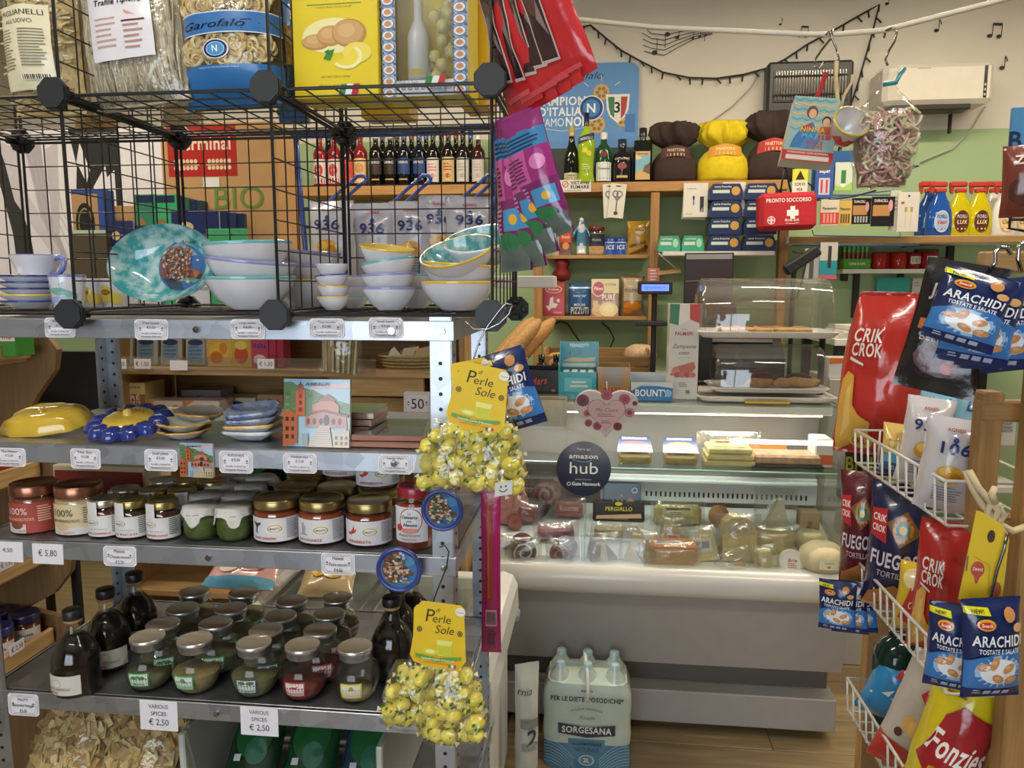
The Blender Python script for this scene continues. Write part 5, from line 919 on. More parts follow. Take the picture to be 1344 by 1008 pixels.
# ================================================================ DELI COUNTER
CX0, CX1 = -.40, .83; cw_ = CX1-CX0; cxm = (CX0+CX1)/2
zz = lambda y, Y, x=900: onY(x, y, Y).z
dc = thing('deli_counter', 'white refrigerated deli counter with glass front full of cheese and cured meats', 'counter')
ZK0, ZK1, ZP0, ZP1 = max(.03, zz(950, 2.50)), zz(908, 2.50), zz(872, 2.50), zz(784, 2.44); ZB = zz(748, 2.42)
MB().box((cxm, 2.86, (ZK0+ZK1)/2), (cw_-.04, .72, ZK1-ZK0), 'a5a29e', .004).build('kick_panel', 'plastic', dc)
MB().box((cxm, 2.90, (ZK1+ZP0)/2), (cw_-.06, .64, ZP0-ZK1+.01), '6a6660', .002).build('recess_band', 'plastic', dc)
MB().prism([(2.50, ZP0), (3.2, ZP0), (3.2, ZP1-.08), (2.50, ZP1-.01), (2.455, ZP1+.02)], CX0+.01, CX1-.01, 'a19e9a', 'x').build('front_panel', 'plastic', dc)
bp = [(2.50, ZP1)]+[(2.445-.04*sin(a), (ZP1+ZB)/2-(ZB-ZP1)*.5*cos(a)) for a in [i*pi/8 for i in range(9)]]+[(2.50, ZB)]
MB().prism(bp, CX0, CX1, 'd9d8d2', 'x', True).build('bumper', 'gloss', dc)
DZ0, DY0, DK = ZB-.03, 2.46, .26
deck = lambda Y: DZ0+DK*(Y-DY0)
MB().prism([(2.46, DZ0-.02), (2.46, DZ0), (2.88, deck(2.88)), (2.88, deck(2.88)-.05)], CX0+.03, CX1-.02, 'c9ccca', 'x').build('display_deck', 'plastic', dc)
YR = 2.89; ZV = zz(650, YR, 950)
MB().box((cxm, YR+.02, (deck(YR)+1.12)/2-.03), (cw_-.03, .04, 1.12-deck(YR)+.06), '86827c', .002).build('rear_wall', 'gloss', dc)
MB().box((cxm+.2, YR-.012, ZV+.025), (cw_-.43, .02, .10), 'cfd2d2', .003).build('vent_rail', 'plastic', dc); m = MB()
for a, b in ((onY(848, 650, YR).x, onY(1056, 650, YR).x),):
    n = 34
    for i in range(n): x = a+(b-a)*i/(n-1); m.box((x, YR-.0225, ZV+.004), (.0072, .002, .019), '2a2a2c', .0007)
m.build('vent_slots', 'rubber', dc)['kind'] = 'stuff'
MB().box((cxm, YR-.03, zz(630, YR, 950)), (cw_-.04, .03, .012), 'd8dada', .003).build('ledge', 'plastic', dc)
ZG = 1.142; YG = 2.66
def gf(u, v): a = v; return (CX0+.01+u*(cw_-.02), 2.435+(YG-2.435)*(a**1.25), ZB-.012+(ZG-ZB+.012)*(1-(1-a)**1.05))
MB().grid(gf, 2, 10, 'dcebe4').build('front_glass', 'glass', dc)
sg = [(2.44+.004, ZB)]+[gf(0, v/10)[1:] for v in range(1, 11)]+[(2.99, ZG), (2.99, deck(2.88)+.02), (2.47, DZ0+.01)]
MB().prism(sg, CX1-.012, CX1-.008, 'd4e6de', 'x').build('side_glass', 'glass', dc)
MB().tube([(CX1-.010, y, z) for y, z in sg[1:12]], .0028, '7fae9c', 5).build('glass_edge', 'gloss', dc)
MB().box((onY(768, 690, 2.55).x, 2.60, deck(2.6)+.10), (.004, .28, .20), 'cfe6dc', .0005).build('divider_glass', 'glass', dc)
MB().tube([(onY(768, 690, 2.55).x, 2.458, deck(2.46)), (onY(768, 690, 2.55).x, 2.462, deck(2.46)+.19)], .0022, '8fc0ac', 5).build('divider_edge', 'gloss', dc)
MB().box((cxm, 2.83, ZG-.003), (cw_, .34, .006), 'd6e8e0', .001).build('top_glass', 'glass', dc)
MB().box((cxm, 2.745, ZG-.024), (cw_-.04, .09, .034), 'e2e2dc', .006).build('lamp_housing', 'plastic', dc)
MB().box((cxm, 2.745, ZG-.046), (cw_-.10, .04, .008), 'fff6e4', .002).build('lamp_strip', 'tube', dc)
MB().box((cxm, 2.955, ZG-.03), (cw_, .07, .045), 'cfcdc6', .004).build('rear_frame', 'plastic', dc)
area('deli_lamp_light', (cxm, 2.72, ZG-.056), (0, 0, 0), cw_-.12, .05, 3.0, (1, .96, .9))
ZS = zz(617, 2.60, 940)
MB().box((cxm+.19, 2.735, ZS-.004), (cw_-.42, .27, .008), 'cfe6dc', .001).build('glass_shelf', 'glass', dc)
MB().tube([(cxm+.19-(cw_-.42)/2, 2.60, ZS-.004), (cxm+.19+(cw_-.42)/2, 2.60, ZS-.004)], .004, '8fc4b0', 6).build('shelf_edge', 'gloss', dc)
MB().box((CX0+.13, 2.80, ZS-.02), (.46, .14, .012), '9fa3a2', .002).build('metal_ledge', 'steel', dc)
# ---------------------------------------------------------------- food in the counter
def onDeck(px, py):
    r = ray(px, py); t = (DZ0-DK*DY0-CH)/(r.z-DK*r.y); return CAM+r*t
def sc_(px, py, Y): return (onY(px+10, py, Y)-onY(px, py, Y)).x/10
def food(nm, lab, px, py, build, cat='cheese', rot=(0, 0, 0), z=None, Y=None, wrap=None):
    if Y is None: p = onDeck(px, py); p.z += .004
    else: p = onY(px, py, Y); p.z = z if z is not None else p.z
    t = thing(nm, lab, cat, p, rot); build(t)
    if wrap:
        w, d, h, sd = wrap; S = bagsurf(w, h, d, sd, .006, .02, .06); b = MB()
        for s_ in (1, -1): b.grid(lambda a, c: S((a-.5)*w, c*h, 0, s_), 10, 10, 'f0f2f0')
        b.build('clear_wrap', 'haze', t, (0, d*.2, -.002))
    return t
def bl(w, d, h, col, mat='cheese', b=.006, nm='block', M=None): return lambda t: MB().box((0, d/2, h/2), (w, d, h), col, b, M).build(nm, mat, t)
def lab_(t, w, h, y, z, draw, tilt=0): m = MB(lambda u, v, d: (u, y-d-v*sin(tilt)*0, z+v), w, h); draw(m); return m.build('label', 'paper', t)
def wedge(w, d, h, col, rind, lbl=None):
    def f(t):
        n = 10; arc = [(w*.5*cos(pi*.08+pi*.84*i/n), d*.25+d*.75*sin(pi*.08+pi*.84*i/n)) for i in range(n+1)]; pts = [(-w*.12, 0), (w*.12, 0)]+arc
        MB().prism(pts, 0, h, col, 'z').build('paste', 'cheese', t); m = MB(); m.add([(x*1.01, y*1.01, z) for z in (.001, h-.001) for x, y in arc], [(i, i+1, n+2+i, n+1+i) for i in range(n)], rind, True); m.build('rind', 'food', t)
        if lbl: lab_(t, w*.5, h*.5, -.0006, h*.25, lbl)
    return f
def tri(w, h, d, col, rind, top=.5):      # upright cut wedge face
    def f(t):
        pts = [(-w/2, 0), (w/2, 0), (w/2*.96, h*.35), (w*(top-.5)+w*.12, h), (w*(top-.5)-w*.12, h*.98)]
        MB().prism(pts, 0, d, col).build('paste', 'cheese', t); MB().prism([(a*1.03, b*1.01) for a, b in pts], d, d+.004, rind).build('rind', 'food', t)
    return f
def disc(r, d, col, face, ring=None, nm='cut_piece', mat='meat'):
    def f(t):
        M = Matrix.Translation((0, 0, r)) @ Matrix.Rotation(pi/2, 4, 'X'); MB().lathe([(0, -d), (r*.9, -d), (r, -d*.9), (r, 0), (r*.97, .002)], col, 26, M=M).build(nm, mat, t); MB().lathe([(r*.97, .002), (0, .003)], face, 26, M=M).build('cut_face', mat, t)
        if ring:
            m = MB(lambda u, v, dd: (u, -.0034-dd, r+v), 1, 1)
            for c, off in ring: m.l([(.5+r*(.2+.65*k/30)*cos(off+k*.28), r*(.2+.65*k/30)*sin(off+k*.28)) for k in range(31)], r*.16, c)
            m.build('marbling', mat, t)
    return f
k_ = lambda px, py: sc_(px, py, 2.55)
K = k_(900, 700)
bar = lambda m: (m.r(0, 0, 1, 1, 'e6e4dc'), m.r(0, .78, 1, 1, 'c8392e'), [m.r(.1+i*.05, .12, .125+i*.05+(i % 3)*.006, .5, '2a2a2a') for i in range(16)], m.lines(.1, .66, .7, 2, .1, '5a5a5a'))
def put(fn, *more):
    def f(t): fn(t); [g(t) for g in more]
    return f
MT = 'meat'
food('mortadella', 'large pale pink mortadella half at the left end of the counter', 668, 690, disc(.075, .10, 'd08a84', 'd99a98'), MT, (0, 0, .2))
food('pancetta_roll', 'rolled pancetta with pink and white swirl, behind the left compartment', 716, 668, disc(.052, .10, 'd9b49c', 'd8a49c', [('e8d4c6', 0), ('b8605c', 3.1)]), MT, (0, 0, -.1), wrap=(.15, .1, .14, 3))
food('cooked_ham', 'dark pink cured ham piece with a cut face left of the pancetta', 690, 690, bl(.09, .09, .075, '9a4a46', MT, .02), MT, (0, .2, .3), wrap=(.13, .1, .1, 4))
food('salami', 'dark speckled salami cut end in the left compartment', 698, 688, disc(.030, .10, '5a3a34', '7a4a44'), MT, (0, 0, -.3))
food('salami', 'small pink salami cut end at the far left', 676, 697, disc(.027, .08, '8a4a40', 'b07068'), MT, (0, 0, .1))
food('sausage_pack', 'pack of pale red sausages under film beside the divider', 747, 682, put(bl(.10, .06, .05, 'c45a50', MT, .018), lambda t: lab_(t, .07, .015, -.002, .03, lambda m: (m.r(0, 0, 1, 1, 'e0b8ac'), m.lines(.1, .7, .7, 2, .3, 'b04a40')))), MT, wrap=(.13, .07, .08, 5))
food('bacon_slab', 'pink bacon slab in a vacuum bag in the middle of the left compartment', 730, 712, bl(.13, .07, .045, 'a86a78', MT, .012), MT, (0, -.05, .08), wrap=(.17, .09, .07, 6))
food('cheese_end', 'small beige cheese end at the left of the counter', 667, 722, bl(.065, .05, .035, 'c9b088', 'cheese', .01), 'cheese', (0, .25, .2), wrap=(.1, .06, .05, 7))
food('cured_ham', 'dark cured ham piece with white fat in front at the left', 688, 742, put(disc(.042, .09, '6a3a34', '5f3030', [('d8c4b4', 1.5)])), MT, (0, 0, .2), wrap=(.13, .1, .09, 8))
food('cured_ham', 'dark red cured ham piece in front beside the divider', 736, 744, disc(.040, .09, '4a2420', '6f2f2a', [('a86a5c', 0)]), MT, (0, 0, -.2), wrap=(.12, .1, .09, 9))
food('coppa_pack', 'white wrapped meat packet at the back left', 700, 660, bl(.08, .05, .05, 'd8c8c0', MT, .015), MT, wrap=(.12, .06, .07, 10))
food('snack_pack', 'navy pack with orange AMO lettering behind the round sticker', 816, 674, put(bl(.14, .02, .11, '2c3850', 'gloss', .002, 'packet'), lambda t: lab_(t, .13, .10, -.001, .004, lambda m: (m.t('IL', .5, .55, .1, 'd88a5c', 0), m.t('AM', .36, .18, .26, 'd88a5c', 1, 0, .4), m.e(.74, .32, .13, .17, 'd88a5c', 16), m.o(.86, .8, .08, .1, .2, 'd8d8d0')))), 'packet', (-.2, 0, 0))
food('ham_pack', 'black and yellow vacuum pack of cold cuts in the middle of the deck', 812, 686, put(bl(.19, .03, .075, '1f1d1e', 'film', .008, 'packet'), lambda t: lab_(t, .18, .07, -.001, .003, lambda m: (m.t('PERGIALLO', .5, .52, .2, 'd8c83a', 1, .1, .56), m.e(.5, .88, .08, .1, 'd8c83a', 10), m.p([(.03, .08), (.97, .16), (.95, .38), (.05, .26)], 'd8b08c'), m.t('Prosciutto', .5, .06, .1, 'c9a83a', 0, 0, .4)))), 'packet', (-.35, 0, .02))
food('pasta_pack', 'tray of pale fresh pasta under film in front of the black pack', 810, 712, put(bl(.16, .05, .05, 'c4b48e', 'food', .012, 'tray'), lambda t: lab_(t, .05, .05, -.003, .005, lambda m: m.r(.9, 0, 1.9, 1, 'dfe3e8'))), 'pasta', (-.1, 0, .04), wrap=(.19, .07, .07, 11))
food('blue_cheese', 'dark rinded cheese wedge at the left of the right compartment', 793, 748, put(tri(.10, .10, .05, '8a7c5c', '3a332a', .35), lambda t: lab_(t, .03, .08, -.002, .01, lambda m: m.p([(0, 0), (1, .1), (.7, 1), (.2, .9)], 'd0c090'))), 'cheese', (-.15, 0, .35), wrap=(.15, .08, .12, 12))
food('veined_cheese', 'beige cheese wedge with dark veins in front', 838, 748, put(tri(.11, .11, .05, 'cbb98e', 'a8905c', .3), lambda t: lab_(t, .06, .08, -.002, .015, lambda m: (m.l([(.3, .9), (.4, .6), (.35, .4), (.6, .2), (.7, 0)], .004, '6a5c48'), m.l([(.2, .5), (.5, .45), (.7, .6)], .003, '7a6a54')))), 'cheese', (-.2, .12, -.1), wrap=(.15, .08, .13, 13))
food('orange_cheese', 'orange block of cheese with red price label at the front', 885, 752, put(bl(.155, .08, .09, 'cfa468', 'cheese', .016), lambda t: MB().box((0, .04, .076), (.150, .076, .028), 'd98f56', .012).build('orange_rind', 'cheese', t), lambda t: (lambda m: (bar(m), m.build('label', 'paper', t)))(MB(lambda u, v, d: (u-.02, .01+v, .0905+d), .09, .05))), 'cheese', (.0, 0, .05), wrap=(.19, .09, .10, 14))
food('grated_cheese_pack', 'long pack of grated yellow cheese at the back', 890, 692, put(bl(.17, .05, .075, 'cdbb6c', 'food', .02, 'pouch'), lambda t: lab_(t, .11, .035, -.001, .036, lambda m: (m.r(0, 0, 1, 1, 'e2d882'), m.r(.1, .6, .9, .85, '4a4030'), m.lines(.2, .35, .5, 2, .16, '8a7a40')))), 'cheese', (-.15, 0, .03), wrap=(.2, .07, .09, 15))
food('cheese_wedge', 'pale cheese wedge with paper label behind the orange block', 884, 722, put(tri(.085, .105, .05, 'c4b284', 'a89460', .3), lambda t: lab_(t, .045, .035, -.002, .015, lambda m: (m.r(0, 0, 1, 1, 'dcd8cc'), m.lines(.1, .8, .8, 5, .16, '6a6a6a')))), 'cheese', (-.2, 0, .1), wrap=(.12, .07, .12, 16))
food('cheese_wedge', 'cream cheese wedge with barcode label in the centre', 925, 738, put(tri(.10, .105, .05, 'd6c48c', 'b09a60', .75), lambda t: lab_(t, .06, .045, -.002, .03, lambda m: (m.r(0, 0, 1, 1, 'e0dcd0'), [m.r(.1+i*.06, .3, .13+i*.06, .8, '2a2a2a') for i in range(13)]))), 'cheese', (-.2, -.12, .1), wrap=(.14, .07, .12, 17))
food('smoked_cheese', 'brown egg shaped smoked cheese with red tag', 943, 690, put(lambda t: MB().lathe([(0, 0), (.025, .004), (.037, .022), (.036, .045), (.024, .066), (0, .074)], 'b98a60', 24).build('cheese', 'cheese', t), lambda t: lab_(t, .025, .012, -.038, .035, lambda m: m.p([(0, .6), (1, 0), (1, .5), (0, 1)], 'd8463a'))), 'cheese')
food('yellow_cheese', 'tall yellow cheese block with rounded top in the centre', 970, 738, put(lambda t: MB().prism([(-.055, 0), (.055, 0), (.056, .10), (.047, .13), (.02, .148), (-.02, .148), (-.047, .13), (-.056, .10)], 0, .07, 'd6bc74').build('block', 'cheese', t), lambda t: MB().prism([(-.054, .09), (.054, .09), (.050, .128), (.02, .146), (-.02, .146), (-.05, .128)], -.002, 0, 'c4b088').build('rind', 'food', t)), 'cheese', (-.1, 0, .02), wrap=(.15, .09, .16, 18))
food('white_cheese', 'white cheese wedge standing at the back right', 1018, 700, tri(.085, .115, .05, 'd9cfae', 'c4b890', .65), 'cheese', (-.1, 0, -.1), wrap=(.15, .08, .16, 19))
food('cheese_wedge', 'broad pale cheese wedge lying behind the round cheese', 1020, 728, wedge(.15, .10, .06, 'd6c48e', 'bfab72'), 'cheese', (0, 0, .1), wrap=(.2, .1, .1, 20))
food('brown_paper_parcel', 'brown paper parcel with handwriting at the back right', 1062, 702, put(bl(.07, .05, .08, 'b8a07c', 'card', .004, 'parcel'), lambda t: lab_(t, .06, .07, -.001, .004, lambda m: m.t('10/10', .6, .3, .2, '3a342c', 0, .2, .6, rot=1.4))), 'parcel')
food('caciotta', 'small pale cylinder cheese behind the round wheel', 1062, 720, lambda t: MB().lathe([(0, 0), (.038, 0), (.043, .006), (.043, .05), (.038, .056), (0, .057)], 'd2c49c', 26).build('cheese', 'cheese', t))
food('round_cheese', 'round pale cheese wheel with two paper labels at the right end', 1078, 752, put(lambda t: MB().lathe([(0, 0), (.045, .004), (.070, .025), (.076, .048), (.070, .074), (.045, .094), (0, .098)], 'd0c39c', 32).build('cheese', 'cheese', t), lambda t: (lambda m: (m.r(0, 0, 1, 1, 'dcdca8'), m.r(.05, .08, .95, .92, 'e6e6c8'), m.t('Caciotta', .5, .6, .18, '7a8a4c', 0, .2, .5), m.e(.5, .3, .1, .12, 'b8963c', 8), m.build('label', 'paper', t)))(MB(m_cyl(.0775, .034), .06, .034, sub=.01))), 'cheese')
food('cheese_slices', 'wrapped pale cheese slices in front of the round wheel', 1010, 757, bl(.045, .05, .085, 'c9b682', 'cheese', .008), 'cheese', (-.2, -.15, .2), wrap=(.09, .07, .10, 21))
food('small_cheese', 'small round cheese with white printed label at the front right', 1040, 757, put(disc(.042, .03, 'd8cdb0', 'e2ddd0', None, 'cheese', 'cheese'), lambda t: lab_(t, .06, .06, -.0035, .012, lambda m: (m.e(.5, .5, .5, .5, 'e6e4dc', 18), m.t('Brie', .5, .5, .2, 'b8403a', 1, .2, .5), m.lines(.25, .4, .5, 3, .1, 'c06a60'), m.e(.6, .1, .08, .08, 'c8322a', 8)))), 'cheese', (-.3, 0, 0))
food('paper_label', 'pale green product card standing in front of the round cheese', 1073, 758, lambda t: (MB().box((0, 0, .026), (.055, .001, .05), 'd6d8a4', .0002).build('card', 'paper', t), lab_(t, .055, .05, -.0006, .001, lambda m: (m.r(.08, .1, .92, .9, 'e0e2bc'), m.e(.4, .5, .1, .1, 'b8a84c', 8), m.lines(.2, .4, .6, 2, .12, '8a9060')))), 'card')
food('meat_slice', 'small pink meat slice in crumpled film at the front', 968, 754, bl(.07, .03, .025, 'd2a284', 'meat', .008), MT, (0, -.3, .2), wrap=(.13, .08, .08, 22))
# on the glass shelf
def tray_(t, w, d, h, col):
    MB().lathe([(0, .001), (.42, .0), (.46, h), (.5, h)], 'e2e2dc', 28, sx=w, sy=d, fn=lambda a, r, z: 1/max(abs(cos(a)), abs(sin(a)))**.7).build('clear_tray', 'dome', t); MB().box((0, 0, h*.45), (w*.84, d*.8, h*.8), col, .008).build('filling', 'food', t)
for i, (px, c) in enumerate([(833, 'c83a4c'), (893, 'd87a54')]):
    p = onY(px, 612, 2.66); t = thing('seafood_tray', ['tray of marinated food with blue and red lid card on the glass shelf, left one', 'tray of marinated food with blue and orange lid card on the glass shelf, right one'][i], 'tray', (p.x, 2.68, ZS+.001), group='trays on the glass shelf'); tray_(t, .135, .10, .042, 'a88f4c')
    m = MB(lambda u, v, d: (u, -.03+v, .044+v*.45+d), .125, .085); m.k = -4; m.p([(0, 0), (1, 0), (.94, 1), (.06, 1)], '24365c'); m.e(.5, .42, .38, .24, 'e0d8d4', 16); m.e(.5, .5, .36, .2, c, 16); m.t('BRAVITALIANI', .5, .82, .12, 'e6ecf2', 1, 0, .7); m.build('lid_card', 'gloss', t)
p = onY(957, 614, 2.66); t = thing('sliced_cheese_pack', 'stack of sliced cheese packs in crumpled film on the glass shelf', 'cheese', (p.x, 2.70, ZS+.001))
for i in range(3): MB().box((0, 0, .012+.022*i), (.17-.01*i, .12, .020), ['cdbb7c', 'd2c284', 'd9ca8c'][i], .006).build('pack', 'cheese', t)
m = MB(lambda u, v, d: (u, -.04+v, .068+v*.2+d), .12, .06); m.k = -4; m.r(0, 0, 1, 1, 'e2d88c'); m.r(.1, .5, .9, .85, 'd8902c'); m.r(.15, .6, .85, .8, '3a3428'); m.build('label', 'gloss', t); S = bagsurf(.22, .12, .12, 31, .008, .02, .08); b = MB()
for s_ in (1, -1): b.grid(lambda a, c: S((a-.5)*.22, c*.115, 0, s_), 12, 10, 'f0f2f0')
b.build('clear_wrap', 'haze', t)
p = onY(1032, 614, 2.66); t = thing('sliced_salmon_pack', 'vacuum pack of pale pink slices on black tray on the glass shelf', 'fish', (p.x, 2.70, ZS+.001)); MB().box((0, 0, .006), (.24, .12, .01), '1e1e20', .003).build('tray', 'gloss', t); MB().box((0, 0, .028), (.225, .11, .035), 'c49a78', .014).build('slices', 'meat', t)
p = onY(1008, 602, 2.76); t = thing('orange_pack', 'orange pack behind the pink slices on the glass shelf', 'packet', (p.x, 2.81, ZS+.001), (-.9, 0, 0)); MB().box((0, 0, .04), (.17, .012, .085), 'c8743c', .003).build('packet', 'gloss', t)
p = onY(1098, 592, 2.7); t = thing('white_orange_carton', 'white carton with orange stripe at the right end of the counter', 'box', (CX1-.055, 2.72, ZS+.001)); 
MB().box((0, 0, .05), (.06, .10, .10), 'd8d4cc', .004).build('carton', 'gloss', t); m = MB(m_flat(y=-.05), .06, .10); m.r(0, .1, 1, .45, 'd8683c'); m.build('printed_design', 'gloss', t)
MB().box((CX1-.06, 2.735, ZS-.004), (.09, .2, .008), 'cfe6dc', .001).build('glass_shelf_end', 'glass', dc)
# stickers and hanging heart on the glass
def gy(z): # front-glass Y at height z
    a = 1-(1-(z-ZB+.012)/(ZG-ZB+.012))**(1/1.05); return 2.435+(YG-2.435)*a**1.25
c = onY(766, 614, 2.55); yy = gy(c.z)-.004; c = onY(766, 614, yy); r = onY(802, 614, yy).x-c.x
t = thing('round_sticker', 'round slate blue pick up point sticker on the deli glass', 'sticker', (c.x, gy(c.z)-.012, c.z), (-.36, 0, 0)); M = Matrix.Rotation(pi/2, 4, 'X'); MB().lathe([(0, .0006), (r, .0006), (r, 0), (0, 0)], '35405a', 48, M=M).build('disc', 'paper', t)
m = MB(lambda u, v, d: (u, -.0008-d, v-r), 2*r, 2*r); m.t('Ritira qui', .5, .83, .045, 'e8ecf0', 0, 0, .25); m.t('amazon', .5, .68, .085, 'f2f4f6', 1, 0, .54); m.l([(.30, .655), (.4, .625), (.5, .615), (.6, .63), (.65, .655)], .0022, '6ab8d8'); m.t('hub', .5, .40, .21, 'f2f4f6', 0, 0, .55); m.t('amazon.it/counter', .5, .285, .025, 'c8d0da', 0, 0, .3); m.t('Gate Network', .55, .185, .06, 'e8ecf0', 1, 0, .52); m.o(.235, .21, .035, .035, .3, 'e8ecf0'); m.build('lettering', 'paper', t)
YH = 2.50; cx, z0, w, h = bb(754, 512, 838, 576, YH); t = thing('heart_box', 'heart shaped chocolate box with red roses hanging at the deli glass', 'box', (cx, YH, z0)); hp = []
for i in range(40): a = 2*pi*i/40; hp.append((16*sin(a)**3/32*w, ((13*cos(a)-5*cos(2*a)-2*cos(3*a)-cos(4*a))+17)/29.5*h))
MB().prism(hp, 0, .035, 'ded0cc').build('box', 'gloss', t); m = MB(m_flat(), w, h)
for x, y, s, c in [(.13, .78, .10, '7a2430'), (.50, .90, .09, 'c04a58'), (.78, .82, .09, 'b84a5a'), (.20, .52, .06, 'c86a74'), (.86, .55, .08, 'c8848a'), (.68, .26, .07, '8a2430'), (.36, .26, .07, 'b05560'), (.94, .74, .04, '8a2c34'), (.22, .32, .06, 'a83a48')]:
    m.e(x, y, s, s*1.25, c, 12); m.e(x, y, s*.5, s*.62, '5a1822' if c < 'a' else '9a3444', 8)
m.p([(.5+(a/w)*.60, .14+(b/h)*.68) for a, b in hp], '9a4048'); m.p([(.5+(a/w)*.58, .15+(b/h)*.66) for a, b in hp], 'e2bcba'); m.t('Sorini', .5, .70, .045, '8a4a4c', 0, .2, .13); m.t('Mio Cuore', .5, .56, .075, '9a3038', 0, .35, .36); m.lines(.36, .5, .28, 2, .04, 'b07a7a'); m.lines(.42, .36, .16, 2, .04, 'b07a7a'); m.build('printed_design', 'gloss', t)
MB().tube([(0, .015, h*.80), (.002, .02, h*.95), (0, .03, h*1.15)], .0012, 'c9c9c9', 5).build('string', 'plastic', t)
cx, z0, w, h = bb(690, 524, 743, 565, 2.55); t = thing('plexiglass_sign', 'clear stand with white paper notice behind the deli glass at the left', 'sign', (cx, 2.60, z0+.005), (-.35, 0, 0)); MB().box((0, .002, h/2), (w, .002, h), 'd8d4c0', .0004).build('paper', 'paper', t); MB().box((.01, 0, h/2-.004), (w+.03, .0015, h+.02), 'e6eeea', .0004).build('clear_holder', 'dome', t); m = MB(m_flat(y=.0008), w, h); m.k = -5; m.lines(.08, .93, .9, 2, .05, '6a6458'); m.build('printed_lines', 'paper', t)
# ---------------------------------------------------------------- on top of the counter
ZC = ZG+.0005; YF = 2.72
def openbox(nm, lab, x0, y0, x1, y1, Y, dep, col, draw, z, front=.75, inner='4a3a28', cat='box'):
    cx, z0, w, h = bb(x0, y0, x1, y1, Y); h = h+z0-z; t = thing(nm, lab, cat, (cx, Y, z)); b = MB(); e = .002
    b.box((0, dep-e/2, h/2), (w, e, h), col, .0005); b.box((0, dep/2, e/2), (w-.004, dep-.004, e), col, .0005); b.box((0, e/2, h*front/2), (w, e, h*front), col, .0005)
    for s_ in (-1, 1): b.prism([(0.002, 0), (dep-.002, 0), (dep-.002, h), (.002, h*front)], s_*(w/2-.0005)-.0008, s_*(w/2-.0005)+.0008, col, 'x')
    b.build('carton', 'gloss', t); m = MB(m_flat(), w, h*front); draw(m); m.build('printed_design', 'gloss', t); return t, w, h
openbox('snack_carton', 'black open carton with red lettering on the counter', 688, 484, 733, 520, YF, .12, '1d1a1a', lambda m: (m.t('Mars', .42, .5, .24, 'c04a34', 1, .35, .5, rot=.12), m.e(.85, .3, .06, .05, '8a6a3c')), ZC, .95)
for i, px in enumerate((709, 729)):
    p = onY(px, 488, 2.80); t = thing('flavour_bottle', ['small dark bottle with pink label, left one behind the black carton', 'small dark bottle with pink label, right one behind the black carton'][i], 'bottle', (p.x-.003, 2.90, ZC), group='small dark bottles'); MB().lathe([(0, 0), (.022, 0), (.024, .004), (.024, .095), (.016, .11), (.010, .116), (.010, .12)], '2a1c18', 18).lathe([(.0125, .118), (.0125, .145), (0, .146)], '141416', 16).build('bottle', 'liquid', t); m = MB(m_cyl(.0245, .05), .04, .04); m.r(0, 0, 1, 1, 'c07a6c'); m.lines(.1, .8, .8, 4, .2, '8a3a34'); m.build('label', 'paper', t)
t, w, h = openbox('chocolate_display', 'turquoise display carton with raised back card and price written on it', 733, 452, 785, 520, YF, .14, '2fa0b4', lambda m: (m.r(.15, .28, .85, .78, '5fc0cc'), m.r(.3, .45, .75, .52, 'e8e4d8'), m.r(.34, .6, .7, .66, 'e8e4d8')), ZC, .5)
m = MB(lambda u, v, d: (u, .132-d, h*.5+v), w, h*.5); m.r(.0, 0, 1, .72, '2f9cb0'); m.r(.2, .72, .82, 1.0, '2f9cb0'); m.t('PERNIGOTTI', .5, .80, .12, 'e8f4f4', 1, 0, .5); m.t('€ 1,50', .38, .50, .16, '14344a', 0, .3, .34, rot=.08); m.p([(.06, .26), (.3, .4), (.6, .38), (.93, .42), (.9, .28), (.5, .24)], 'd8b060'); m.r(.06, .05, .93, .18, 'c9d8c8'); m.build('back_card', 'gloss', t)
for i in range(4): MB().box((-.045+.03*i, .06+.01*(i % 2), h*.26), (.026, .08, h*.46), 'c8c4b8', .004).build('chocolate_bar', 'film', t)
t, w, h = openbox('wafer_carton', 'tan cut out carton with red lettering on the counter', 783, 480, 827, 520, YF, .12, 'a8804c', lambda m: (m.p([(.22, 1), (.78, 1), (.72, .4), (.28, .4)], '8f8578'), m.t('TWIX', .5, .10, .26, 'b02a2c', 1, .1, .6)), ZC, .96)
t, w, h = openbox('coconut_bar_carton', 'pale blue open carton with Bounty lettering on the counter', 828, 494, 883, 522, YF, .13, 'b9c4c8', lambda m: (m.r(0, 0, 1, .8, '2f78b0'), m.p([(0, .5), (.3, .9), (1, .7), (1, 1), (0, 1)], 'c9d4d8'), m.t('BOUNTY', .5, .24, .36, 'f0f4f6', 1, 0, .8), m.e(.9, .4, .08, .2, '8ab8d0', 10)), ZC, .75)
for i in range(4): MB().box((-.045+.03*i, .06, h*.3), (.027, .1, h*.5), ['3a78b0', 'd0d8dc'][i % 2], .004).build('coconut_bar', 'film', t)
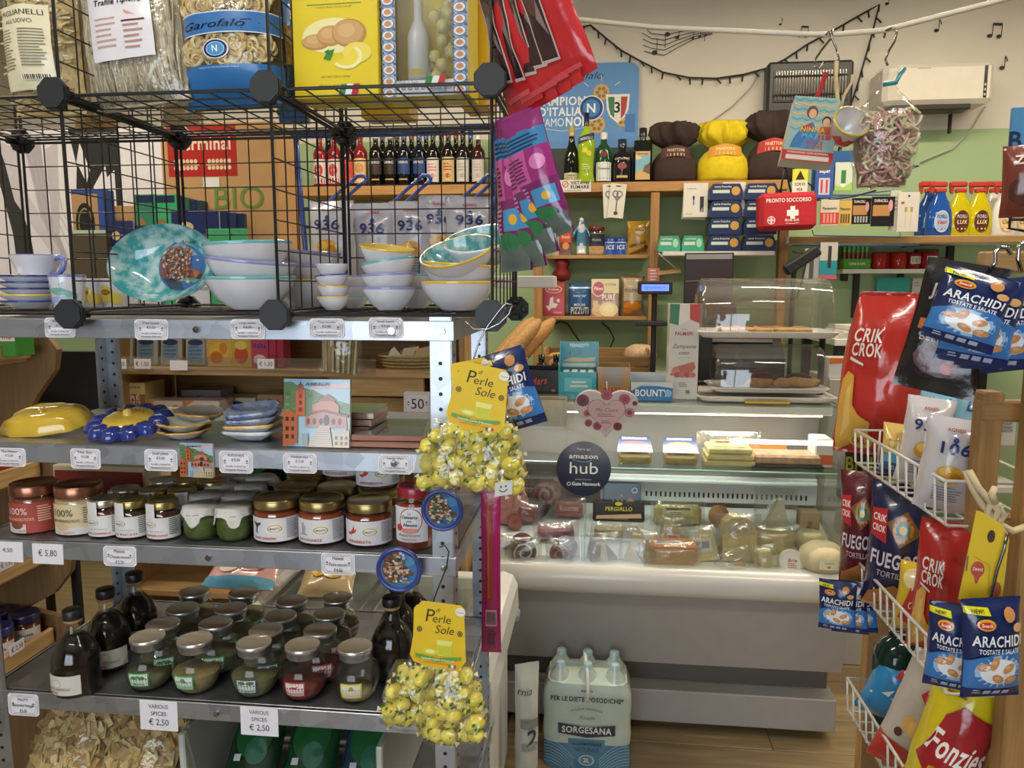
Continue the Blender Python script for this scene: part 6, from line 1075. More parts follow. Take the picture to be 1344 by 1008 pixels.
def d_palm(m):
    m.p([(0, .80), (.3, .78), (.33, 1), (0, 1)], '2f7a4c'); m.p([(.3, .78), (.68, .84), (.66, 1), (.33, 1)], 'e2e0d8'); m.p([(.68, .84), (1, .80), (1, 1), (.66, 1)], 'c04438'); m.t('PALMIERI', .5, .675, .036, '9a3a34', 1, 0, .62); m.l([(.42, .725), (.5, .745), (.58, .725)], .0014, '9a3a34'); m.t('Zampone', .5, .54, .042, '4a4440', 0, .35, .8); m.t('cotto', .5, .475, .038, '4a4440', 0, .35, .36); m.r(.3, .44, .7, .443, 'a09a92'); m.p([(.05, .25), (.2, .34), (.85, .40), (.92, .34), (.8, .29), (.3, .26)], 'b86a5c'); m.e(.24, .30, .14, .045, 'c8847a', 12)
    for i in range(4): m.e(.3+.17*i, .26, .12, .03, ['b05a50', 'c07468'][i % 2], 10)
    m.lines(.35, .17, .3, 3, .018, 'a09a94'); m.o(.3, .08, .05, .02, .2, 'c06a60'); m.r(.6, .06, .74, .10, '8a8a84')
carton('sausage_box', 'tall white box with Italian tricolour top and cooked sausage picture', 'box', 878, 399, 917, 521, YF+.04, .09, 'd2cec6', d_palm, z=ZC)
# pastry stand
def xw(x0, x1, y, Y): a = onY(x0, y, Y); b = onY(x1, y, Y); return (a.x+b.x)/2, b.x-a.x
st = thing('pastry_stand', 'two tier pastry stand with white trays and clear roll top domes', 'stand', (0, 0, 0)); YS0, YS1 = 2.70, 2.98
cx, w1 = xw(918, 1106, 436, YS0); zt = zz(436, YS0, 1010); zb = ZC+.014; zm = zz(510, YS0+.02, 1010)
def traym(cx, w, z, y0, y1, h=.022):
    m = MB(); n = 8; 
    def ring(ins, zz_):
        r = .03; pts = []
        for qx, qy, a0 in ((1, 1, 0), (-1, 1, 1), (-1, -1, 2), (1, -1, 3)):
            for k in range(5): a = a0*pi/2+k*pi/8; pts.append((cx+qx*(w/2-ins-r)+r*cos(a), (y0+y1)/2+qy*((y1-y0)/2-ins-r)+r*sin(a), zz_))
        return pts
    R = [ring(.02, z-h), ring(.012, z-h+.006), ring(.0, z-.003), ring(0, z), ring(.008, z), ring(.014, z-h+.010), ring(.05, z-h+.010)]; n = len(R[0]); vs = sum(R, [])
    m.add(vs, [(j*n+i, j*n+(i+1) % n, (j+1)*n+(i+1) % n, (j+1)*n+i) for j in range(len(R)-1) for i in range(n)]+[tuple(range((len(R)-1)*n, len(R)*n)), tuple(range(n))[::-1]], 'dcd9d4', False); return m
traym(cx, w1, zt, YS0, YS1).build('tray', 'plastic', st); cx2, w2 = xw(934, 1092, 512, YS0+.02); traym(cx2, w2, zm, YS0+.02, YS1-.03, .018).build('tray', 'plastic', st); traym(cx, w1, ZC+.022, YS0-.01, YS1, .020).build('tray', 'plastic', st)
for x in (cx-w1/2+.012, cx+w1/2-.02): MB().box((x, YS0+.16, (ZC+zt)/2), (.016, .03, zt-ZC-.02), '161618', .003).build('upright', 'rubber', st)
def dome(cx, w, z0, z1, y0, y1):
    m = MB(); pr = [(y0+(y1-y0)*.5-(y1-y0)*.5*cos(a)*(1 if 1 else 0), z0+(z1-z0)*sin(a)**.55) for a in [pi*i/18 for i in range(19)]]; n = len(pr); xs = [cx-w/2, cx-w/2+.012, cx+w/2-.012, cx+w/2]; ins = [.93, 1, 1, .93]
    ym = (y0+y1)/2; vs = [(x, ym+(y-ym)*s, z0+(z-z0)*s) for x, s in zip(xs, ins) for y, z in pr]
    m.add(vs, [(j*n+i, j*n+i+1, (j+1)*n+i+1, (j+1)*n+i) for j in range(3) for i in range(n-1)], 'e4e8e4', True)
    for j in (0, 3): m.add([vs[j*n+i] for i in range(n)], [tuple(range(n))], 'e4e8e4')
    return m
cx3, w3 = xw(923, 1099, 400, YS0+.01); [MB().tube([(x, 2.70+.012+(.27-.014)*(.5-.5*cos(a)), zt+.002+(zz(365, YS0+.10, 1010)-zt)*sin(a)**.55*.985) for a in [pi*k/14 for k in range(15)]], .0022, 'c9ccc8', 5).build('dome_edge', 'dome', st) for x in (cx3-w3/2+.01, cx3+w3/2-.01)]; dome(cx3, w3, zt+.001, zz(365, YS0+.10, 1010), YS0+.012, YS1-.012).build('dome_lid', 'dome', st); cx4, w4 = xw(942, 1086, 480, YS0+.04); dome(cx4, w4, zm+.001, zz(452, YS0+.12, 1010), YS0+.032, YS1-.04).build('dome_lid', 'dome', st)
q = random.Random(9)
for i in range(5):
    p = onY(952+i*24, 432, 2.80); t = thing('pizza_slice', 'small pizza slice under the upper dome, '+['first', 'second', 'third', 'fourth', 'fifth'][i]+' from the left', 'pizza', (p.x, 2.78+.012*(i % 2), zt-.011), (0, 0, q.uniform(-.3, .3)), 'pizza slices under the upper dome'); MB().box((0, 0, .012), (.064, .10, .022), 'd0a260', .006).build('crust', 'food', t); m = MB(m_top(.0235), .06, .095)
    for k in range(14): x, y = q.uniform(.05, .95), q.uniform(.03, .97); m.e(x, y, q.uniform(.08, .2), q.uniform(.06, .14), q.choice(['b8402c', 'c8542c', 'e0c48a', 'e8d4a4', 'd88a3c']), 8)
    m.build('topping', 'food', t)
for i, (px, rz) in enumerate([(995, -.9), (1030, -.75), (1054, -1.25)]):
    p = onY(px, 508, 2.80); t = thing('croissant', 'long pale brown bun under the lower dome, '+['left', 'middle', 'right'][i]+' one in front', 'bread', (p.x, 2.78+.02*i, zm-.005), (0, 0, rz), 'long buns under the lower dome'); MB().tube([(0, -.07+.02*k, .017+.004*sin(k)) for k in range(8)], [.006, .014, .017, .018, .018, .017, .014, .006], 'b9905c', 12).build('bun', 'food', t)
for i, px in enumerate((966, 1005, 1048)):
    p = onY(px, 500, 2.88); t = thing('dark_bun', 'dark chocolate bun at the back under the lower dome, '+['left', 'middle', 'right'][i]+' one', 'bread', (p.x, 2.885, zm-.005), group='dark buns under the lower dome'); MB().lathe([(0, 0), (.030, 0), (.042, .012), (.040, .03), (.02, .042), (0, .044)], '4a2e20', 20, sx=1.15).build('bun', 'food', t)
o = MB().box((0, 0, 0), (.15, .02, .012), 'c9a83a', .003).build('yellow_net', 'cloth'); o.location = (onY(1002, 530, 2.75).x, 2.69, ZC+.004); tag(o, 'strip of yellow netting under the pastry stand', 'netting'); o.scale = (1, 1, .5)
# water pack
t = thing('water_six_pack', 'shrink wrapped six pack of water with pale green and blue wrap on the floor', 'water pack', (onY(771, 880, 2.27).x, 2.27, .011)); w = onY(830, 900, 2.27).x-onY(712, 900, 2.27).x; d = .185; hw = zz(905, 2.27, 771)
def ws(u, v):
    a = (u % 1)*2*pi; ex = 1/(abs(cos(a))**7+abs(sin(a))**7)**(1/7); s = 1-.10*max(0, v-.88)/.12; bul = 1+.012*sin(6*a*1)*0+.010*sin(v*19)
    x = cos(a)*ex*w/2*s*bul; y = sin(a)*ex*d/2*s; bump = .006*abs(cos(x/(w/3)*pi)); return (x, y+d/2-(-bump if y > 0 else bump)*0, v*hw)
m = MB().grid(ws, 64, 16, lambda u, v: 'bccdc2' if v > .36-.10*abs(cos(u*2*pi))**2 else '4f86a4'); m.lathe([(1, hw), (.55, hw+.018), (0, hw+.022)], 'c2d2c8', 32, sx=w/2*.9, sy=d/2*.9, c=(0, d/2, 0), fn=lambda a, r, z: 1/(abs(cos(a))**7+abs(sin(a))**7)**(1/7)); m.build('shrink_wrap', 'film', t)
for ix in (-1, 0, 1):
    for iy in (0, 1): MB().lathe([(.036, hw-.004), (.030, hw+.016), (.017, hw+.034), (.0155, hw+.052), (.0125, hw+.055), (0, hw+.055)], ['c0d0c6']*2+['a9c6d0']*3, 18, (ix*w*.31, d*(.27+.46*iy), 0)).build('bottle_top', 'film', t)
MB().tube([(-.012, d*.62, hw+.058), (-.008, d*.4, hw+.062), (.0, d*.12, hw+.03), (.002, -.004, hw-.012), (.003, -.006, hw-.05)], .006, 'dfe2dc', 6).build('carry_handle', 'gloss', t)
m = MB(lambda u, v, dd: (u, -.0012-dd-.0006, v), w, hw, sub=.03); m.mp = lambda u, v, dd: (u, ws(.75+u/w*.2, v/hw)[1]-.004-dd, v)
m.t('MERCATA', .5, .93, .022, '2a3440', 1, 0, .13); m.t('PER LE DIETE IPOSODICHE*', .5, .825, .052, '1c2430', 1, 0, .82); m.t('ACQUA MINERALE', .5, .70, .026, '4a5a64', 0, 0, .36, arc=.03); m.t('Piatelle', .5, .615, .04, '6a7a80', 0, .35, .18)
m.p([(.18, .44), (.5, .40), (.82, .44), (.82, .56), (.5, .52), (.18, .56)], '26344a'); m.t('SORGESANA', .5, .455, .07, 'e2e8e4', 1, 0, .56); m.t('OLIGOMINERALE', .5, .31, .028, '26344a', 1, 0, .34); m.t('NATURALE', .5, .235, .045, '2f4a5c', 0, 0, .28); m.o(.5, .13, .09, .065, .2, 'b0c4c0', 20); m.e(.5, .13, .07, .05, '5a8aa4', 16); m.t('2L', .5, .11, .045, 'dfe8e4', 1)
for s_ in (0, 1):
    for k in range(9): m.l([((.0 if s_ == 0 else 1)+(1 if s_ == 0 else -1)*(.02+.34*j/8-.012*k*0), .36-.036*k-(.22)*(j/8)**2) for j in range(9) if .36-.036*k-.22*(j/8)**2 > .01], .0016, '9cc4d4') if k < 8 else None
m.build('printed_design', 'film', t)
o = bag('clear_water_wrap', 'clear wrapped bundle of bottles standing between freezer and water pack', 'water pack', .075, .42, .08, (onY(686, 950, 2.12).x+.01, 2.14, .012), (0, 0, .4), 'c9cfc9', lambda m: (m.r(.1, .55, .9, .62, '8a928e'), m.r(.15, .38, .8, .44, '9aa29e'), m.r(0, .0, 1, .22, '6a92a8'), m.t('2', .6, .42, .12, '3a444c', 1), m.t('mia', .3, .8, .05, '4a5a5a', 0, .2)), 120, .006, mat='gloss')
# ================================================================ BACK WALL SHELVES
YW, YSF = 4.045, 3.80
Z1 = onY(860, 238, YSF).z; Z2 = onY(790, 334, YSF).z; Z3 = onY(780, 416, YSF).z
ws_ = thing('wooden_wall_shelf', 'long pine wall shelf with posts and lower boards behind the counter', 'shelf'); PN = 'b8884e'
xa, xb = onY(392, 245, YSF).x, onY(1034, 245, YSF).x
MB().box(((xa+xb)/2, (YSF+YW)/2, Z1-.024), (xb-xa, YW-YSF, .047), PN, .003).build('top_board', 'wood', ws_)
px0, px1 = onY(706, 400, YSF).x, onY(857, 400, YSF).x
for x in (px0, px1, onY(1030, 300, YSF).x): MB().box((x, YSF+.03, (Z1-.05+.0)/2), (.042, .05, Z1-.05), 'a87c48', .003).build('post', 'wood_z', ws_)
for z in (Z2, Z3): MB().box(((px0+px1)/2, (YSF+YW)/2+.03, z-.009), (px1-px0-.045, YW-YSF-.07, .018), 'b08a58', .002).build('shelf_board', 'wood', ws_)
# bottles
def bottle(nm, lab, px, top, Y, glass, cap, draw, z, r=None, prof=None, group=None, wpx=18, lz=(.1, .55), mat='liquid', labc=None):
    p = onY(px, 236, Y); h = onY(px, top, Y).z-z; r = r or sc_(px, 230, Y)*wpx/2; t = thing(nm, lab, 'bottle', (p.x, Y, z), group=group)
    P = prof or [(0, 0), (.92, 0), (1, .015), (1, .60), (.9, .66), (.45, .74), (.36, .78), (.36, .9)]
    MB().lathe([(a*r, b*h) for a, b in P], glass, 18).build('bottle', mat, t); a, b = P[-1]
    MB().lathe([(a*r*1.12, b*h*.96), (a*r*1.15, h*.995), (0, h)], cap, 14).build('cap', 'gloss', t)
    if draw:
        m = MB(m_cyl(r*1.01, lz[0]*h), r*2.3, h*(lz[1]-lz[0]), sub=r*.5)
        if labc: m.r(0, 0, 1, 1, labc)
        draw(m); m.build('label', 'paper', t)
    return t
RB = lambda m: (m.e(.5, .55, .3, .26, 'b02a2c'), m.r(.1, .02, .9, .22, 'a8242c'))
CR = lambda m: (m.e(.5, .6, .3, .22, 'c08a54'), m.lines(.2, .3, .6, 2, .12, '7a4a3c'))
NV = lambda c, tc='d8d8e0': lambda m: (m.r(0, .35, 1, 1, c), m.t('NERO', .5, .78, .1, tc, 1, 0, .7), m.r(.2, .1, .8, .16, 'b89a5c'))
WL = lambda c: lambda m: (m.lines(.2, .7, .6, 3, .12, c), m.e(.5, .25, .2, .1, c, 8))
W_ = [(421, 182, '8a1f28', '7a1820', RB, 'd8ccc8'), (440, 182, '8a1f28', '7a1820', RB, 'd8ccc8'), (457, 184, '3a1a1c', '241416', RB, 'c8483c'), (474, 180, '7a1c22', '6a1a20', CR, 'd8bc84'), (494, 180, '14100f', 'c8c8c8', NV('2c221e'), None), (513, 180, '14100f', 'c8c8c8', NV('2c221e'), None), (531, 180, '101422', '2f56a0', NV('22407a'), None), (551, 180, '101422', '2f56a0', NV('22407a'), None), (569, 180, '12100f', '1a1a1c', WL('c86a9a'), 'd0cfc4'), (589, 178, '12100f', '8a2a2c', WL('b03a2c'), 'c9b27c'), (608, 180, '100f10', '161616', WL('9a9a9a'), 'c9c6b8'), (628, 182, '3a1418', 'd8d8d0', WL('b0a0a8'), 'c4bfb4')]
for i, (px, top, g, c, d, lc) in enumerate(W_):
    bottle('wine_bottle', ['red liqueur bottle at the left end of the wine row', 'red liqueur bottle second from the left of the wine row', 'dark red bottle third in the wine row', 'red bottle with tan label fourth in the wine row', 'dark wine bottle with white cap, left of the brown label pair', 'dark wine bottle with white cap, right of the brown label pair', 'wine bottle with blue label, left of the pair', 'wine bottle with blue label, right of the pair', 'wine bottle with colourful speckled white label', 'wine bottle with tan crest label and red cap', 'black wine bottle with plain cream label', 'rose wine bottle with pale label and white cap at the end of the row'][i], px, top-8, YSF+.05, g, c, d, Z1, group='wine bottles on the wall shelf', wpx=17, lz=(.06, .50), labc=lc)
for i, px in enumerate((433, 466, 503, 522, 541, 560, 580, 599, 618, 660)):
    bottle('wine_bottle', 'dark wine bottle in the rear row of the wall shelf, '+['first', 'second', 'third', 'fourth', 'fifth', 'sixth', 'seventh', 'eighth', 'ninth', 'tenth'][i]+' from the left', px, 172, YSF+.14, '16100f', ['2a2a2c', '7a1f22', '2f56a0'][i % 3], None, Z1, group='wine bottles in the rear row', wpx=16)
CH_ = [(0, 0), (.92, 0), (1, .015), (1, .42), (.85, .55), (.5, .68), (.36, .78), (.36, .86)]
bottle('sparkling_wine', 'sparkling wine bottle with gold foil neck on the wall shelf', 750, 166, YSF+.05, '14180f', 'b8a45c', lambda m: (m.lines(.2, .6, .6, 3, .2, '8a8064'), m.t('Asti', .5, .62, .2, '4a4434', 0, .3, .4)), Z1, wpx=20, prof=CH_, lz=(.03, .18), labc='cfc6a4')
bottle('sparkling_wine', 'second foil necked bottle half hidden at the left of the shelf', 690, 168, YSF+.08, '14180f', 'b8a45c', None, Z1, wpx=18, prof=CH_)
LM = [(0, 0), (.96, 0), (1, .02), (.84, .14), (.88, .30), (1, .48), (1, .60), (.7, .70), (.30, .78), (.28, .84)]
bottle('limoncello_bottle', 'tall lime yellow limoncello bottle with curved sides and navy cap', 769, 148, YSF+.03, '9ab82c', '18204a', lambda m: (m.p([(.05, .70), (.95, .82), (.95, .98), (.05, .86)], '24305c'), m.t('LIMONCELLO', .5, .80, .06, 'd8dcc0', 1, 0, .7, rot=.12), m.e(.44, .56, .14, .07, 'd8cf2c', 10), m.e(.64, .48, .14, .07, 'd0c828', 10), m.lines(.3, .2, .4, 3, .05, 'c9d88a')), Z1, wpx=23, prof=LM, lz=(.12, .72))
bottle('gin_bottle', 'green gin bottle with white label on the wall shelf', 792, 174, YSF+.05, '1f4a2c', 'd8d8d4', lambda m: (m.r(0, .02, 1, .58, 'd8dcd8'), m.t('Tanqueray', .5, .36, .07, '3a3a3a', 0, .3, .7), m.r(.1, .08, .9, .11, '9a9a98'), m.e(.5, .82, .18, .09, '7a2a30', 12)), Z1, wpx=21, lz=(.02, .68), prof=[(0, 0), (.95, 0), (1, .02), (1, .62), (.85, .70), (.42, .78), (.38, .90)])
bottle('amaro_bottle', 'squat dark liqueur bottle with tree emblem on the wall shelf', 816, 183, YSF+.05, '1c1a20', '1c2640', lambda m: (m.t('CASTAGNERI', .5, .84, .08, 'c9c0b0', 1, 0, .7), m.e(.5, .58, .22, .14, '8a4a44', 8), m.r(.46, .36, .54, .5, '8a4a44'), m.r(.25, .1, .75, .2, 'c0a860')), Z1, wpx=26, prof=[(0, 0), (.95, 0), (1, .02), (1, .52), (.9, .64), (.42, .72), (.40, .86)], lz=(.04, .6))
cx, z0, w, h = bb(832, 166, 856, 236, YSF+.03); t = thing('rum_bottle', 'square black bottle with seaside picture label on the wall shelf', 'bottle', (cx, YSF+.03, Z1)); h = onY(843, 166, YSF+.03).z-Z1; MB().box((0, .03, h*.38), (w, .06, h*.76), '141312', .006).build('bottle', 'liquid', t); MB().lathe([(.018, h*.74), (.014, h*.80), (.014, h*.86)], '141312', 12, (0, .03, 0)).lathe([(.019, h*.84), (.019, h*.99), (0, h)], '1a1a1a', 12, (0, .03, 0)).build('neck', 'gloss', t)
m = MB(m_flat(), w, h); m.r(.1, .05, .9, .56, 'c8a86c'); m.p([(.1, .18), (.9, .3), (.9, .5), (.1, .46)], '7fb0c4'); m.p([(.9, .14), (.5, .2), (.6, .3), (.9, .36)], '6a5a3c'); m.p([(.1, .4), (.5, .44), (.1, .5)], 'd8c89c'); m.t('Gin di Capri', .5, .50, .03, '3a2c1c', 1, 0, .6); m.build('label', 'paper', t)
# panettone parcels
def parcel(lab, px, x0, x1, top, col, band, Y, z):
    cx, z0, w, h = bb(x0, top, x1, 236, Y); h = onY(px, top, Y).z-z; t = thing('panettone_parcel', lab, 'cake', (cx, Y+.08, z), group='wrapped panettone cakes'); r = w/2; cr = lambda a, rr, zc: 1+.05*sin(9*a+zc*60)+.03*sin(17*a)
    wv = lambda a, z: .5*noise.noise(Vector((cos(a)*2.2, sin(a)*2.2, z*3+px)))+.35*noise.noise(Vector((cos(a)*5, sin(a)*5, z*5+px)))
    m = MB(); m.lathe([(r*a, h*b) for a, b in [(0, 0), (.90, 0), (1.0, .06), (1.02, .20), (.94, .36), (.74, .47), (.52, .53), (.40, .56)]], col, 64, sy=.8, fn=lambda a, rr, zc: 1+.10*wv(a*1, zc/h)+.02*sin(14*a)*(zc/h)); m.build('wrapped_cake', 'cloth', t)
    m = MB(); m.lathe([(r*a, h*b) for a, b in [(.40, .55), (.66, .60), (.90, .68), (1.0, .76), (.92, .90), (.72, .97), (.50, .93), (.34, .80), (.2, .72), (0, .70)]], col, 80, sy=.72, fn=lambda a, rr, zc: 1+(.6*wv(a, zc/h)+.16*sin(5*a+px)+.13*sin(11*a+zc*25))*min(1, max(0, zc/h-.53)*6)); m.build('gathered_top', 'cloth', t)
    m = MB(lambda u, v, d: ((r*.90+d)*sin(u/r), -(r*.74+d)*cos(u/r), h*.36+v+.02*h*(1-(u/r)**2)), r*1.7, h*.20, sub=r*.2); m.p([(0, 0), (.5, .12), (1, 0), (.93, .8), (.5, 1), (.07, .8)], band[0]); m.t(band[1], .5, .5, .22, band[2], 1, 0, .5); m.r(.25, .15, .75, .36, 'd8b87c'); m.build('ribbon_card', 'paper', t)
parcel('dark brown cloth wrapped cake with gathered top on the wall shelf', 888, 857, 918, 155, '3a2a24', ('4a2426', 'PANETTONE', 'd8c0a0'), YSF+.01, Z1)
parcel('bright yellow cloth wrapped cake with orange ribbon card on the wall shelf', 954, 918, 987, 153, 'd8c018', ('d89a2c', 'PANDORO', 'f0e0a8'), YSF+.01, Z1)
parcel('dark brown wrapped cake with red card behind the hanging book box', 1018, 984, 1050, 140, '3a2a26', ('b8302c', 'PANETTONE', 'e8c8a0'), YSF+.01, Z1)
# blue champion board
cx, z0, w, h = bb(695, 80, 838, 236, YSF+.19); h = onY(770, 80, YSF+.19).z-Z1; t = thing('advert_board', 'blue advertising board with round corners, pasta wheels and a tricolour shield', 'board', (cx, YSF+.20, Z1+.001), (-.05, 0, 0)); rc = .05; pts = [(-w/2, 0), (w/2, 0)]+[(w/2-rc+rc*cos(a), h-rc+rc*sin(a)) for a in [i*pi/12 for i in range(7)]]+[(-w/2+rc+rc*cos(a), h-rc+rc*sin(a)) for a in [pi/2+i*pi/12 for i in range(7)]]
MB().prism(pts, 0, .012, '5f93cc').build('board', 'paper', t); m = MB(m_flat(), w, h); m.r(0, 0, 1, .32, '3a3c42'); m.mp = lambda u, v, d: (u, -d, v+.085*h); m.t('Garofalo', .46, .79, .055, '26324a', 0, .35, .42); m.t('CAMPIONI', .30, .585, .065, 'eef2f6', 1, 0, .50); m.t("D'ITALIA", .28, .50, .065, 'eef2f6', 1, 0, .40); m.t('SIAMO', .20, .415, .065, 'e2eaf2', 0, 0, .24); m.t('NOI', .42, .415, .07, 'f6f8fa', 1, 0, .18)
m.l([(.04, .36), (.12, .40), (.3, .375), (.5, .40), (.55, .46)], .002, 'dfe8f2')
def wheel(u, v, s): m.e(u, v, s, s*w/h, 'c9a466', 14); [m.e(u+s*.5*cos(k*pi/3), v+s*.5*w/h*sin(k*pi/3), s*.22, s*.22*w/h, '8a7448', 8) for k in range(6)]
wheel(.66, .68, .075); wheel(.62, .42, .08); wheel(.86, .46, .07)
m.e(.57, .555, .115, .115*w/h, 'dfe6ee', 24); m.e(.57, .555, .105, .105*w/h, '24407c', 24); m.e(.57, .555, .08, .08*w/h, '3f7fc0', 20); m.t('N', .57, .52, .07, 'f2f6fa', 1)
sh = [(.70, .66), (.92, .66), (.91, .54), (.88, .48), (.81, .43), (.74, .48), (.71, .54)]; m.p(sh, 'e6e6e2'); m.p([(.72, .64), (.78, .64), (.78, .47), (.745, .50), (.73, .55)], '3f7a4c'); m.p([(.78, .64), (.84, .64), (.84, .46), (.81, .45), (.78, .47)], 'e2e0da'); m.p([(.84, .64), (.90, .64), (.89, .55), (.875, .50), (.84, .46)], 'a8403c'); m.t('3', .81, .515, .08, '16181c', 1)
for a, b in (((.66, .77), (.66, .82)), ((.54, .73), (.50, .76)), ((.78, .73), (.83, .76))): m.l([a, b], .003, 'dfe8f2')
m.r(.88, .36, .97, .5, '3f78b8'); m.build('printed_design', 'paper', t)
# signs and hanging cards on the shelf edge
def card(nm, lab, x0, y0, x1, y1, Y, col, draw, cat='card', rz=0, dep=.002, rot=None, mat='paper', grp=None):
    cx, z0, w, h = bb(x0, y0, x1, y1, Y); t = thing(nm, lab, cat, (cx, Y, z0), rot or (0, rz, 0), grp); MB().box((0, dep/2, h/2), (w, dep, h), col, .0004).build('card', mat, t)
    if draw: m = MB(m_flat(), w, h); draw(m); m.build('printed_design', 'paper', t)
    return t
card('no_smoking_sign', 'white no smoking sign with red symbol on the pine shelf edge', 735, 236, 776, 252, YSF-.005, 'd6d2c8', lambda m: (m.o(.17, .65, .10, .26, .25, 'b83a30'), m.l([(.11, .5), (.23, .8)], .003, 'b83a30'), m.t('VIETATO', .64, .62, .26, '2a2826', 1, 0, .6), m.t('FUMARE', .64, .28, .26, '2a2826', 1, 0, .6), m.lines(.15, .1, .7, 1, .08, '8a8a84')), 'sign')
for i, (x0, x1, rz) in enumerate([(793, 812, -.06), (797, 818, .10)]): card('keyring_card', ['rear white keyring card on the shelf edge', 'front white keyring card with silver heart on the shelf edge'][i], x0, 241, x1, 286, YSF-.012-.006*i, 'd8d4c8', lambda m: (m.e(.5, .93, .2, .02, '3a3a3a', 8), m.o(.36, .70, .2, .10, .35, '6a6a6c', 12), m.o(.62, .70, .2, .10, .35, '6a6a6c', 12), m.p([(.25, .62), (.75, .62), (.5, .48)], '7a7a7c'), m.r(.46, .2, .54, .5, '6a6a6c'), m.e(.5, .14, .14, .06, '4a3a2c', 8)), rz=rz, grp='keyring cards')
for i, (x0, x1) in enumerate([(897, 929), (948, 978)]):
    card('cable_card', ['white charging cable pack, left one on the pine shelf edge', 'white charging cable pack, right one on the pine shelf edge'][i], x0, 240-i*1, x1, 285-i, YSF-.03, 'd8d4c8', lambda m: (m.t('Charging cable', .32, .82, .03, '4a4a4a', 1, 0, .4), m.r(.68, .15, .84, .6, '2a2c30'), m.p([(.7, .2), (.82, .3), (.82, .15), (.7, .15)], '8a8c90'), m.r(.40, .35, .44, .62, '2f4a6a') if i == 0 else m.o(.45, .45, .14, .1, .15, '2f4a6a'), m.r(.38, .52, .46, .62, '24364a'), m.t('€ 5,90', .25, .08, .03, '6a6a6a', 0, 0, .26)), dep=.012, grp='charging cable packs')
    card('cable_card', ['hidden cable pack behind the left white one', 'hidden cable pack behind the right white one'][i], x0-2, 244, x1-3, 288, YSF-.014, 'c9c4b8', None, rz=.05, dep=.010, grp='charging cable packs')
# second and third boards
Y2 = YSF+.09
carton('snack_box', 'orange and brown snack box beside the statue', 'box', 735, 304, 750, 335, Y2, .05, '6a3424', lambda m: (m.r(0, .55, 1, 1, 'c8482c'), m.e(.5, .4, .3, .16, 'd88a3c', 10), m.t('Snack', .5, .72, .12, 'f0d8c0', 1, 0, .7)), z=Z2)
carton('cream_tube', 'pale upright packet at the left end of the second board', 'packet', 724, 296, 734, 335, Y2, .03, 'b8a88c', None, z=Z2)
h = onY(763, 284, Y2).z-Z2; t = thing('madonna_statuette', 'small statuette of a robed praying figure in blue and white on the second board', 'statuette', (onY(763, 320, Y2).x, Y2+.03, Z2)); sx = h/.20
MB().lathe([(0, 0), (.030*sx, 0), (.030*sx, .012*sx), (.024*sx, .016*sx), (.026*sx, .05*sx), (.024*sx, .10*sx), (.026*sx, .14*sx), (.018*sx, .16*sx), (.010*sx, .166*sx), (.013*sx, .178*sx), (.012*sx, .192*sx), (0, .2*sx)], ['8a7a64', '8a7a64', 'c9d4dc', 'c9d4dc', 'd8dce0', 'c4d0da', 'c4d0da', 'd0b89c', 'd8b89c', 'd8d4cc', 'd8d4cc'], 20, sy=.8).build('figure', 'ceramic', t)
MB().lathe([(.033*sx, .05*sx), (.034*sx, .10*sx), (.031*sx, .14*sx), (.021*sx, .165*sx), (.016*sx, .19*sx), (.004*sx, .203*sx)], '4f86ac', 20, (0, .006, 0), sy=.8).build('cloak', 'ceramic', t)
for s_ in (-1, 1): MB().tube([(s_*.022*sx, -.005, .145*sx), (s_*.036*sx, -.02*sx, .12*sx), (s_*.045*sx, -.03*sx, .095*sx)], .006*sx, '5a90b4', 8).build('arm', 'ceramic', t)
t = thing('sauce_jar', 'jar with red lid and navy label on the second board', 'jar', (onY(783, 320, Y2).x, Y2+.04, Z2)); jar_mesh(t, .042, onY(783, 297, Y2).z-Z2, .018, '7a2420', 'gloss', 'c9b48c', .97, lambda m: (m.r(0, .35, 1, 1, '26304a'), m.t('Hoisin', .5, .62, .14, 'c9c0a0', 1, 0, .5), m.e(.5, .2, .3, .16, 'c08a54')), (.1, .85), 'c2a884', 2.2, .92)
for i, px in enumerate((801, 815)): t = thing('chewing_gum_tub', ['blue ice gum tub beside the red lidded jar', 'blue ice gum tub beside the demerara bag'][i], 'gum tub', (onY(px, 325, Y2).x, Y2+.03, Z2), group='blue gum tubs'); hh = onY(px, 311, Y2).z-Z2; MB().lathe([(0, 0), (.026, 0), (.028, .006), (.028, hh*.72), (.025, hh*.75)], 'c9d4e0', 18).lathe([(.028, hh*.74), (.028, hh*.97), (0, hh)], '2a4a9a', 18).build('tub', 'gloss', t); m = MB(m_cyl(.0284, 0), .06, hh*.72, sub=.012); m.r(0, .05, 1, .95, '2f5ab0'); m.t('ICE', .5, .46, .30, 'e8f0f8', 1, .1, .7); m.l([(.1, .25), (.9, .4)], .004, 'c03a44'); m.build('label', 'gloss', t)
S_ = lambda m: (m.e(.55, .72, .25, .12, 'e0d0a0', 12), m.t('Eridania', .55, .70, .06, '8a3a2c', 1, .1, .4), m.p([(.0, .0), (.95, .3), (1, .5), (.9, .1)], '7a5a34'), m.t('DEMERARA', .48, .28, .08, '3a2c1c', 1, 0, .8, rot=.25), m.e(.86, .24, .1, .06, '8a2a24', 8), m.p([(0, .62), (1, .85), (1, 1), (0, 1)], 'd8a838'))
cx, z0, w, h = bb(823, 290, 853, 335, Y2); bag('sugar_bag', 'golden demerara sugar bag at the end of the second board', 'sugar', w, h, .05, (cx, Y2+.03, Z2+.001), (0, 0, 0), 'c9a04a', S_, 130, .002, fin=.02)
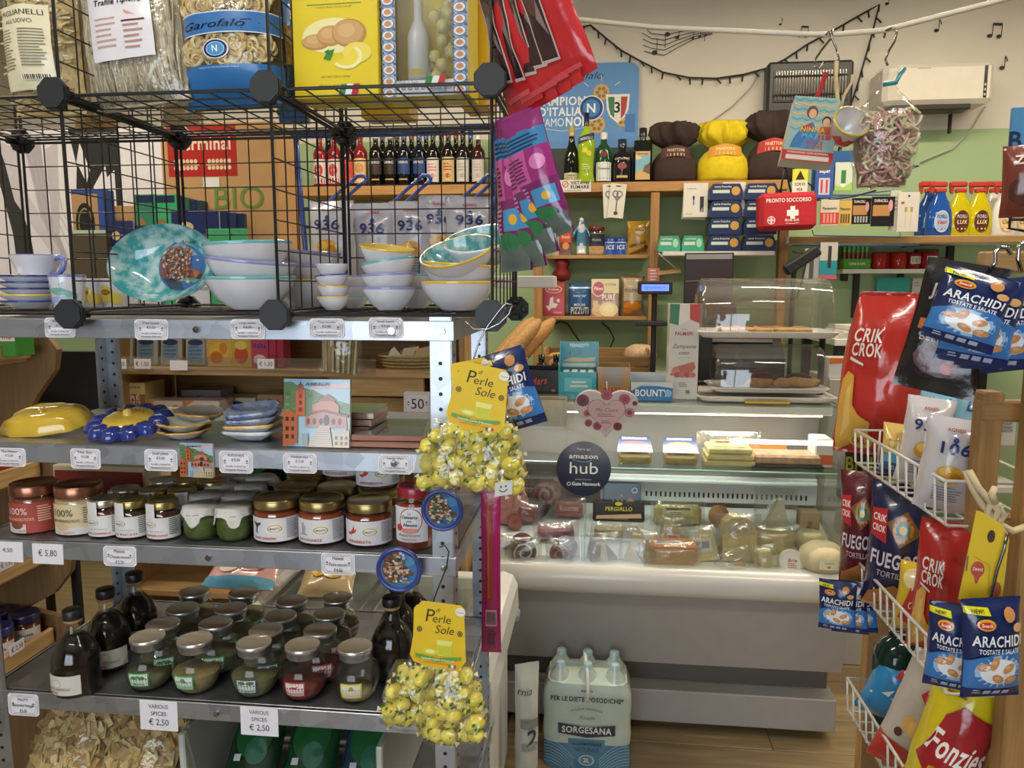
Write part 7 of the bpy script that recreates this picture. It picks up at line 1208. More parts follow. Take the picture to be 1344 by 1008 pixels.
carton('tea_box', 'red tea box with white lion emblem on the third board', 'box', 712, 371, 741, 416, Y2, .08, 'b02834', lambda m: (m.e(.5, .80, .38, .12, 'd8c8c0', 16), m.e(.5, .80, .34, .10, 'b83a40', 16), m.t('Eridania', .5, .77, .06, 'f0e4dc', 1, .1, .5), m.p([(.15, .3), (.3, .32), (.35, .55), (.5, .58), (.48, .4), (.7, .36), (.6, .25), (.4, .24), (.3, .15)], 'e2d8d0'), m.t('e', .72, .42, .14, 'e8dcd4', 1), m.t('Classico', .68, .08, .06, 'e8dcd4', 0, .3, .4)), z=Z3)
cx, z0, w, h = bb(746, 373, 776, 416, Y2); bag('flour_bag', 'blue flour bag with white lettering on the third board', 'flour', w, h, .06, (cx, Y2+.035, Z3+.001), (0, 0, 0), '2a5a90', lambda m: (m.r(0, .84, 1, .88, 'd8e0e4'), m.t('TIPO "00"', .5, .58, .06, 'd8e0e8', 1, 0, .6), m.t('MOLINI', .5, .30, .08, 'dfe6ea', 1, 0, .5), m.t('PIZZUTI', .5, .06, .20, 'f0f4f6', 1, 0, .8)), 131, .001, fin=.02, mat='gloss', pin=0)
carton('mashed_potato_box', 'tall brown mashed potato box with potatoes picture on the third board', 'box', 776, 366, 812, 416, Y2, .06, 'cdbb80', d_pure2, z=Z3)
cx, z0, w, h = bb(815, 363, 846, 416, Y2); bag('polenta_bag', 'clear bag of orange polenta pieces on the third board', 'food bag', w, h, .06, (cx, Y2+.035, Z3+.001), (0, 0, 0), '9a7a54', lambda m: (m.r(.1, .38, .9, .95, 'b8a88c'), m.t('POLENTA', .5, .6, .08, '5a4a34', 1, 0, .7), m.e(.5, .26, .4, .12, 'd88a2c', 12), m.e(.3, .14, .2, .08, 'c9782c', 10), m.r(0, .95, 1, 1, '7a4a2c')), 132, .003, fin=.03)
t = thing('red_ornament', 'dark red ornament figure hanging between the boards', 'ornament', (onY(737, 370, YSF+.12).x, YSF+.12, onY(737, 370, YSF+.12).z)); MB().lathe([(0, 0), (.04, .01), (.05, .04), (.03, .07), (.045, .09), (.03, .12), (.02, .13), (.035, .15), (0, .17)], '7a1a1c', 16).build('figure', 'plastic', t)
# bread crates on the back bench
ZBn = onY(780, 494, 3.5).z
bn = thing('back_bench', 'low work bench behind the counter carrying bread and the till', 'bench'); MB().box((.11, 3.55, ZBn-.02), (1.5, .44, .04), 'a8a49c', .004).build('top', 'plastic', bn); MB().box((.11, 3.57, (ZBn-.04)/2), (1.4, .38, ZBn-.04), '7a766e', .004).build('cabinet', 'plastic', bn)
cr = thing('bread_crate', 'shallow wooden crate of bread loaves behind the counter', 'crate', (onY(782, 480, 3.42).x, 3.52, ZBn+.001)); wc = onY(850, 480, 3.42).x-onY(712, 480, 3.42).x
for z in (.03, .08): MB().box((0, -.12, z), (wc, .012, .042), '8a6a40', .002).build('slat', 'wood', cr); MB().box((0, .12, z+.02), (wc, .012, .042), '8a6a40', .002).build('slat', 'wood', cr)
for x in (-1, 1): MB().box((x*(wc/2-.006), 0, .07), (.012, .22, .13), 'c09a66', .002).build('end_panel', 'wood', cr)
MB().box((0, 0, .006), (wc-.03, .22, .01), '8a6a40', .002).build('base', 'wood', cr)
q = random.Random(21)
for i, (px, py, r, c) in enumerate([(735, 468, .07, 'd0a048'), (720, 472, .055, 'cf9a44'), (752, 474, .05, 'c8923c'), (800, 478, .07, 'c79a5c'), (833, 478, .075, 'c8a06a'), (842, 460, .075, 'c4a884'), (815, 484, .05, 'd0a868')]):
    p = onY(px, py, 3.48); t = thing('bread_loaf', ['round golden loaf, highest at the left of the crate', 'golden loaf at the left end of the crate', 'small golden roll behind the turquoise display', 'brown loaf in the middle of the crate', 'large crusty loaf at the right of the crate', 'floury loaf on top at the right of the crate', 'small roll in front at the right of the crate'][i], 'bread', (p.x, 3.45+.05*(i % 3), max(ZBn+.014, p.z-r*.7)), (0, 0, q.uniform(0, 3)), 'loaves in the crate'); MB().lathe([(0, 0), (r*.8, .004), (r, r*.35), (r*.85, r*.75), (r*.45, r*.98), (0, r*1.02)], c, 20, sx=1.15, sy=.85, fn=lambda a, rr, z: 1+.04*sin(5*a+i)).build('loaf', 'food', t)
for i, (px, rz) in enumerate([(652, .3), (668, -.2), (640, .1)]):
    p = onY(px, 462, 3.5); t = thing('baguette', ['pale baguette leaning behind the cube corner, middle one', 'pale baguette nearest the pine post', 'pale baguette at the left behind the cube corner'][i], 'bread', (p.x, 3.40+.1*i, ZBn+.03), (0, .75, .3), 'baguettes'); MB().tube([(0, 0, .0+.035*k) for k in range(10)], [.012, .03, .034, .036, .036, .036, .035, .034, .028, .012], 'c09258', 12).build('loaf', 'food', t)
carton('orange_packet', 'small orange and white packet beside the black carton', 'packet', 680, 470, 692, 494, 3.3, .03, 'd89a4c', lambda m: m.r(0, 0, 1, .4, 'e0d8c8'), z=None)
# till display, monitor, shelf with egg boxes
t = thing('till_display', 'black customer display on a pole with glowing blue screen', 'display', (onY(860, 400, 3.30).x, 3.34, ZBn+.001)); zd = onY(860, 378, 3.3).z-ZBn; MB().cyl((0, .02, .0), (0, .02, zd), .012, '1a1a1c', 10).build('pole', 'rubber', t); MB().box((0, .01, .006), (.12, .1, .012), '1a1a1c', .003).build('base', 'rubber', t); MB().box((0, 0, zd+.0), (.145, .035, .055), '141518', .004).build('housing', 'rubber', t); m = MB(lambda u, v, d: (u, -.018-d, zd-.014+v), .115, .028); m.r(0, 0, 1, 1, '5f7fe0'); m.t('BENVENUTI', .5, .3, .4, '24305c', 0, 0, .8); m.build('screen', 'screen', t); MB().box((.02, .03, zd*.62), (.2, .08, .02), '1c1c1e', .003).build('receipt_tray', 'rubber', t)
t = thing('cash_register', 'black cash register on the bench behind the pastry stand', 'till', (onY(972, 450, 3.32).x-.02, 3.50, ZBn+.001)); MB().prism([(-.12, 0), (.10, 0), (.10, .20), (.02, .22), (-.12, .10)], -.25, .22, '1b1b1d', 'x').build('body', 'rubber', t); MB().box((0, -.05, .17), (.36, .01, .02), '3a3a3e', .002, Matrix.Rotation(-.7, 3, 'X')).build('key_strip', 'rubber', t); MB().box((-.08, .06, .26), (.24, .02, .14), '161618', .004).build('screen', 'rubber', t)
carton('red_note', 'small pink and red card pinned on the pine post', 'card', 850, 352, 866, 372, YSF-.006, .004, 'c9746a', lambda m: m.lines(.2, .8, .6, 4, .2, 'e8d0c8'), z=None)
cx, z0, w, h = bb(898, 332, 962, 400, 3.30); t = thing('monitor', 'dark till monitor screen behind the sausage box', 'monitor', (cx, 3.30, ZBn+.001), (0, 0, -.1)); zo = z0-ZBn; MB().box((0, .012, zo+h/2), (w, .02, h), '1b1a1b', .003).build('housing', 'rubber', t); m = MB(lambda u, v, d: (u, .001-d, zo+.006+v), w-.014, h-.012); m.r(0, 0, 1, 1, '2a1a1c'); m.r(0, .9, 1, 1, '8a8a88'); m.l([(0, .45), (.5, .47), (1, .42)], .004, '6a5a4c'); m.build('screen', 'paper', t); MB().box((0, .02, zo/2), (.05, .02, zo), '1b1a1b', .002).build('foot', 'rubber', t); MB().box((0, .03, .006), (.16, .12, .012), '1b1a1b', .003).build('base', 'rubber', t)
ZE = onY(940, 330, 3.72).z
xa, xb = onY(862, 330, 3.72).x, onY(1022, 330, 3.72).x; es = thing('white_wall_shelf', 'thin white shelf under the egg boxes beside the pine post', 'shelf'); MB().box(((xa+xb)/2, 3.86, ZE-.011), (xb-xa-.05, .36, .02), 'd0ccc2', .002).build('board', 'plastic', es)
for i, (x, y) in enumerate(((866, 352), (890, 361))): MB().box(onY(878, 357, 3.74), (.11, .02, .02), 'b48a52', .002, Matrix.Rotation(-.12, 3, 'Y')).build('bracket', 'wood', es) if i else MB().tube([onY(864, 332, 3.73), onY(888, 353, 3.73)], .003, 'c9c0b0', 5).build('brace', 'plastic', es)
def eggbox(lab, x0, y0, x1, y1, Y, z, c, grp):
    cx, z0, w, h = bb(x0, y0, x1, y1, Y); t = thing('egg_box', lab, 'egg box', (cx, Y, z), group=grp); MB().prism([(-w/2, 0), (w/2, 0), (w/2, h*.5), (w*.40, h), (-w*.40, h), (-w/2, h*.5)], 0, .09, c).build('box', 'gloss', t); m = MB(m_flat(), w, h); m.r(.1, .42, .6, .62, 'c9d4cc'); m.t('uova fresche', .4, .76, .12, 'd8dcd0', 1, 0, .5); m.e(.78, .55, .13, .28, 'c89a4c' if c < '3' else '9ad0b0', 12); m.build('printed_design', 'gloss', t)
for i, (x0, x1) in enumerate([(864, 893), (895, 924)]): eggbox(['green egg box at the left on the white shelf', 'green egg box second on the white shelf'][i], x0, 308, x1, 329, 3.74, ZE, '3f9a7c', 'green egg boxes')
eh = onY(950, 308, 3.74).z-ZE
for r in range(4):
    for k, (x0, x1) in enumerate([(929, 973), (975, 1019)]): eggbox('navy egg box in the '+['lowest', 'second', 'third', 'topmost'][r]+' layer, '+['left', 'right'][k]+' column', x0, 309, x1, 330, 3.74, ZE+r*(eh+.001), '22345c', 'navy egg boxes')
# right hand shelves
ZR = onY(1200, 309, 3.72).z; xa = onY(1036, 310, 3.72).x; o = thing('white_wall_shelf', 'long white shelf with wooden edge under the detergents', 'shelf'); MB().box((xa+.85, 3.885, ZR-.016), (1.7, .31, .03), 'd2cebf', .002).build('board', 'plastic', o); MB().box((xa+.85, 3.722, ZR-.018), (1.7, .010, .03), 'a8804c', .002).build('wooden_edge', 'wood', o)
for px in (1262, 1120): x = onY(px, 330, 3.9).x; MB().box((x, 4.02, ZR-.12), (.03, .03, .17), '1c1c1c', .002).build('bracket', 'rubber', o)
ZQ = onY(1180, 353, 3.86).z; xa, xb = onY(1106, 353, 3.86).x, onY(1254, 353, 3.86).x; o = thing('white_wall_shelf', 'short white shelf with red candles below the detergents', 'shelf'); MB().box(((xa+xb)/2, 3.95, ZQ-.010), (xb-xa, .18, .02), 'd2d0c4', .002).build('board', 'plastic', o)
for px in (1126, 1184): x = onY(px, 370, 4.0).x; MB().box((x, 4.025, ZQ-.13), (.028, .02, .22), '1c1c1c', .002).build('bracket', 'rubber', o)
def deterg(lab, px, Y, col, tr, lc, top=240):
    h = onY(px, 256, Y).z-ZR; t = thing('detergent_bottle', lab, 'detergent', (onY(px, 290, Y).x, Y, ZR+.001), group='detergent spray bottles'); sx = .058
    P = [(0, 0), (.9, 0), (1, .03), (1.02, .3), (.95, .55), (.72, .8), (.42, .96), (.36, 1.05)]; MB().lathe([(a*sx, b*h) for a, b in P], col, 22, sy=.6).build('bottle', 'liquid', t)
    hm = MB(); hm.box((0, 0, h*1.10), (.045, .03, h*.10), 'c03a34', .004); hm.box((-.012, 0, h*1.25), (.075, .026, h*.13), 'c03a34', .006); hm.prism([(-.05, h*1.25), (-.03, h*1.2), (-.035, h*1.02), (-.045, h*1.05)], -.007, .007, 'b83430'); hm.build('trigger_head', 'plastic', t)
    m = MB(lambda u, v, d: (sx*1.02*sin(u/sx), -(sx*.62+d+.001)*cos(u/sx), v), sx*1.5, h, sub=.02); m.e(.5, .34, .38, .27, lc[0], 20); m.e(.5, .34, .34, .24, lc[1], 20); m.t('FOREX' if 0 else 'FORLI', .5, .42, .08, lc[2], 1, 0, .5); m.t(lc[3], .5, .28, .09, lc[4], 1, .1, .5); m.r(.3, .14, .7, .18, lc[4]); m.build('label', 'gloss', t)
    S = bagsurf(.13, h*1.42, .09, px, .006, .02, .04); b = MB()
    for s_ in (1, -1): b.grid(lambda a, c: S((a-.5)*.13, c*h*1.42, 0, s_), 8, 10, 'f2f4f2')
for i, (px, Y, c, lc) in enumerate([(1218, 3.86, '1f4a8a', ('c8d4e0', '9ab4d8', '26407c', 'Vetri', 'c03a44')), (1232, 3.78, '2050a0', ('c8d4e0', 'a8bcd8', '26407c', 'Vetri', 'c03a44')), (1258, 3.79, 'c4b40c', ('6a3a24', '5a3020', 'd8d0e0', 'LUX', 'f0e0b0')), (1284, 3.79, 'c4b40c', ('6a3a24', '5a3020', 'd8d0e0', 'LUX', 'f0e0b0')), (1303, 3.88, 'd0cfc8', ('d89a4c', 'e0c89c', '3a4a8a', 'Clean', '8a4a2c')), (1317, 3.79, 'd4d3cc', ('d89a4c', 'e0c89c', '3a4a8a', 'Clean', '8a4a2c')), (1340, 3.86, 'd0cfc8', ('d89a4c', 'e0c89c', '3a4a8a', 'Clean', '8a4a2c'))]):
    deterg(['dark blue detergent bottle behind the front blue one', 'blue detergent bottle with red trigger in front', 'yellow detergent bottle with brown label, left one', 'yellow detergent bottle with brown label, right one', 'white detergent bottle half hidden behind', 'white detergent bottle with orange label in front', 'white detergent bottle at the right edge'][i], px, Y, c, 0, lc)
for i, px in enumerate((1155, 1163, 1180, 1203, 1221)): t = thing('red_candle', 'red glass candle on the short white shelf, '+['first', 'second', 'third', 'fourth', 'fifth'][i]+' from the left', 'candle', (onY(px-3, 340, 3.92).x, 3.90+.03*(i % 2), ZQ+.001), group='red candles'); hh = onY(px, 331, 3.9).z-ZQ; MB().lathe([(0, 0), (.033, 0), (.036, .006), (.036, hh*.9), (.033, hh*.92)], '9a1f20', 18).lathe([(.034, hh*.9), (.034, hh*.99), (0, hh)], '7a1a1a', 18).build('glass', 'liquid', t); i > 2 and (lambda m: (m.r(0, 0, 1, 1, 'd0c8b4'), m.o(.5, .5, .36, .36, .15, '5a4a34'), m.e(.5, .5, .22, .22, '8a7a50', 10), m.build('label', 'paper', t)))(MB(m_cyl(.0363, hh*.3), .05, hh*.45, sub=.012))
t = thing('candle_tray', 'green card tray of small lip balm tubes on the short white shelf', 'tray', (onY(1124, 345, 3.88).x, 3.90, ZQ+.001)); w = onY(1142, 345, 3.88).x-onY(1106, 345, 3.88).x; MB().box((0, 0, .024), (w, .06, .048), '4f9a34', .002).build('tray', 'gloss', t); m = MB(m_flat(y=-.03), w, .048); m.t('CARE & LIFE', .5, .4, .22, 'e0e8c8', 1, 0, .6); m.build('lettering', 'gloss', t)
for k in range(6): MB().cyl((-w/2+.012+k*(w-.024)/5, 0, .046), (-w/2+.012+k*(w-.024)/5, 0, .08), .009, '8a3a2c', 10).cyl((-w/2+.012+k*(w-.024)/5, 0, .08), (-w/2+.012+k*(w-.024)/5, 0, .112), .009, '4fa83c', 10).build('tube', 'gloss', t)
carton('dark_blue_box', 'dark blue flat box under the detergent shelf', 'box', 1102, 317, 1138, 330, 3.93, .08, '1f2c54', lambda m: m.r(0, .6, 1, 1, '6a4a3c'), z=ZQ+.125)
for i, (x0, x1, y0) in enumerate([(1204, 1232, 327), (1226, 1246, 338)]): carton('brown_carton', ['brown carton behind the labelled candles', 'small brown carton at the end of the short shelf'][i], 'box', x0, y0, x1, 353, 3.965, .05, '5a4a38', None, z=ZQ+.001, mat='card')
carton('teal_folder', 'teal folder leaning below the candle shelf', 'folder', 1150, 364, 1193, 420, 3.95, .03, '2a8f88', None, z=None)
for i, (x0, x1) in enumerate([(1197, 1210), (1213, 1228)]): card('grey_card', ['grey white pack of red pens, left one', 'grey white pack of red pens, right one'][i], x0, 365, x1, 400, 3.97, 'b8b4a8', lambda m: (m.r(.3, .05, .45, .45, 'b03a34'), m.r(.6, .05, .75, .45, 'b03a34'), m.lines(.2, .8, .6, 2, .1, '8a8a84')), grp='pen packs', dep=.008)
# papers and small boxes on the lower right bench
ZPp = onY(1160, 442, 3.6).z; o = thing('side_table', 'white table under the teal folder with papers', 'table'); xa = onY(1098, 440, 3.4).x; MB().box((xa+.45, 3.72, ZPp-.015), (.9, .6, .03), 'd0cdc4', .003).build('top', 'plastic', o)
for x in (xa+.03, xa+.87):
    for y in (3.45, 3.98): MB().box((x, y, (ZPp-.03)/2), (.04, .04, ZPp-.03), '1c1c1e', .002).build('leg', 'rubber', o)
MB().box((xa+.45, 3.72, .66), (.8, .5, .03), 'c9c6bc', .003).build('lower_shelf', 'plastic', o)
for i in range(5): o = MB().box((0, 0, 0), (.20-.006*i, .26, .010), ['d8d4cc', 'cfcac2', 'e0dcd4', 'c9c4bc', 'dcd8d0'][i], .001).build('paper_stack', 'paper'); o.location = (onY(1122, 430, 3.55).x+.01*i, 3.60, ZPp+.006+.0102*i); o.rotation_euler.z = .06*i-.1; tag(o, ['lowest', 'second', 'third', 'fourth', 'topmost'][i]+' pad of the paper pile on the white table', 'papers', 'paper pads in a pile')
carton('first_aid_carton', 'white and green carton on the white table', 'box', 1205, 412, 1238, 440, 3.55, .1, 'c9cfc9', lambda m: (m.e(.4, .4, .2, .25, '3f8a4c'), m.r(0, .8, 1, 1, '5f8a94')), z=ZPp+.001); carton('white_carton', 'small cream and red carton at the right of the white table', 'box', 1237, 388, 1256, 440, 3.6, .06, 'c8bca8', lambda m: m.r(.1, .6, .9, .9, 'b04a3c'), z=ZPp+.001)
carton('white_cabinet', 'plain white cabinet beside the deli counter', 'cabinet', 1084, 498, 1150, 700, 3.1, .30, 'b9b5a8', None, z=0.0, mat='plastic')
carton('blue_orange_box', 'blue white and orange box on the white cabinet', 'box', 1088, 470, 1117, 498, 3.12, .1, 'd0d4d4', lambda m: (m.r(.6, .1, .95, .7, '3f7fc0'), m.p([(0, .7), (1, .8), (1, 1), (0, 1)], 'd8782c')), z=onY(1124, 498, 3.1).z+.001)
# first aid kit and blister packs in front of the shelf end
YA = 3.55
cx, z0, w, h = bb(998, 252, 1074, 301, YA); t = thing('first_aid_bag', 'red zip first aid bag with white cross hanging at the shelf end', 'first aid bag', (cx, YA, z0), (0, -.03, 0)); MB().box((0, .05, h/2), (w, .1, h), 'b42430', .018).build('bag', 'cloth', t); m = MB(m_flat(y=-.0005), w, h); m.t('PRONTO SOCCORSO', .5, .74, .10, 'f0e4e0', 1, 0, .78); m.r(.47, .36, .67, .52, 'f0e6e2'); m.r(.53, .28, .61, .62, 'f0e6e2'); m.o(.20, .26, .07, .11, .2, 'e8d4d0'); m.r(.14, .24, .26, .28, 'e8d4d0'); m.r(.185, .18, .215, .36, 'e8d4d0'); m.t('first aid', .56, .22, .07, 'f0e4e0', 1, 0, .24); m.l([(.45, .17), (.56, .15), (.68, .17)], .002, 'e8d4d0'); m.build('lettering', 'paper', t); MB().tube([(-w*.4, .03, h*.97), (-w*.1, .02, h*.93), (w*.3, .03, h*.96)], .003, '3a1418', 5).build('zip', 'rubber', t); MB().tube([(-w*.1, .05, h), (-w*.04, .06, h+.10), (0, .08, h+.12), (w*.1, .06, h)], .004, '1c1a1c', 6).build('strap', 'rubber', t)
BP = [(1077, 262, 1101, 296, 'd0c4b4', 'red battery blister pack', lambda m: (m.r(0, .05, 1, .5, 'c03a34'), [m.r(.15+i*.19, .1, .27+i*.19, .46, 'd88a80') for i in range(4)], m.t('Panasonic', .5, .62, .1, '24283a', 1, 0, .8))), (1101, 263, 1118, 296, 'c9a85c', 'gold battery blister pack', lambda m: ([m.r(.15+i*.19, .1, .27+i*.19, .46, '5a3a1c') for i in range(4)], m.t('Panasonic', .5, .62, .1, '24283a', 1, 0, .8))), (1118, 260, 1143, 294, '1f1e20', 'black and copper battery pack with pink rabbit, left one', lambda m: (m.r(.05, .35, .8, .72, 'b0804c'), m.e(.8, .66, .1, .2, 'd0909c', 10), m.t('DURACELL', .4, .82, .09, 'd8d4cc', 1, 0, .6), [m.r(.15+i*.15, .06, .24+i*.15, .3, 'a8a4a0') for i in range(5)])), (1144, 258, 1174, 297, '1f1e20', 'black and copper battery pack with pink rabbit, right one', lambda m: (m.r(.05, .35, .8, .72, 'b0804c'), m.e(.82, .7, .1, .2, 'd0909c', 10), m.t('DURACELL', .4, .82, .09, 'd8d4cc', 1, 0, .6))), (1070, 216, 1094, 260, '3f5a9a', 'blue blister pack with two small tubes', lambda m: (m.r(.2, .1, .8, .6, 'b8bcd0'), m.r(.3, .15, .42, .55, 'c03a34'), m.r(.58, .15, .7, .55, 'c03a34'), m.t('Super', .5, .76, .1, 'f0f0f0', 1, 0, .6))), (1096, 213, 1119, 250, 'c9cfc0', 'white pack with green glue stick', lambda m: (m.r(.35, .25, .62, .72, '2f7a3c'), m.r(.35, .12, .62, .25, 'e0e0d8'), m.p([(0, 0), (1, 0), (1, .3), (.5, .12), (0, .2)], '9ac45c'))), (1040, 222, 1060, 256, 'd8cf3a', 'yellow and white warning card with black print', lambda m: (m.r(0, 0, 1, .55, 'd8d4c8'), m.t('SORVE', .5, .36, .12, '1c1c1c', 1, 0, .7), m.t('PER', .5, .15, .12, '1c1c1c', 1, 0, .4), m.p([(.2, .6), (.5, .95), (.8, .6)], '1c1c1c'))), (1178, 252, 1206, 304, 'd0ccc2', 'white card with two gold earphone plugs', lambda m: (m.r(.15, .7, .3, .76, 'b83a34'), m.e(.5, .9, .06, .03, '3a3a3a', 8), m.r(.36, .1, .42, .5, 'c9c0a8'), m.r(.62, .1, .68, .5, 'c9c0a8'), m.r(.33, .5, .45, .62, 'a89448'), m.r(.59, .5, .71, .62, 'a89448'))), (1168, 250, 1182, 302, 'c4c0b6', 'white slim card beside the battery packs', lambda m: m.lines(.2, .8, .5, 4, .1, '8a8a88')), (1076, 318, 1099, 366, '2f8a94', 'teal blister pack with a black tool', lambda m: (m.r(0, .5, 1, 1, 'b8b4ac'), m.r(.45, .3, .65, .9, '2a2a2c'), m.r(0, 0, 1, .1, 'c84a6a'))), (1056, 326, 1076, 372, 'a8a6a2', 'grey blister pack with a blade', lambda m: m.r(.3, .1, .6, .8, '4a4a4c')), (1066, 198, 1120, 250, '2f5a8c', 'dark blue backing card behind the glue stick', None)]
for i, (x0, y0, x1, y1, c, l, d) in enumerate(BP): card('blister_pack', l+' hanging by the first aid bag', x0, y0, x1, y1, YA+.045+.009*(i % 3)+(.02 if i == 11 else 0), c, d, 'blister pack', dep=.008, mat='gloss')
hd = thing('wire_rack', 'blue wire rack carrying the battery packs', 'rack'); PP = lambda x, y: onY(x, y, YA+.07)
MB().tube([PP(1066, 302), PP(1068, 309), PP(1182, 311), PP(1172, 250), PP(1066, 262)], .003, '2a4a8a', 5).build('frame', 'gloss', hd); [MB().tube([PP(1040, y), PP(1206, y), PP(1206, y)+Vector((0, .2, 0))], .003, '2a4a8a', 5).build('bar', 'gloss', hd) for y in (218, 256, 263, 322)]; MB().tube([PP(1040, 235), PP(1060, 240), PP(1090, 262), PP(1120, 258), PP(1150, 250)], .004, '1c1c1e', 5).build('cable', 'rubber', hd)
sc2 = thing('barcode_scanner', 'black handheld scanner on a stand behind the pastry dome', 'scanner', (onY(1046, 370, 3.3).x, 3.36, ZBn+.001)); zsc = onY(1020, 345, 3.3).z-ZBn; MB().box((0, 0, .006), (.12, .1, .012), '161618', .003).build('base', 'rubber', sc2); MB().tube([(0, 0, .01), (0, 0, zsc-.05), (.01, 0, zsc)], .010, '1a1a1c', 8).build('stalk', 'rubber', sc2); MB().box((.03, 0, zsc+.01), (.16, .05, .045), '161618', .008, Matrix.Rotation(-.6, 3, 'Y')).build('head', 'rubber', sc2)
for i, pts in enumerate([[(712, 440), (720, 430), (735, 422), (745, 425), (755, 440), (764, 452)], [(790, 423), (800, 432), (806, 445), (800, 458), (790, 462)], [(1040, 330), (1054, 332), (1058, 345), (1052, 370), (1046, 390)]]): tag(MB().tube([onY(x, y, 3.98 if i < 2 else 3.6) for x, y in pts], .004, '141416', 5).build('cable', 'rubber'), ['thin black cable looping under the third board, left one', 'thin black cable looping under the third board, right one', 'black curled cable beside the scanner'][i], 'cable')
# white floating shelf beside cube corner
cx, z0, w, h = bb(640, 362, 728, 378, 2.29); t = thing('white_floating_shelf', 'small white slab shelf jutting out behind the purple sweets bags', 'shelf', (cx, 2.29, z0)); MB().box((0, .06, h/2), (w, .12, h), 'd8d6d0', .003).build('slab', 'plastic', t)
# ================================================================ WALL: heater, air conditioner, note decals, fairy lights, cord
cx, z0, w, h = bb(1005, 82, 1117, 150, 3.97); t = thing('electric_heater', 'black wall heater with a row of bright chrome bars', 'heater', (cx, 3.93, z0)); MB().box((0, .05, h/2), (w, .09, h), '23272a', .012).build('housing', 'plastic', t); MB().box((0, .003, h*.52), (w*.86, .006, h*.62), '3a3c3c', .002).build('reflector', 'steel', t)
for i in range(26): x = -w*.40+i*w*.8/25; MB().cyl((x, -.003, h*.24), (x, -.003, h*.80), .0032, 'd0cabc', 6).build('bar', 'chrome', t)
for k in (.34, .70): MB().cyl((-w*.42, -.008, h*k), (w*.42, -.008, h*k), .004, '2a2a2a', 6).build('rail', 'rubber', t)
cx, z0, w, h = bb(1160, 82, 1306, 136, 3.84); t = thing('air_conditioner', 'white wall air conditioner with black control strip', 'air conditioner', (cx, 3.84, z0)); MB().box((0, .10, h/2), (w, .2, h), 'd6d0c2', .02).build('housing', 'plastic', t); m = MB(m_flat(y=-.0005), w, h); m.p([(.90, .12), (.93, .12), (.93, .90), (.90, .90)], '1c1c1e')
for v in (.2, .32, .44): m.e(.915, v, .008, .035, 'c9c4b8', 10)
m.r(.30, .86, .42, .885, 'b89a94'); m.build('control_strip', 'gloss', t); MB().box((-w*.05, .06, -.012), (w*.72, .1, .024), '26241f', .004).build('air_flap', 'plastic', t); MB().box((w*.26, .16, -.06), (.012, .02, .09), '1c1c1c', .002).build('bracket', 'rubber', t)
def note(lab, px, py, s, kind):
    p = onY(px, py, 4.043); u = sc_(px, py, 4.04)*s; o = thing('music_note_decal', lab, 'decal', (p.x, 4.043, p.z)); m = MB(m_flat(), 1, 1); B = '17171a'
    m.e(.5, 0, u*.30, u*.22, B, 12); m.l([(.5+u*.26, 0), (.5+u*.30, u*1.3)], u*.09, B)
    if kind == 2: m.e(.5+u*1.0, -.1*u, u*.30, u*.22, B, 12); m.l([(.5+u*1.26, -.1*u), (.5+u*1.3, u*1.2)], u*.09, B); m.l([(.5+u*.28, u*1.3), (.5+u*1.32, u*1.22)], u*.28, B)
    else: m.l([(.5+u*.30, u*1.3), (.5+u*.5, u*.95), (.5+u*.55, u*.7)], u*.13, B)
    m.build('vinyl', 'paper', o)
for i, a in enumerate([(1164, 5, 9, 1), (1229, 40, 11, 1), (1299, 47, 12, 2), (1315, 89, 12, 1), (1049, 47, 9, 2), (1024, 32, 6, 1)]): note(['black music note near the top of the photo', 'black music note above the air conditioner', 'black pair of beamed notes above the air conditioner', 'black music note right of the air conditioner', 'black beamed notes behind the white cord', 'small black sharp sign on the wall'][i], *a)
o = thing('staff_decal', 'black wall decal of a wavy music staff with notes', 'decal', (0, 0, 0)); m = MB(); m2 = MB(lambda u, v, d: (u, 4.043-d, v), 1, 1); B = '17171a'
L = lambda pts: [(lambda p: (p.x+.5, p.z))(onY(x, y, 4.043)) for x, y in pts]
for k in range(5): m2.l(L([(842+k*.8, 35+k*8-(k == 0)*3), (855, 44+k*6.4), (872, 46+k*6.6-(0)), (890, 42+k*5), (910, 39+k*3.2), (935, 38+k*1.6)]), .0035, B)
for x, y, s in [(876, 45, 3.4), (859, 69, 3.6), (889, 49, 2.6), (909, 50, 2), (918, 48, 1.8), (926, 46, 1.6)]: p = L([(x, y)])[0]; u = sc_(x, y, 4.04)*s; m2.e(p[0], p[1], u, u*.85, B, 10); m2.l([(p[0]+u*.8*(1 if y > 46 else -1), p[1]), (p[0]+u*.8*(1 if y > 46 else -1), p[1]+(5*u if y > 46 else -5*u))], .003, B)
m2.build('vinyl', 'paper', o)
# fairy-light cable
fp = [(742, 46), (758, 37), (775, 33), (795, 50), (815, 66), (840, 80), (870, 95), (905, 102), (940, 103), (975, 98), (1005, 90), (1030, 78), (1060, 58), (1090, 42), (1125, 22), (1154, 6), (1146, 40), (1136, 75), (1126, 110), (1116, 140), (1106, 175), (1100, 200)]
fl_ = thing('fairy_light_cable', 'black unlit fairy light cable draped along the wall', 'fairy lights', (0, 0, 0)); dense = []
for a, b in zip(fp, fp[1:]): dense += [(a[0]+(b[0]-a[0])*k/2, a[1]+(b[1]-a[1])*k/2) for k in range(2)]
MB().tube([onY(x, y, 4.035) for x, y in dense+[fp[-1]]], .0045, '17171a', 5).build('cable', 'rubber', fl_); bm_ = MB().cyl((0, 0, 0), (.006, -.01, -.034), .0042, '1b1b1e', 6).mesh('bulb'); bm_.materials.append(MAT['rubber'])
for i, (x, y) in enumerate(dense): o = bpy.data.objects.new('bulb', bm_); COL.objects.link(o); o.parent = fl_; o.location = onY(x, y, 4.033); o.rotation_euler = (0, [.3, -.5, .1][i % 3], 0)
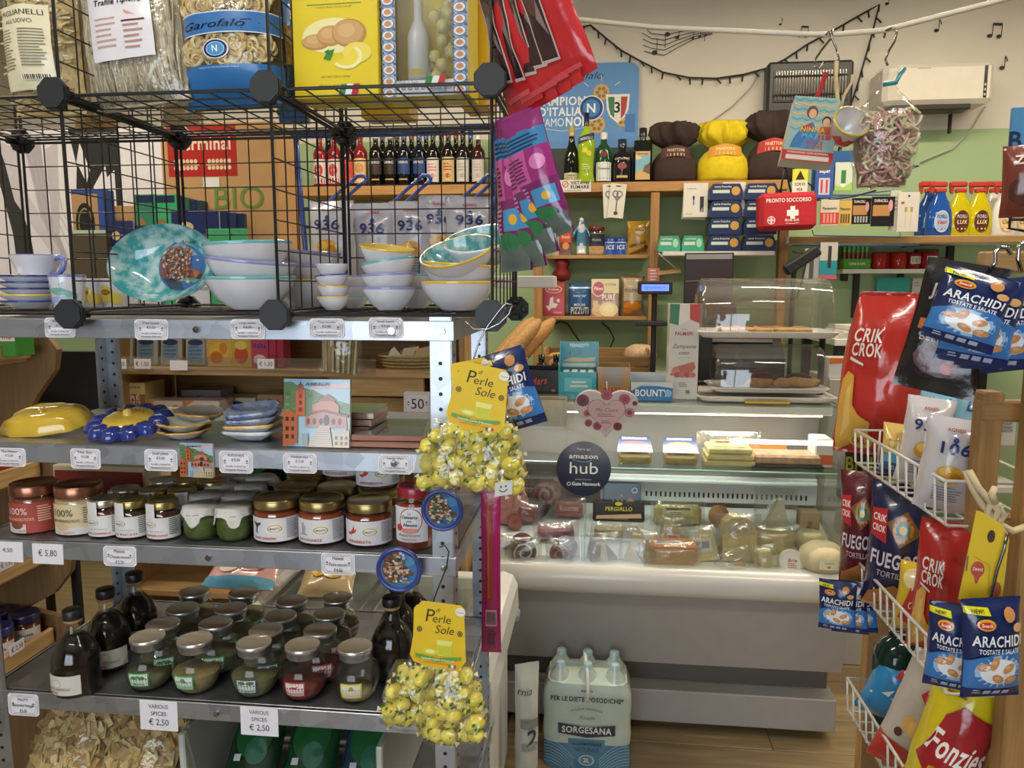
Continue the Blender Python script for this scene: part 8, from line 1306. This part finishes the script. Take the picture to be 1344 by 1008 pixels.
for i, pts in enumerate([[(1000, 90), (985, 115), (960, 140), (925, 165), (900, 172)], [(1293, 140), (1275, 170), (1250, 195), (1225, 205), (1208, 213)]]): tag(MB().tube([onY(x, y, 4.036) for x, y in pts], .004, 'b8b2a2', 5).build('wall_cable', 'plastic'), ['grey cable running down the wall from the heater', 'thin pale cable below the air conditioner'][i], 'cable')
# white cord across the room with hanging things
YL = 1.75; cord = [onY(x, y, YL) for x, y in [(600, 2), (735, 23), (860, 36), (990, 42), (1060, 45), (1100, 45), (1160, 40), (1230, 22), (1300, 4), (1420, -30)]]+[Vector((3.2, 1.8, 2.75))]
tag(MB().tube(cord, .0055, 'd8d0bc', 8).build('hanging_cord', 'plastic'), 'white cord stretched across the room near the ceiling', 'cord')
def shook(lab, pts): return hook('s_hook', lab, [onY(x, y, YL-.006-.004*(i % 2)) for i, (x, y) in enumerate(pts)], .0024, '9a968c')
shook('steel hook on the white cord holding the book box', [(1088, 42), (1093, 38), (1091, 50), (1078, 66), (1070, 78), (1068, 88), (1075, 91), (1082, 82)]); shook('steel hook on the white cord holding the small cup', [(1084, 46), (1088, 40), (1092, 50), (1098, 64), (1101, 78), (1096, 82)]); shook('large steel hook on the white cord holding the pasta ribbon bag', [(1160, 50), (1163, 40), (1172, 36), (1177, 42), (1174, 55), (1167, 66), (1162, 78), (1165, 86)])
cx, z0, w, h = bb(1024, 128, 1090, 214, YL-.03); t = thing('surprise_cake_box', 'hanging children cake box with wavy blue print and red base', 'box', (cx, YL-.05, z0), (-.10, .13, -.12)); MB().prism([(-w/2, 0), (w/2, 0), (w*.44, h), (-w*.42, h)], 0, .06, '9ab4b0').build('carton', 'gloss', t); m = MB(m_flat(), w, h)
for k in range(7): m.l([(.08+.03*0+j*.1, .50+k*.075+.018*(-1)**j) for j in range(9)], .0035, ['5fa4b0', 'd8b878'][k % 2])
m.p([(.12, .2), (.5, .22), (.62, .46), (.5, .62), (.30, .52), (.18, .36)], '3f78a8'); m.p([(.28, .52), (.48, .6), (.5, .5), (.35, .44)], 'a8403a'); m.e(.46, .76, .11, .10, '6a4a34', 14); m.e(.47, .74, .075, .075, 'd8ac8c', 12); m.e(.76, .64, .09, .08, '4a3424', 12); m.e(.76, .62, .07, .065, 'd8ac8c', 12); m.p([(.62, .34), (.9, .36), (.9, .56), (.66, .54)], 'b8583c'); m.p([(.4, .34), (.7, .36), (.6, .2), (.3, .2)], '4a84b4')
m.t('NINNA', .52, .46, .07, 'e0b83a', 1, 0, .48); m.t('MATTI', .56, .36, .075, '5aa8d0', 1, 0, .48); m.t('DOLCE', .60, .27, .05, 'b8302c', 1, 0, .32); m.t('& TOYS', .60, .205, .05, 'b8302c', 1, 0, .32); m.r(0, .0, 1, .16, 'b83430'); m.t('PANDORINO CON SORPRESA', .5, .115, .028, 'f0d8c0', 1, 0, .8); m.r(.08, .02, .92, .09, 'd8d0c4'); m.build('printed_design', 'gloss', t); MB().tube([(.0, .03, h), (.008, .03, h+.03), (.012, .03, h+.062)], .005, 'b02a30', 8).build('ribbon', 'cloth', t)
p = onY(1112, 162, YL-.03); t = thing('souvenir_cup', 'small hanging white cup with yellow rim and red leaf painting', 'cup', (p.x-.014, YL-.03, p.z-.03), (1.05, .35, 0)); MB().lathe([(0, 0), (.022, 0), (.026, .004), (.036, .05)], 'd2cec8', 26).lathe([(.036, .05), (.039, .054), (.035, .056)], 'd8c050', 26).lathe([(.035, .055), (.024, .008), (0, .006)], 'd8d4d0', 26).build('body', 'ceramic', t); m = MB(m_cyl(.033, .012), .05, .03, sub=.01); m.p([(0, .4), (.3, .9), (.5, .5), (.7, .8), (1, .5), (.7, .1), (.3, .2)], 'b83430'); m.build('painting', 'ceramic', t)
tag(MB().tube([onY(x, y, YL-.03) for x, y in [(1098, 80), (1097, 100), (1099, 130), (1104, 142)]], .0042, 'd0bc8c', 6).build('raffia_string', 'cloth'), 'beige raffia string holding the small cup', 'string'); tag(MB().tube([onY(x, y, YL-.03) for x, y in [(1104, 142), (1108, 125), (1118, 108), (1119, 98)]], .003, 'd0bc8c', 6).build('raffia_string', 'cloth'), 'loose raffia end curling above the small cup', 'string')
cx, z0, w, h = bb(1120, 90, 1207, 247, YL-.04); t = thing('ribbon_pasta_bag', 'clear hanging bag of pale pink and green curled pasta ribbons', 'pasta', (cx, YL-.03, z0), (0, 0, 0)); hb = h*.74
def SB(u, v, sd, d=0): n = noise.noise(Vector((u*5, v*6, sd*3))); k = max(0, 1-(2*u-1)**2)**.5; s = min(1, .72+v*.9) if v < .55 else (1 if v < .62 else max(.16, 1-(v-.62)*3.3)) if v < .9 else .16+(v-.9)*2; return ((u-.5)*w*s, -sd*((.055*k*min(1, v*6+.3)*s)+d+.004*n), v*h)
q = random.Random(8); m = MB()
for i in range(300):
    u, v = q.uniform(.16, .84), q.uniform(.07, .60); c = Vector(SB(u, v, 1)); c.y *= q.uniform(.2, .95); a = q.uniform(0, pi); l = q.uniform(.010, .022); e1 = Vector((cos(a), q.uniform(-.3, .3), sin(a))); e2 = Vector((-sin(a), 0, cos(a))); bnd = q.uniform(-1, 1)*.016
    m.tube([c+e1*l*f+e2*bnd*(1-f*f) for f in (-1, -.5, 0, .5, 1)], .0030, q.choice(['d09c94', 'd8aca0', 'd4ccaa', 'e0dabc', 'c48a80', 'cfc8a0', 'dfcdb8']), 5)
m.build('pasta_ribbons', 'food', t)['kind'] = 'stuff'; b = MB(); b.grid(lambda a, c: SB(a*.9+.05, c*.62+.02, 1, -.028), 10, 10, 'a88874'); b.grid(lambda a, c: SB(a*.9+.05, c*.62+.02, -1, -.02), 10, 10, 'a88874'); b.build('pasta_core', 'food', t); b = MB()
for sd in (1, -1): b.grid(lambda a, c: SB(a, c, sd, .004), 18, 26, 'f4f2ee')
b.build('clear_pouch', 'wrap', t); MB().tube([(-.012, -.01, h*.87), (.012, -.015, h*.88), (.02, -.01, h*.95), (.03, -.005, h*1.0)], .005, '2a8a8c', 6).build('tie', 'gloss', t)
# ================================================================ RIGHT HAND SNACK STAND
ss = thing('snack_stand', 'wooden snack stand with brown side board at the right edge', 'stand', (0, 0, 0)); SX = .60
def pst(x0, x1, Y, z0, z1, d=.035): a, b = onY(x0, 700, Y).x, onY(x1, 700, Y).x; MB().box(((a+b)/2, Y+d/2, (z0+z1)/2), (b-a, d, z1-z0), 'a8804c', .003).build('post', 'wood_z', ss); return (a+b)/2
ztop = onY(1320, 336, 1.10).z
p1 = pst(1278, 1305, 1.12, onY(1290, 705, 1.12).z, onY(1290, 515, 1.12).z); p2 = pst(1342, 1380, 1.06, 0, ztop)
for y in (540, 690, 880): z = onY(1310, y, 1.12).z; MB().box(((p1+p2)/2, 1.13, z), (p2-p1+.03, .022, .03), 'a8804c', .003).build('rung', 'wood', ss)
MB().box((.652, 1.45, .47), (.012, .70, .94), '7a5f3e', .002).build('side_board', 'wood_y', ss)
for y in (1.82,): MB().box((.665, y, .6), (.04, .04, 1.2), 'a8804c', .003).build('post', 'wood_z', ss)
MB().box((onY(1330, 345, 1.2).x, 1.16, onY(1325, 345, 1.2).z), (.13, .02, .03), 'b89460', .003).build('top_rail', 'wood', ss)
def basket(lab, X, Y0, Y1, z, hh, dep, n):
    t = thing('wire_basket', lab, 'basket', (X, Y0, z), group='white wire baskets'); L_ = Y1-Y0; W_ = 'd9d6ce'; m = MB(); r = .0026
    m.tube([(0, 0, 0), (0, L_, 0), (dep, L_, 0), (dep, 0, 0)], r*1.15, W_, 6, True); m.tube([(.008, 0, -hh), (.008, L_, -hh), (dep, L_, -hh), (dep, 0, -hh)], r, W_, 6, True); m.build('rim', 'gloss', t); m = MB()
    for i in range(n+1): y = L_*i/n; m.tube([(0, y, 0), (.004, y, -hh*.96), (.014, y, -hh), (dep, y, -hh)], r*.8, W_, 5)
    for k in range(1, 3): m.tube([(dep*k/3, 0, -hh), (dep*k/3, L_, -hh)], r*.8, W_, 5); m.tube([(dep*k/3, 0, 0), (dep*k/3, 0, -hh)], r*.8, W_, 5); m.tube([(dep*k/3, L_, 0), (dep*k/3, L_, -hh)], r*.8, W_, 5)
    m.build('bars', 'gloss', t); return t
B1 = onX(1180, 597, .5).z; B2, B3 = onX(1180, 795, .5).z, onX(1150, 950, .5).z
basket('upper white wire basket with white pasta bags', .5, 1.135, 1.53, B1, .066, .14, 11); basket('middle white wire basket with chip bags', .5, 1.10, 1.51, B2, .06, .14, 13); basket('lowest white wire basket with yellow chip bag', .5, 1.06, 1.49, B3, .07, .14, 12)
def pb(nm, lab, cat, x0, y0, x1, y1, Y, t, base, draw, seed, rz=-.35, lean=0, tilt=0, z=None, ws=1.0, **k):
    cx, z0, w, h = bb(x0, y0, x1, y1, Y)
    if z is not None: h += z0-z; z0 = z
    o = bag(nm, lab, cat, w*ws, h, t, (cx, Y+t*.4, z0), (0, 0, 0), base, draw, seed, **k); o.rotation_euler = (Matrix.Rotation(rz, 4, 'Z') @ Matrix.Rotation(lean, 4, 'Y') @ Matrix.Rotation(tilt, 4, 'X')).to_euler(); return o
def d_crik(bg, u=.3, v=.62, s=.10, fig='d8a84a', extra=None):
    def f(m):
        m.t('CRIK', u, v+s*1.15, s, 'f0e8e0', 1, .12, .40); m.t('CROK', u, v, s, 'f0e8e0', 1, .12, .40); m.p([(u-.20, v-.03), (u-.02, v-.06), (u-.02, v-.045), (u-.2, v-.01)], 'd8e0d0')
        if fig: m.p([(.04, .0), (.26, .08), (.42, .14), (.44, .22), (.30, .26), (.22, .32), (.2, .5), (.12, .52), (.05, .46), (.02, .2)], fig); m.p([(.1, .1), (.2, .2), (.17, .45), (.12, .4)], 'e6c070')
        if extra: extra(m)
    return f
zb1 = B1-.063
pb('chip_bag', 'large plain red chip bag with white lettering standing at the back of the upper basket', 'chips', 1112, 383, 1222, 580, 1.55, .11, 'b8302a', d_crik('b8302a', .32, .62, .075, 'd8a84a', lambda m: (m.e(.34, .10, .14, .06, 'd8b84a'), m.t('GRILL', .34, .075, .04, 'a02820', 1, .1, .2))), 201, -.45, .02, 0, crk=.007, nu=34, nv=44, ws=1.05, z=B1-.063, tap=.38)
pb('chip_bag', 'second red chip bag half hidden behind the hanging peanut bags', 'chips', 1206, 408, 1262, 540, 1.62, .08, 'b8302a', d_crik('b8302a', .3, .62, .09, None), 202, -.3, crk=.006, z=B1-.063)
pb('puffs_bag', 'clear bag of pale yellow puffs with blue foot in the upper basket', 'snack', 1162, 560, 1212, 645, 1.40, .07, 'cfae62', lambda m: (m.r(0, 0, 1, .42, '2a5f96'), m.p([(0, .42), (.4, .5), (1, .4), (1, .3), (0, .3)], '5fa8c8'), [m.e(.2+.15*(i % 5), .55+.12*(i//5), .09, .07, ['e2c880', 'd8b864'][i % 2], 8) for i in range(12)], m.t('Bio', .5, .15, .1, 'd8e4ec', 1, .2, .3)), 203, -.5, .05, z=B1-.063)
for i, (x0, y0, x1, y1, Y, n) in enumerate([(1186, 524, 1247, 660, 1.33, '936'), (1214, 552, 1290, 690, 1.17, '106')]): pb('white_pasta_bag', ['white pasta bag with number 936 in the upper basket', 'white pasta bag with shell picture nearest in the upper basket'][i], 'pasta', x0, y0, x1, y1, Y, .08, 'd0ccd0', d_936(n, ['c99a3c', 'd0a02c'][i]), 204+i, -.35, .10, 0, crk=.007, group='white pasta bags in the upper basket', z=B1-.061)
for i, (x0, y0, x1, y1, Y) in enumerate([(1206, 512, 1262, 600, 1.44), (1255, 515, 1310, 600, 1.40)]): pb('light_crackers_bag', ['pale blue bag with navy script behind the white pasta bags', 'pale blue bag beside the wooden post'][i], 'snack', x0, y0, x1, y1, Y, .07, '7fb8d0', lambda m: m.t('Light', .5, .78, .12, '22346c', 1, .3, .7), 206+i, -.2, .08, z=B1-.063)
carton('grain_box', 'dark box with green lettering below the upper basket', 'box', 1108, 592, 1180, 660, 1.66, .05, '3a3424', lambda m: (m.r(0, 0, 1, .5, '9ab83c'), m.t('Breb', .3, .62, .26, 'b8c43c', 1, 0, .6), m.r(.5, .1, .9, .4, 'd8d0a8')), z=None)
def d_tort(bg, tx): return lambda m: (m.p([(.3, .72), (.62, .82), (.88, .66), (.55, .54)], '7a5a2c'), m.e(.58, .68, .17, .10, 'c87a2c', 14), m.e(.58, .68, .12, .07, '3a7a6a', 12), m.e(.58, .68, .06, .035, 'd8b04a', 10), m.p([(.05, .6), (.32, .56), (.3, .82), (.05, .80)], 'b82c34'), m.t('CRIK', .18, .72, .05, 'f0e4dc', 1, .1, .22), m.t('CROK', .18, .64, .05, 'f0e4dc', 1, .1, .22), m.t(tx, .5, .38, .11, 'd8ccd8', 1, .1, .86), m.t('TORTILLAS', .5, .30, .045, 'c9b8c4', 0, .1, .6), m.p([(.0, .0), (1, 0), (.9, .16), (.5, .24), (.1, .14)], 'b0703a'))
pb('tortilla_bag', 'maroon tortilla chip bag at the far end of the middle basket', 'chips', 1112, 624, 1168, 762, 1.46, .07, '5a1c24', d_tort('5a1c24', 'FUEGOS!'), 210, -.45, -.03, z=B2-.057)
pb('tortilla_bag', 'navy tortilla chip bag with round ornament in the middle basket', 'chips', 1146, 640, 1226, 792, 1.36, .09, '1f2448', d_tort('1f2448', 'FUEGOS!'), 211, -.40, .03, z=B2-.057, nu=24, nv=30)
pb('chip_bag', 'small red chip bag standing in the middle basket', 'chips', 1206, 690, 1276, 842, 1.20, .08, 'b02a28', d_crik('b02a28', .28, .56, .085, 'd8a44a'), 212, -.35, .06, z=B2-.057, crk=.006)
pb('chip_bag', 'yellow chip bag behind the red one in the middle basket', 'chips', 1180, 745, 1232, 850, 1.28, .06, 'd8b82c', lambda m: (m.p([(.1, .2), (.6, .1), (.8, .6), (.3, .7)], 'c03a34'), m.e(.4, .8, .3, .14, 'e8d8a0'), m.t('CRIK', .5, .4, .1, 'f0e4d8', 1, .1, .4)), 213, -.4, .08, z=B2-.057)
pb('crisps_bag', 'blue crisps bag leaning in the lowest basket', 'chips', 1126, 862, 1192, 985, 1.42, .07, '2f86c0', lambda m: (m.p([(.4, .78), (.95, .82), (.95, 1), (.5, .98)], 'b03a48'), m.t('CRIK', .70, .86, .06, 'f0e4e4', 1, .1, .4), m.p([(.3, .5), (.5, .62), (.45, .5)], 'd8e4ec'), m.l([(.1, .4), (.6, .5)], .003, 'd8c84a')), 214, -.4, .35, z=B3-.055)
pb('crackers_bag', 'grey and red snack bag with red logo flag in the lowest basket', 'chips', 1150, 860, 1236, 1030, 1.27, .08, 'bdb4a8', lambda m: (m.r(0, 0, 1, .26, 'b8342c'), m.p([(.28, .72), (.62, .54), (.82, .74), (.5, .90)], 'b82c2c'), m.t('CRIK', .55, .72, .055, 'f0e8e0', 1, 0, .3, rot=.15), m.t('CROK', .55, .645, .055, 'f0e8e0', 1, 0, .3, rot=.15), [m.e(.3+.09*i, .46-.02*(i % 2), .10, .07, ['d8a85a', 'e0b870'][i % 2], 10) for i in range(4)], m.e(.2, .36, .06, .04, '5a2c30', 8), m.e(.74, .34, .06, .04, '3a3028', 8)), 215, -.35, .30, z=B3-.062)
pb('cheese_puffs_bag', 'bright yellow puffs bag with red bubble lettering in the lowest basket', 'chips', 1186, 868, 1282, 1045, 1.12, .10, 'd8c41c', lambda m: (m.p([(.04, .44), (.3, .34), (.78, .36), (.92, .50), (.9, .74), (.4, .80), (.2, .72)], 'a02028'), m.t('Fonzies', .48, .50, .13, 'f4ece4', 1, .15, .82, rot=-.10), m.t('gli originali', .4, .42, .03, 'd8a83c', 1, .1, .4), m.p([(.45, .34), (.6, .36), (.52, .12)], '7a2a24'), m.t('NON FRITTI', .2, .26, .045, '7a3a14', 1, 0, .3, rot=-.2), m.lines(.15, .92, .3, 4, .03, '8a5a1c'), m.r(0, 0, .6, .08, 'b83430')), 216, -.30, .22, z=B3-.066, crk=.007, nu=26, nv=34)
pb('cheese_puffs_bag', 'second yellow puffs bag with red patch behind, at the right of the lowest basket', 'chips', 1240, 925, 1300, 1045, 1.14, .07, 'c9b41c', lambda m: m.p([(.1, .4), (.7, .4), (.8, .8), (.2, .8)], 'a8646a'), 217, -.1, .1, z=B3-.066)
t = thing('wine_bottle', 'dark green bottle behind the blue crisps in the lowest basket', 'bottle', (.575, 1.455, B3-.062)); MB().lathe([(0, 0), (.040, 0), (.042, .006), (.042, .13), (.03, .16), (.015, .17)], '16322a', 20).lathe([(.016, .168), (.016, .18), (0, .182)], '1c2a26', 14).build('bottle', 'liquid', t); m = MB(m_cyl(.0424, .02), .07, .09, sub=.02); m.lines(.1, .9, .8, 8, .1, '8aa89c'); m.e(.5, .8, .1, .08, 'c9d0c4', 8); m.build('label', 'paper', t)
# hanging peanut bags
for i, (tx, ty, bx, by, Y) in enumerate([(1100, 762, 1098, 826, 1.44), (1113, 762, 1116, 830, 1.46), (1124, 764, 1128, 828, 1.48)]): hangbag('peanut_bag', 'small blue peanut bag hanging at the end of the middle basket, '+['front', 'middle', 'rear'][i]+' one', 'peanuts', (tx, ty), (bx, by), .066, None, .022, Y-.015, '1c2a5c', d_nut(), 220+i, -.35, 'peanut bags at the middle basket', crk=.003)
for i, (tx, ty, bx, by, Y, w) in enumerate([(1256, 792, 1246, 902, 1.04, .066), (1300, 784, 1298, 912, .99, .074)]): hangbag('peanut_bag', ['large blue peanut bag half hidden behind the nearest one', 'large blue peanut bag hanging nearest at the right'][i], 'peanuts', (tx, ty), (bx, by), w, None, .035, Y, '1a2858', d_nut(), 230+i, [-.3, .1][i], 'large peanut bags at the right', crk=.004, nu=24, nv=30)
for i, (tx, ty, bx, by, Y, rz) in enumerate([(1322, 366, 1330, 486, 1.06, -.1), (1312, 366, 1304, 484, 1.04, -.15), (1302, 362, 1272, 478, 1.02, -.2), (1290, 358, 1252, 452, .99, -.25)]): hangbag('peanut_bag', 'blue peanut bag in the hanging bunch at the upper right, '+['rightmost', 'third from left', 'second from left', 'leftmost in front'][i], 'peanuts', (tx, ty), (bx, by), .084, None, .03, Y, '1a2858', d_nut(new=i == 3), 240+i, rz, 'peanut bags in the upper right bunch', crk=.004)
hangbag('jerky_bag', 'black meat snack bag with orange stripe in the hanging bunch', 'snack bag', (1272, 345), (1222, 515), .10, None, .02, 1.08, '1c1a1a', lambda m: (m.t('JACK', .4, .72, .09, 'c9c0b8', 1, .1, .5), m.r(.1, .46, .8, .54, 'c8703c'), m.t('BEEF', .4, .47, .05, '2a1a14', 1, .1, .4), m.e(.5, .26, .36, .14, '5a3c42', 12), m.e(.6, .2, .1, .05, 'a84a3a', 8), m.t('BEEF', .3, .38, .05, 'b8b0a8', 1, 0, .3)), 250, -.4, None, crk=.004)
hangbag('jerky_bag', 'red and black meat snack bag behind the black one', 'snack bag', (1262, 352), (1240, 480), .07, None, .02, 1.16, '9a2c26', None, 251, -.3, None, crk=.004)
hook('wire_hook', 'thick chrome hook over the top rail at the upper right', [onY(x, y, 1.06) for x, y in [(1300, 352), (1306, 345), (1306, 332), (1312, 324), (1322, 325), (1327, 334)]], .003, 'c0c0c2'); hook('wire_hook', 'chrome hook holding the peanut bunch at the right edge', [onY(x, y, 1.08) for x, y in [(1340, 356), (1336, 340), (1337, 325), (1344, 316)]], .003, 'c0c0c2'); hook('wire_hook', 'dark wire hook behind the yellow hang card', [onY(x, y, 1.02) for x, y in [(1322, 700), (1318, 720), (1308, 750), (1300, 785), (1296, 800)]], .0022, '8a8a8c')
cx, z0, w, h = bb(1264, 672, 1318, 790, 1.03); t = thing('hang_card', 'yellow cardboard hang card with oval hole and red balloon print', 'card', (cx, 1.03, z0), (0, .03, -.15)); pts = [(-w/2, 0), (w/2, 0), (w/2, h*.72), (w*.30, h*.88), (-w*.22, h), (-w*.32, h)]; MB().prism(pts, 0, .002, 'd8b820').build('card', 'paper', t); m = MB(m_flat(), w, h); m.e(.58, .74, .09, .07, '3a2c1c', 14); m.e(.36, .36, .16, .09, 'b8483c', 14); m.p([(.28, .30), (.44, .30), (.38, .2), (.34, .2)], 'b8483c'); m.t('Sweet', .36, .345, .04, 'e8d8b0', 1, .2, .24); m.r(.08, .33, .12, .5, '7a6a4c'); m.e(.82, .16, .13, .09, 'b05a3c', 12); m.l([(.24, .5), (.62, .42), (.66, .1)], .0015, 'b8981a'); m.build('printed_design', 'paper', t)
# rope knot
rp = thing('rope_tie', 'pale twisted rope knotted around the stand post', 'rope', (0, 0, 0)); YR_ = 1.045
for j, pts in enumerate([[(1268, 618), (1276, 640), (1288, 662), (1300, 675), (1312, 688), (1330, 697), (1350, 690)], [(1272, 618), (1284, 640), (1298, 656), (1310, 670), (1305, 684), (1294, 676), (1300, 662), (1314, 664)], [(1306, 660), (1302, 648), (1306, 640)], [(1312, 690), (1318, 700), (1316, 712)], [(1296, 668), (1308, 662), (1318, 676), (1308, 690), (1297, 682)]]): MB().tube([onY(x, y, YR_-.004*(i % 2)-.006*j*(j < 3)) for i, (x, y) in enumerate(pts)], .0046, 'cdbb94', 7).build('strand', 'cloth', rp)
carton('paper_sheet', 'white printed paper behind the stand posts', 'paper', 1306, 528, 1334, 585, 1.22, .004, 'cfc9c0', lambda m: m.lines(.1, .9, .8, 8, .08, '9a9690'), z=None)
for i, (x0, y0, x1) in enumerate([(1284, 902, 1400), (1284, 942, 1400), (1284, 982, 1400)]): carton('biscuit_box', ['dark red printed box at the lower right, top one', 'dark red printed box at the lower right, middle one', 'dark red printed box at the lower right, lower one'][i], 'box', x0, y0, x1, y0+40, 1.22, .1, '4a1c18', lambda m: ([m.e(.1+.13*k, .3+.3*(k % 2), .05, .16, ['8a6a3c', '7a2a1c', '5a7a2c', '9a8a5c'][k % 4], 8) for k in range(7)], m.r(.3, .6, .5, .85, 'a83a2c')), z=None)
hangbag('nut_bag', 'brown and red snack bag at the top right edge of the photo', 'snack bag', (1346, 190), (1340, 285), .05, None, .03, 1.08, '7a3a2c', lambda m: (m.t('Zi', .4, .72, .12, 'f0e4dc', 1), m.e(.5, .35, .4, .2, '5a2c20', 12)), 260, -.3, None, crk=.005)
carton('blue_board', 'blue printed board edge at the top right of the photo', 'board', 1325, 140, 1380, 248, 1.12, .006, '4f86b0', lambda m: m.t('B', .12, .5, .2, '26344a', 1), z=None, tilt=0)
MB().tube([onY(1356, 200, 1.13), onY(1352, 345, 1.10)], .005, '8a6a40', 6).build('support_rod', 'wood_z', ss)
o = thing('black_wire_holder', 'black wire holder under the brown snack bag at the right edge', 'holder'); MB().tube([onY(x, y, 1.2) for x, y in [(1344, 280), (1326, 278), (1325, 300), (1344, 303)]], .0022, '161616', 5).build('frame', 'blackwire', o); MB().tube([onY(x, y, 1.2) for x, y in [(1326, 288), (1350, 288)]], .0022, '161616', 5).build('bar', 'blackwire', o)
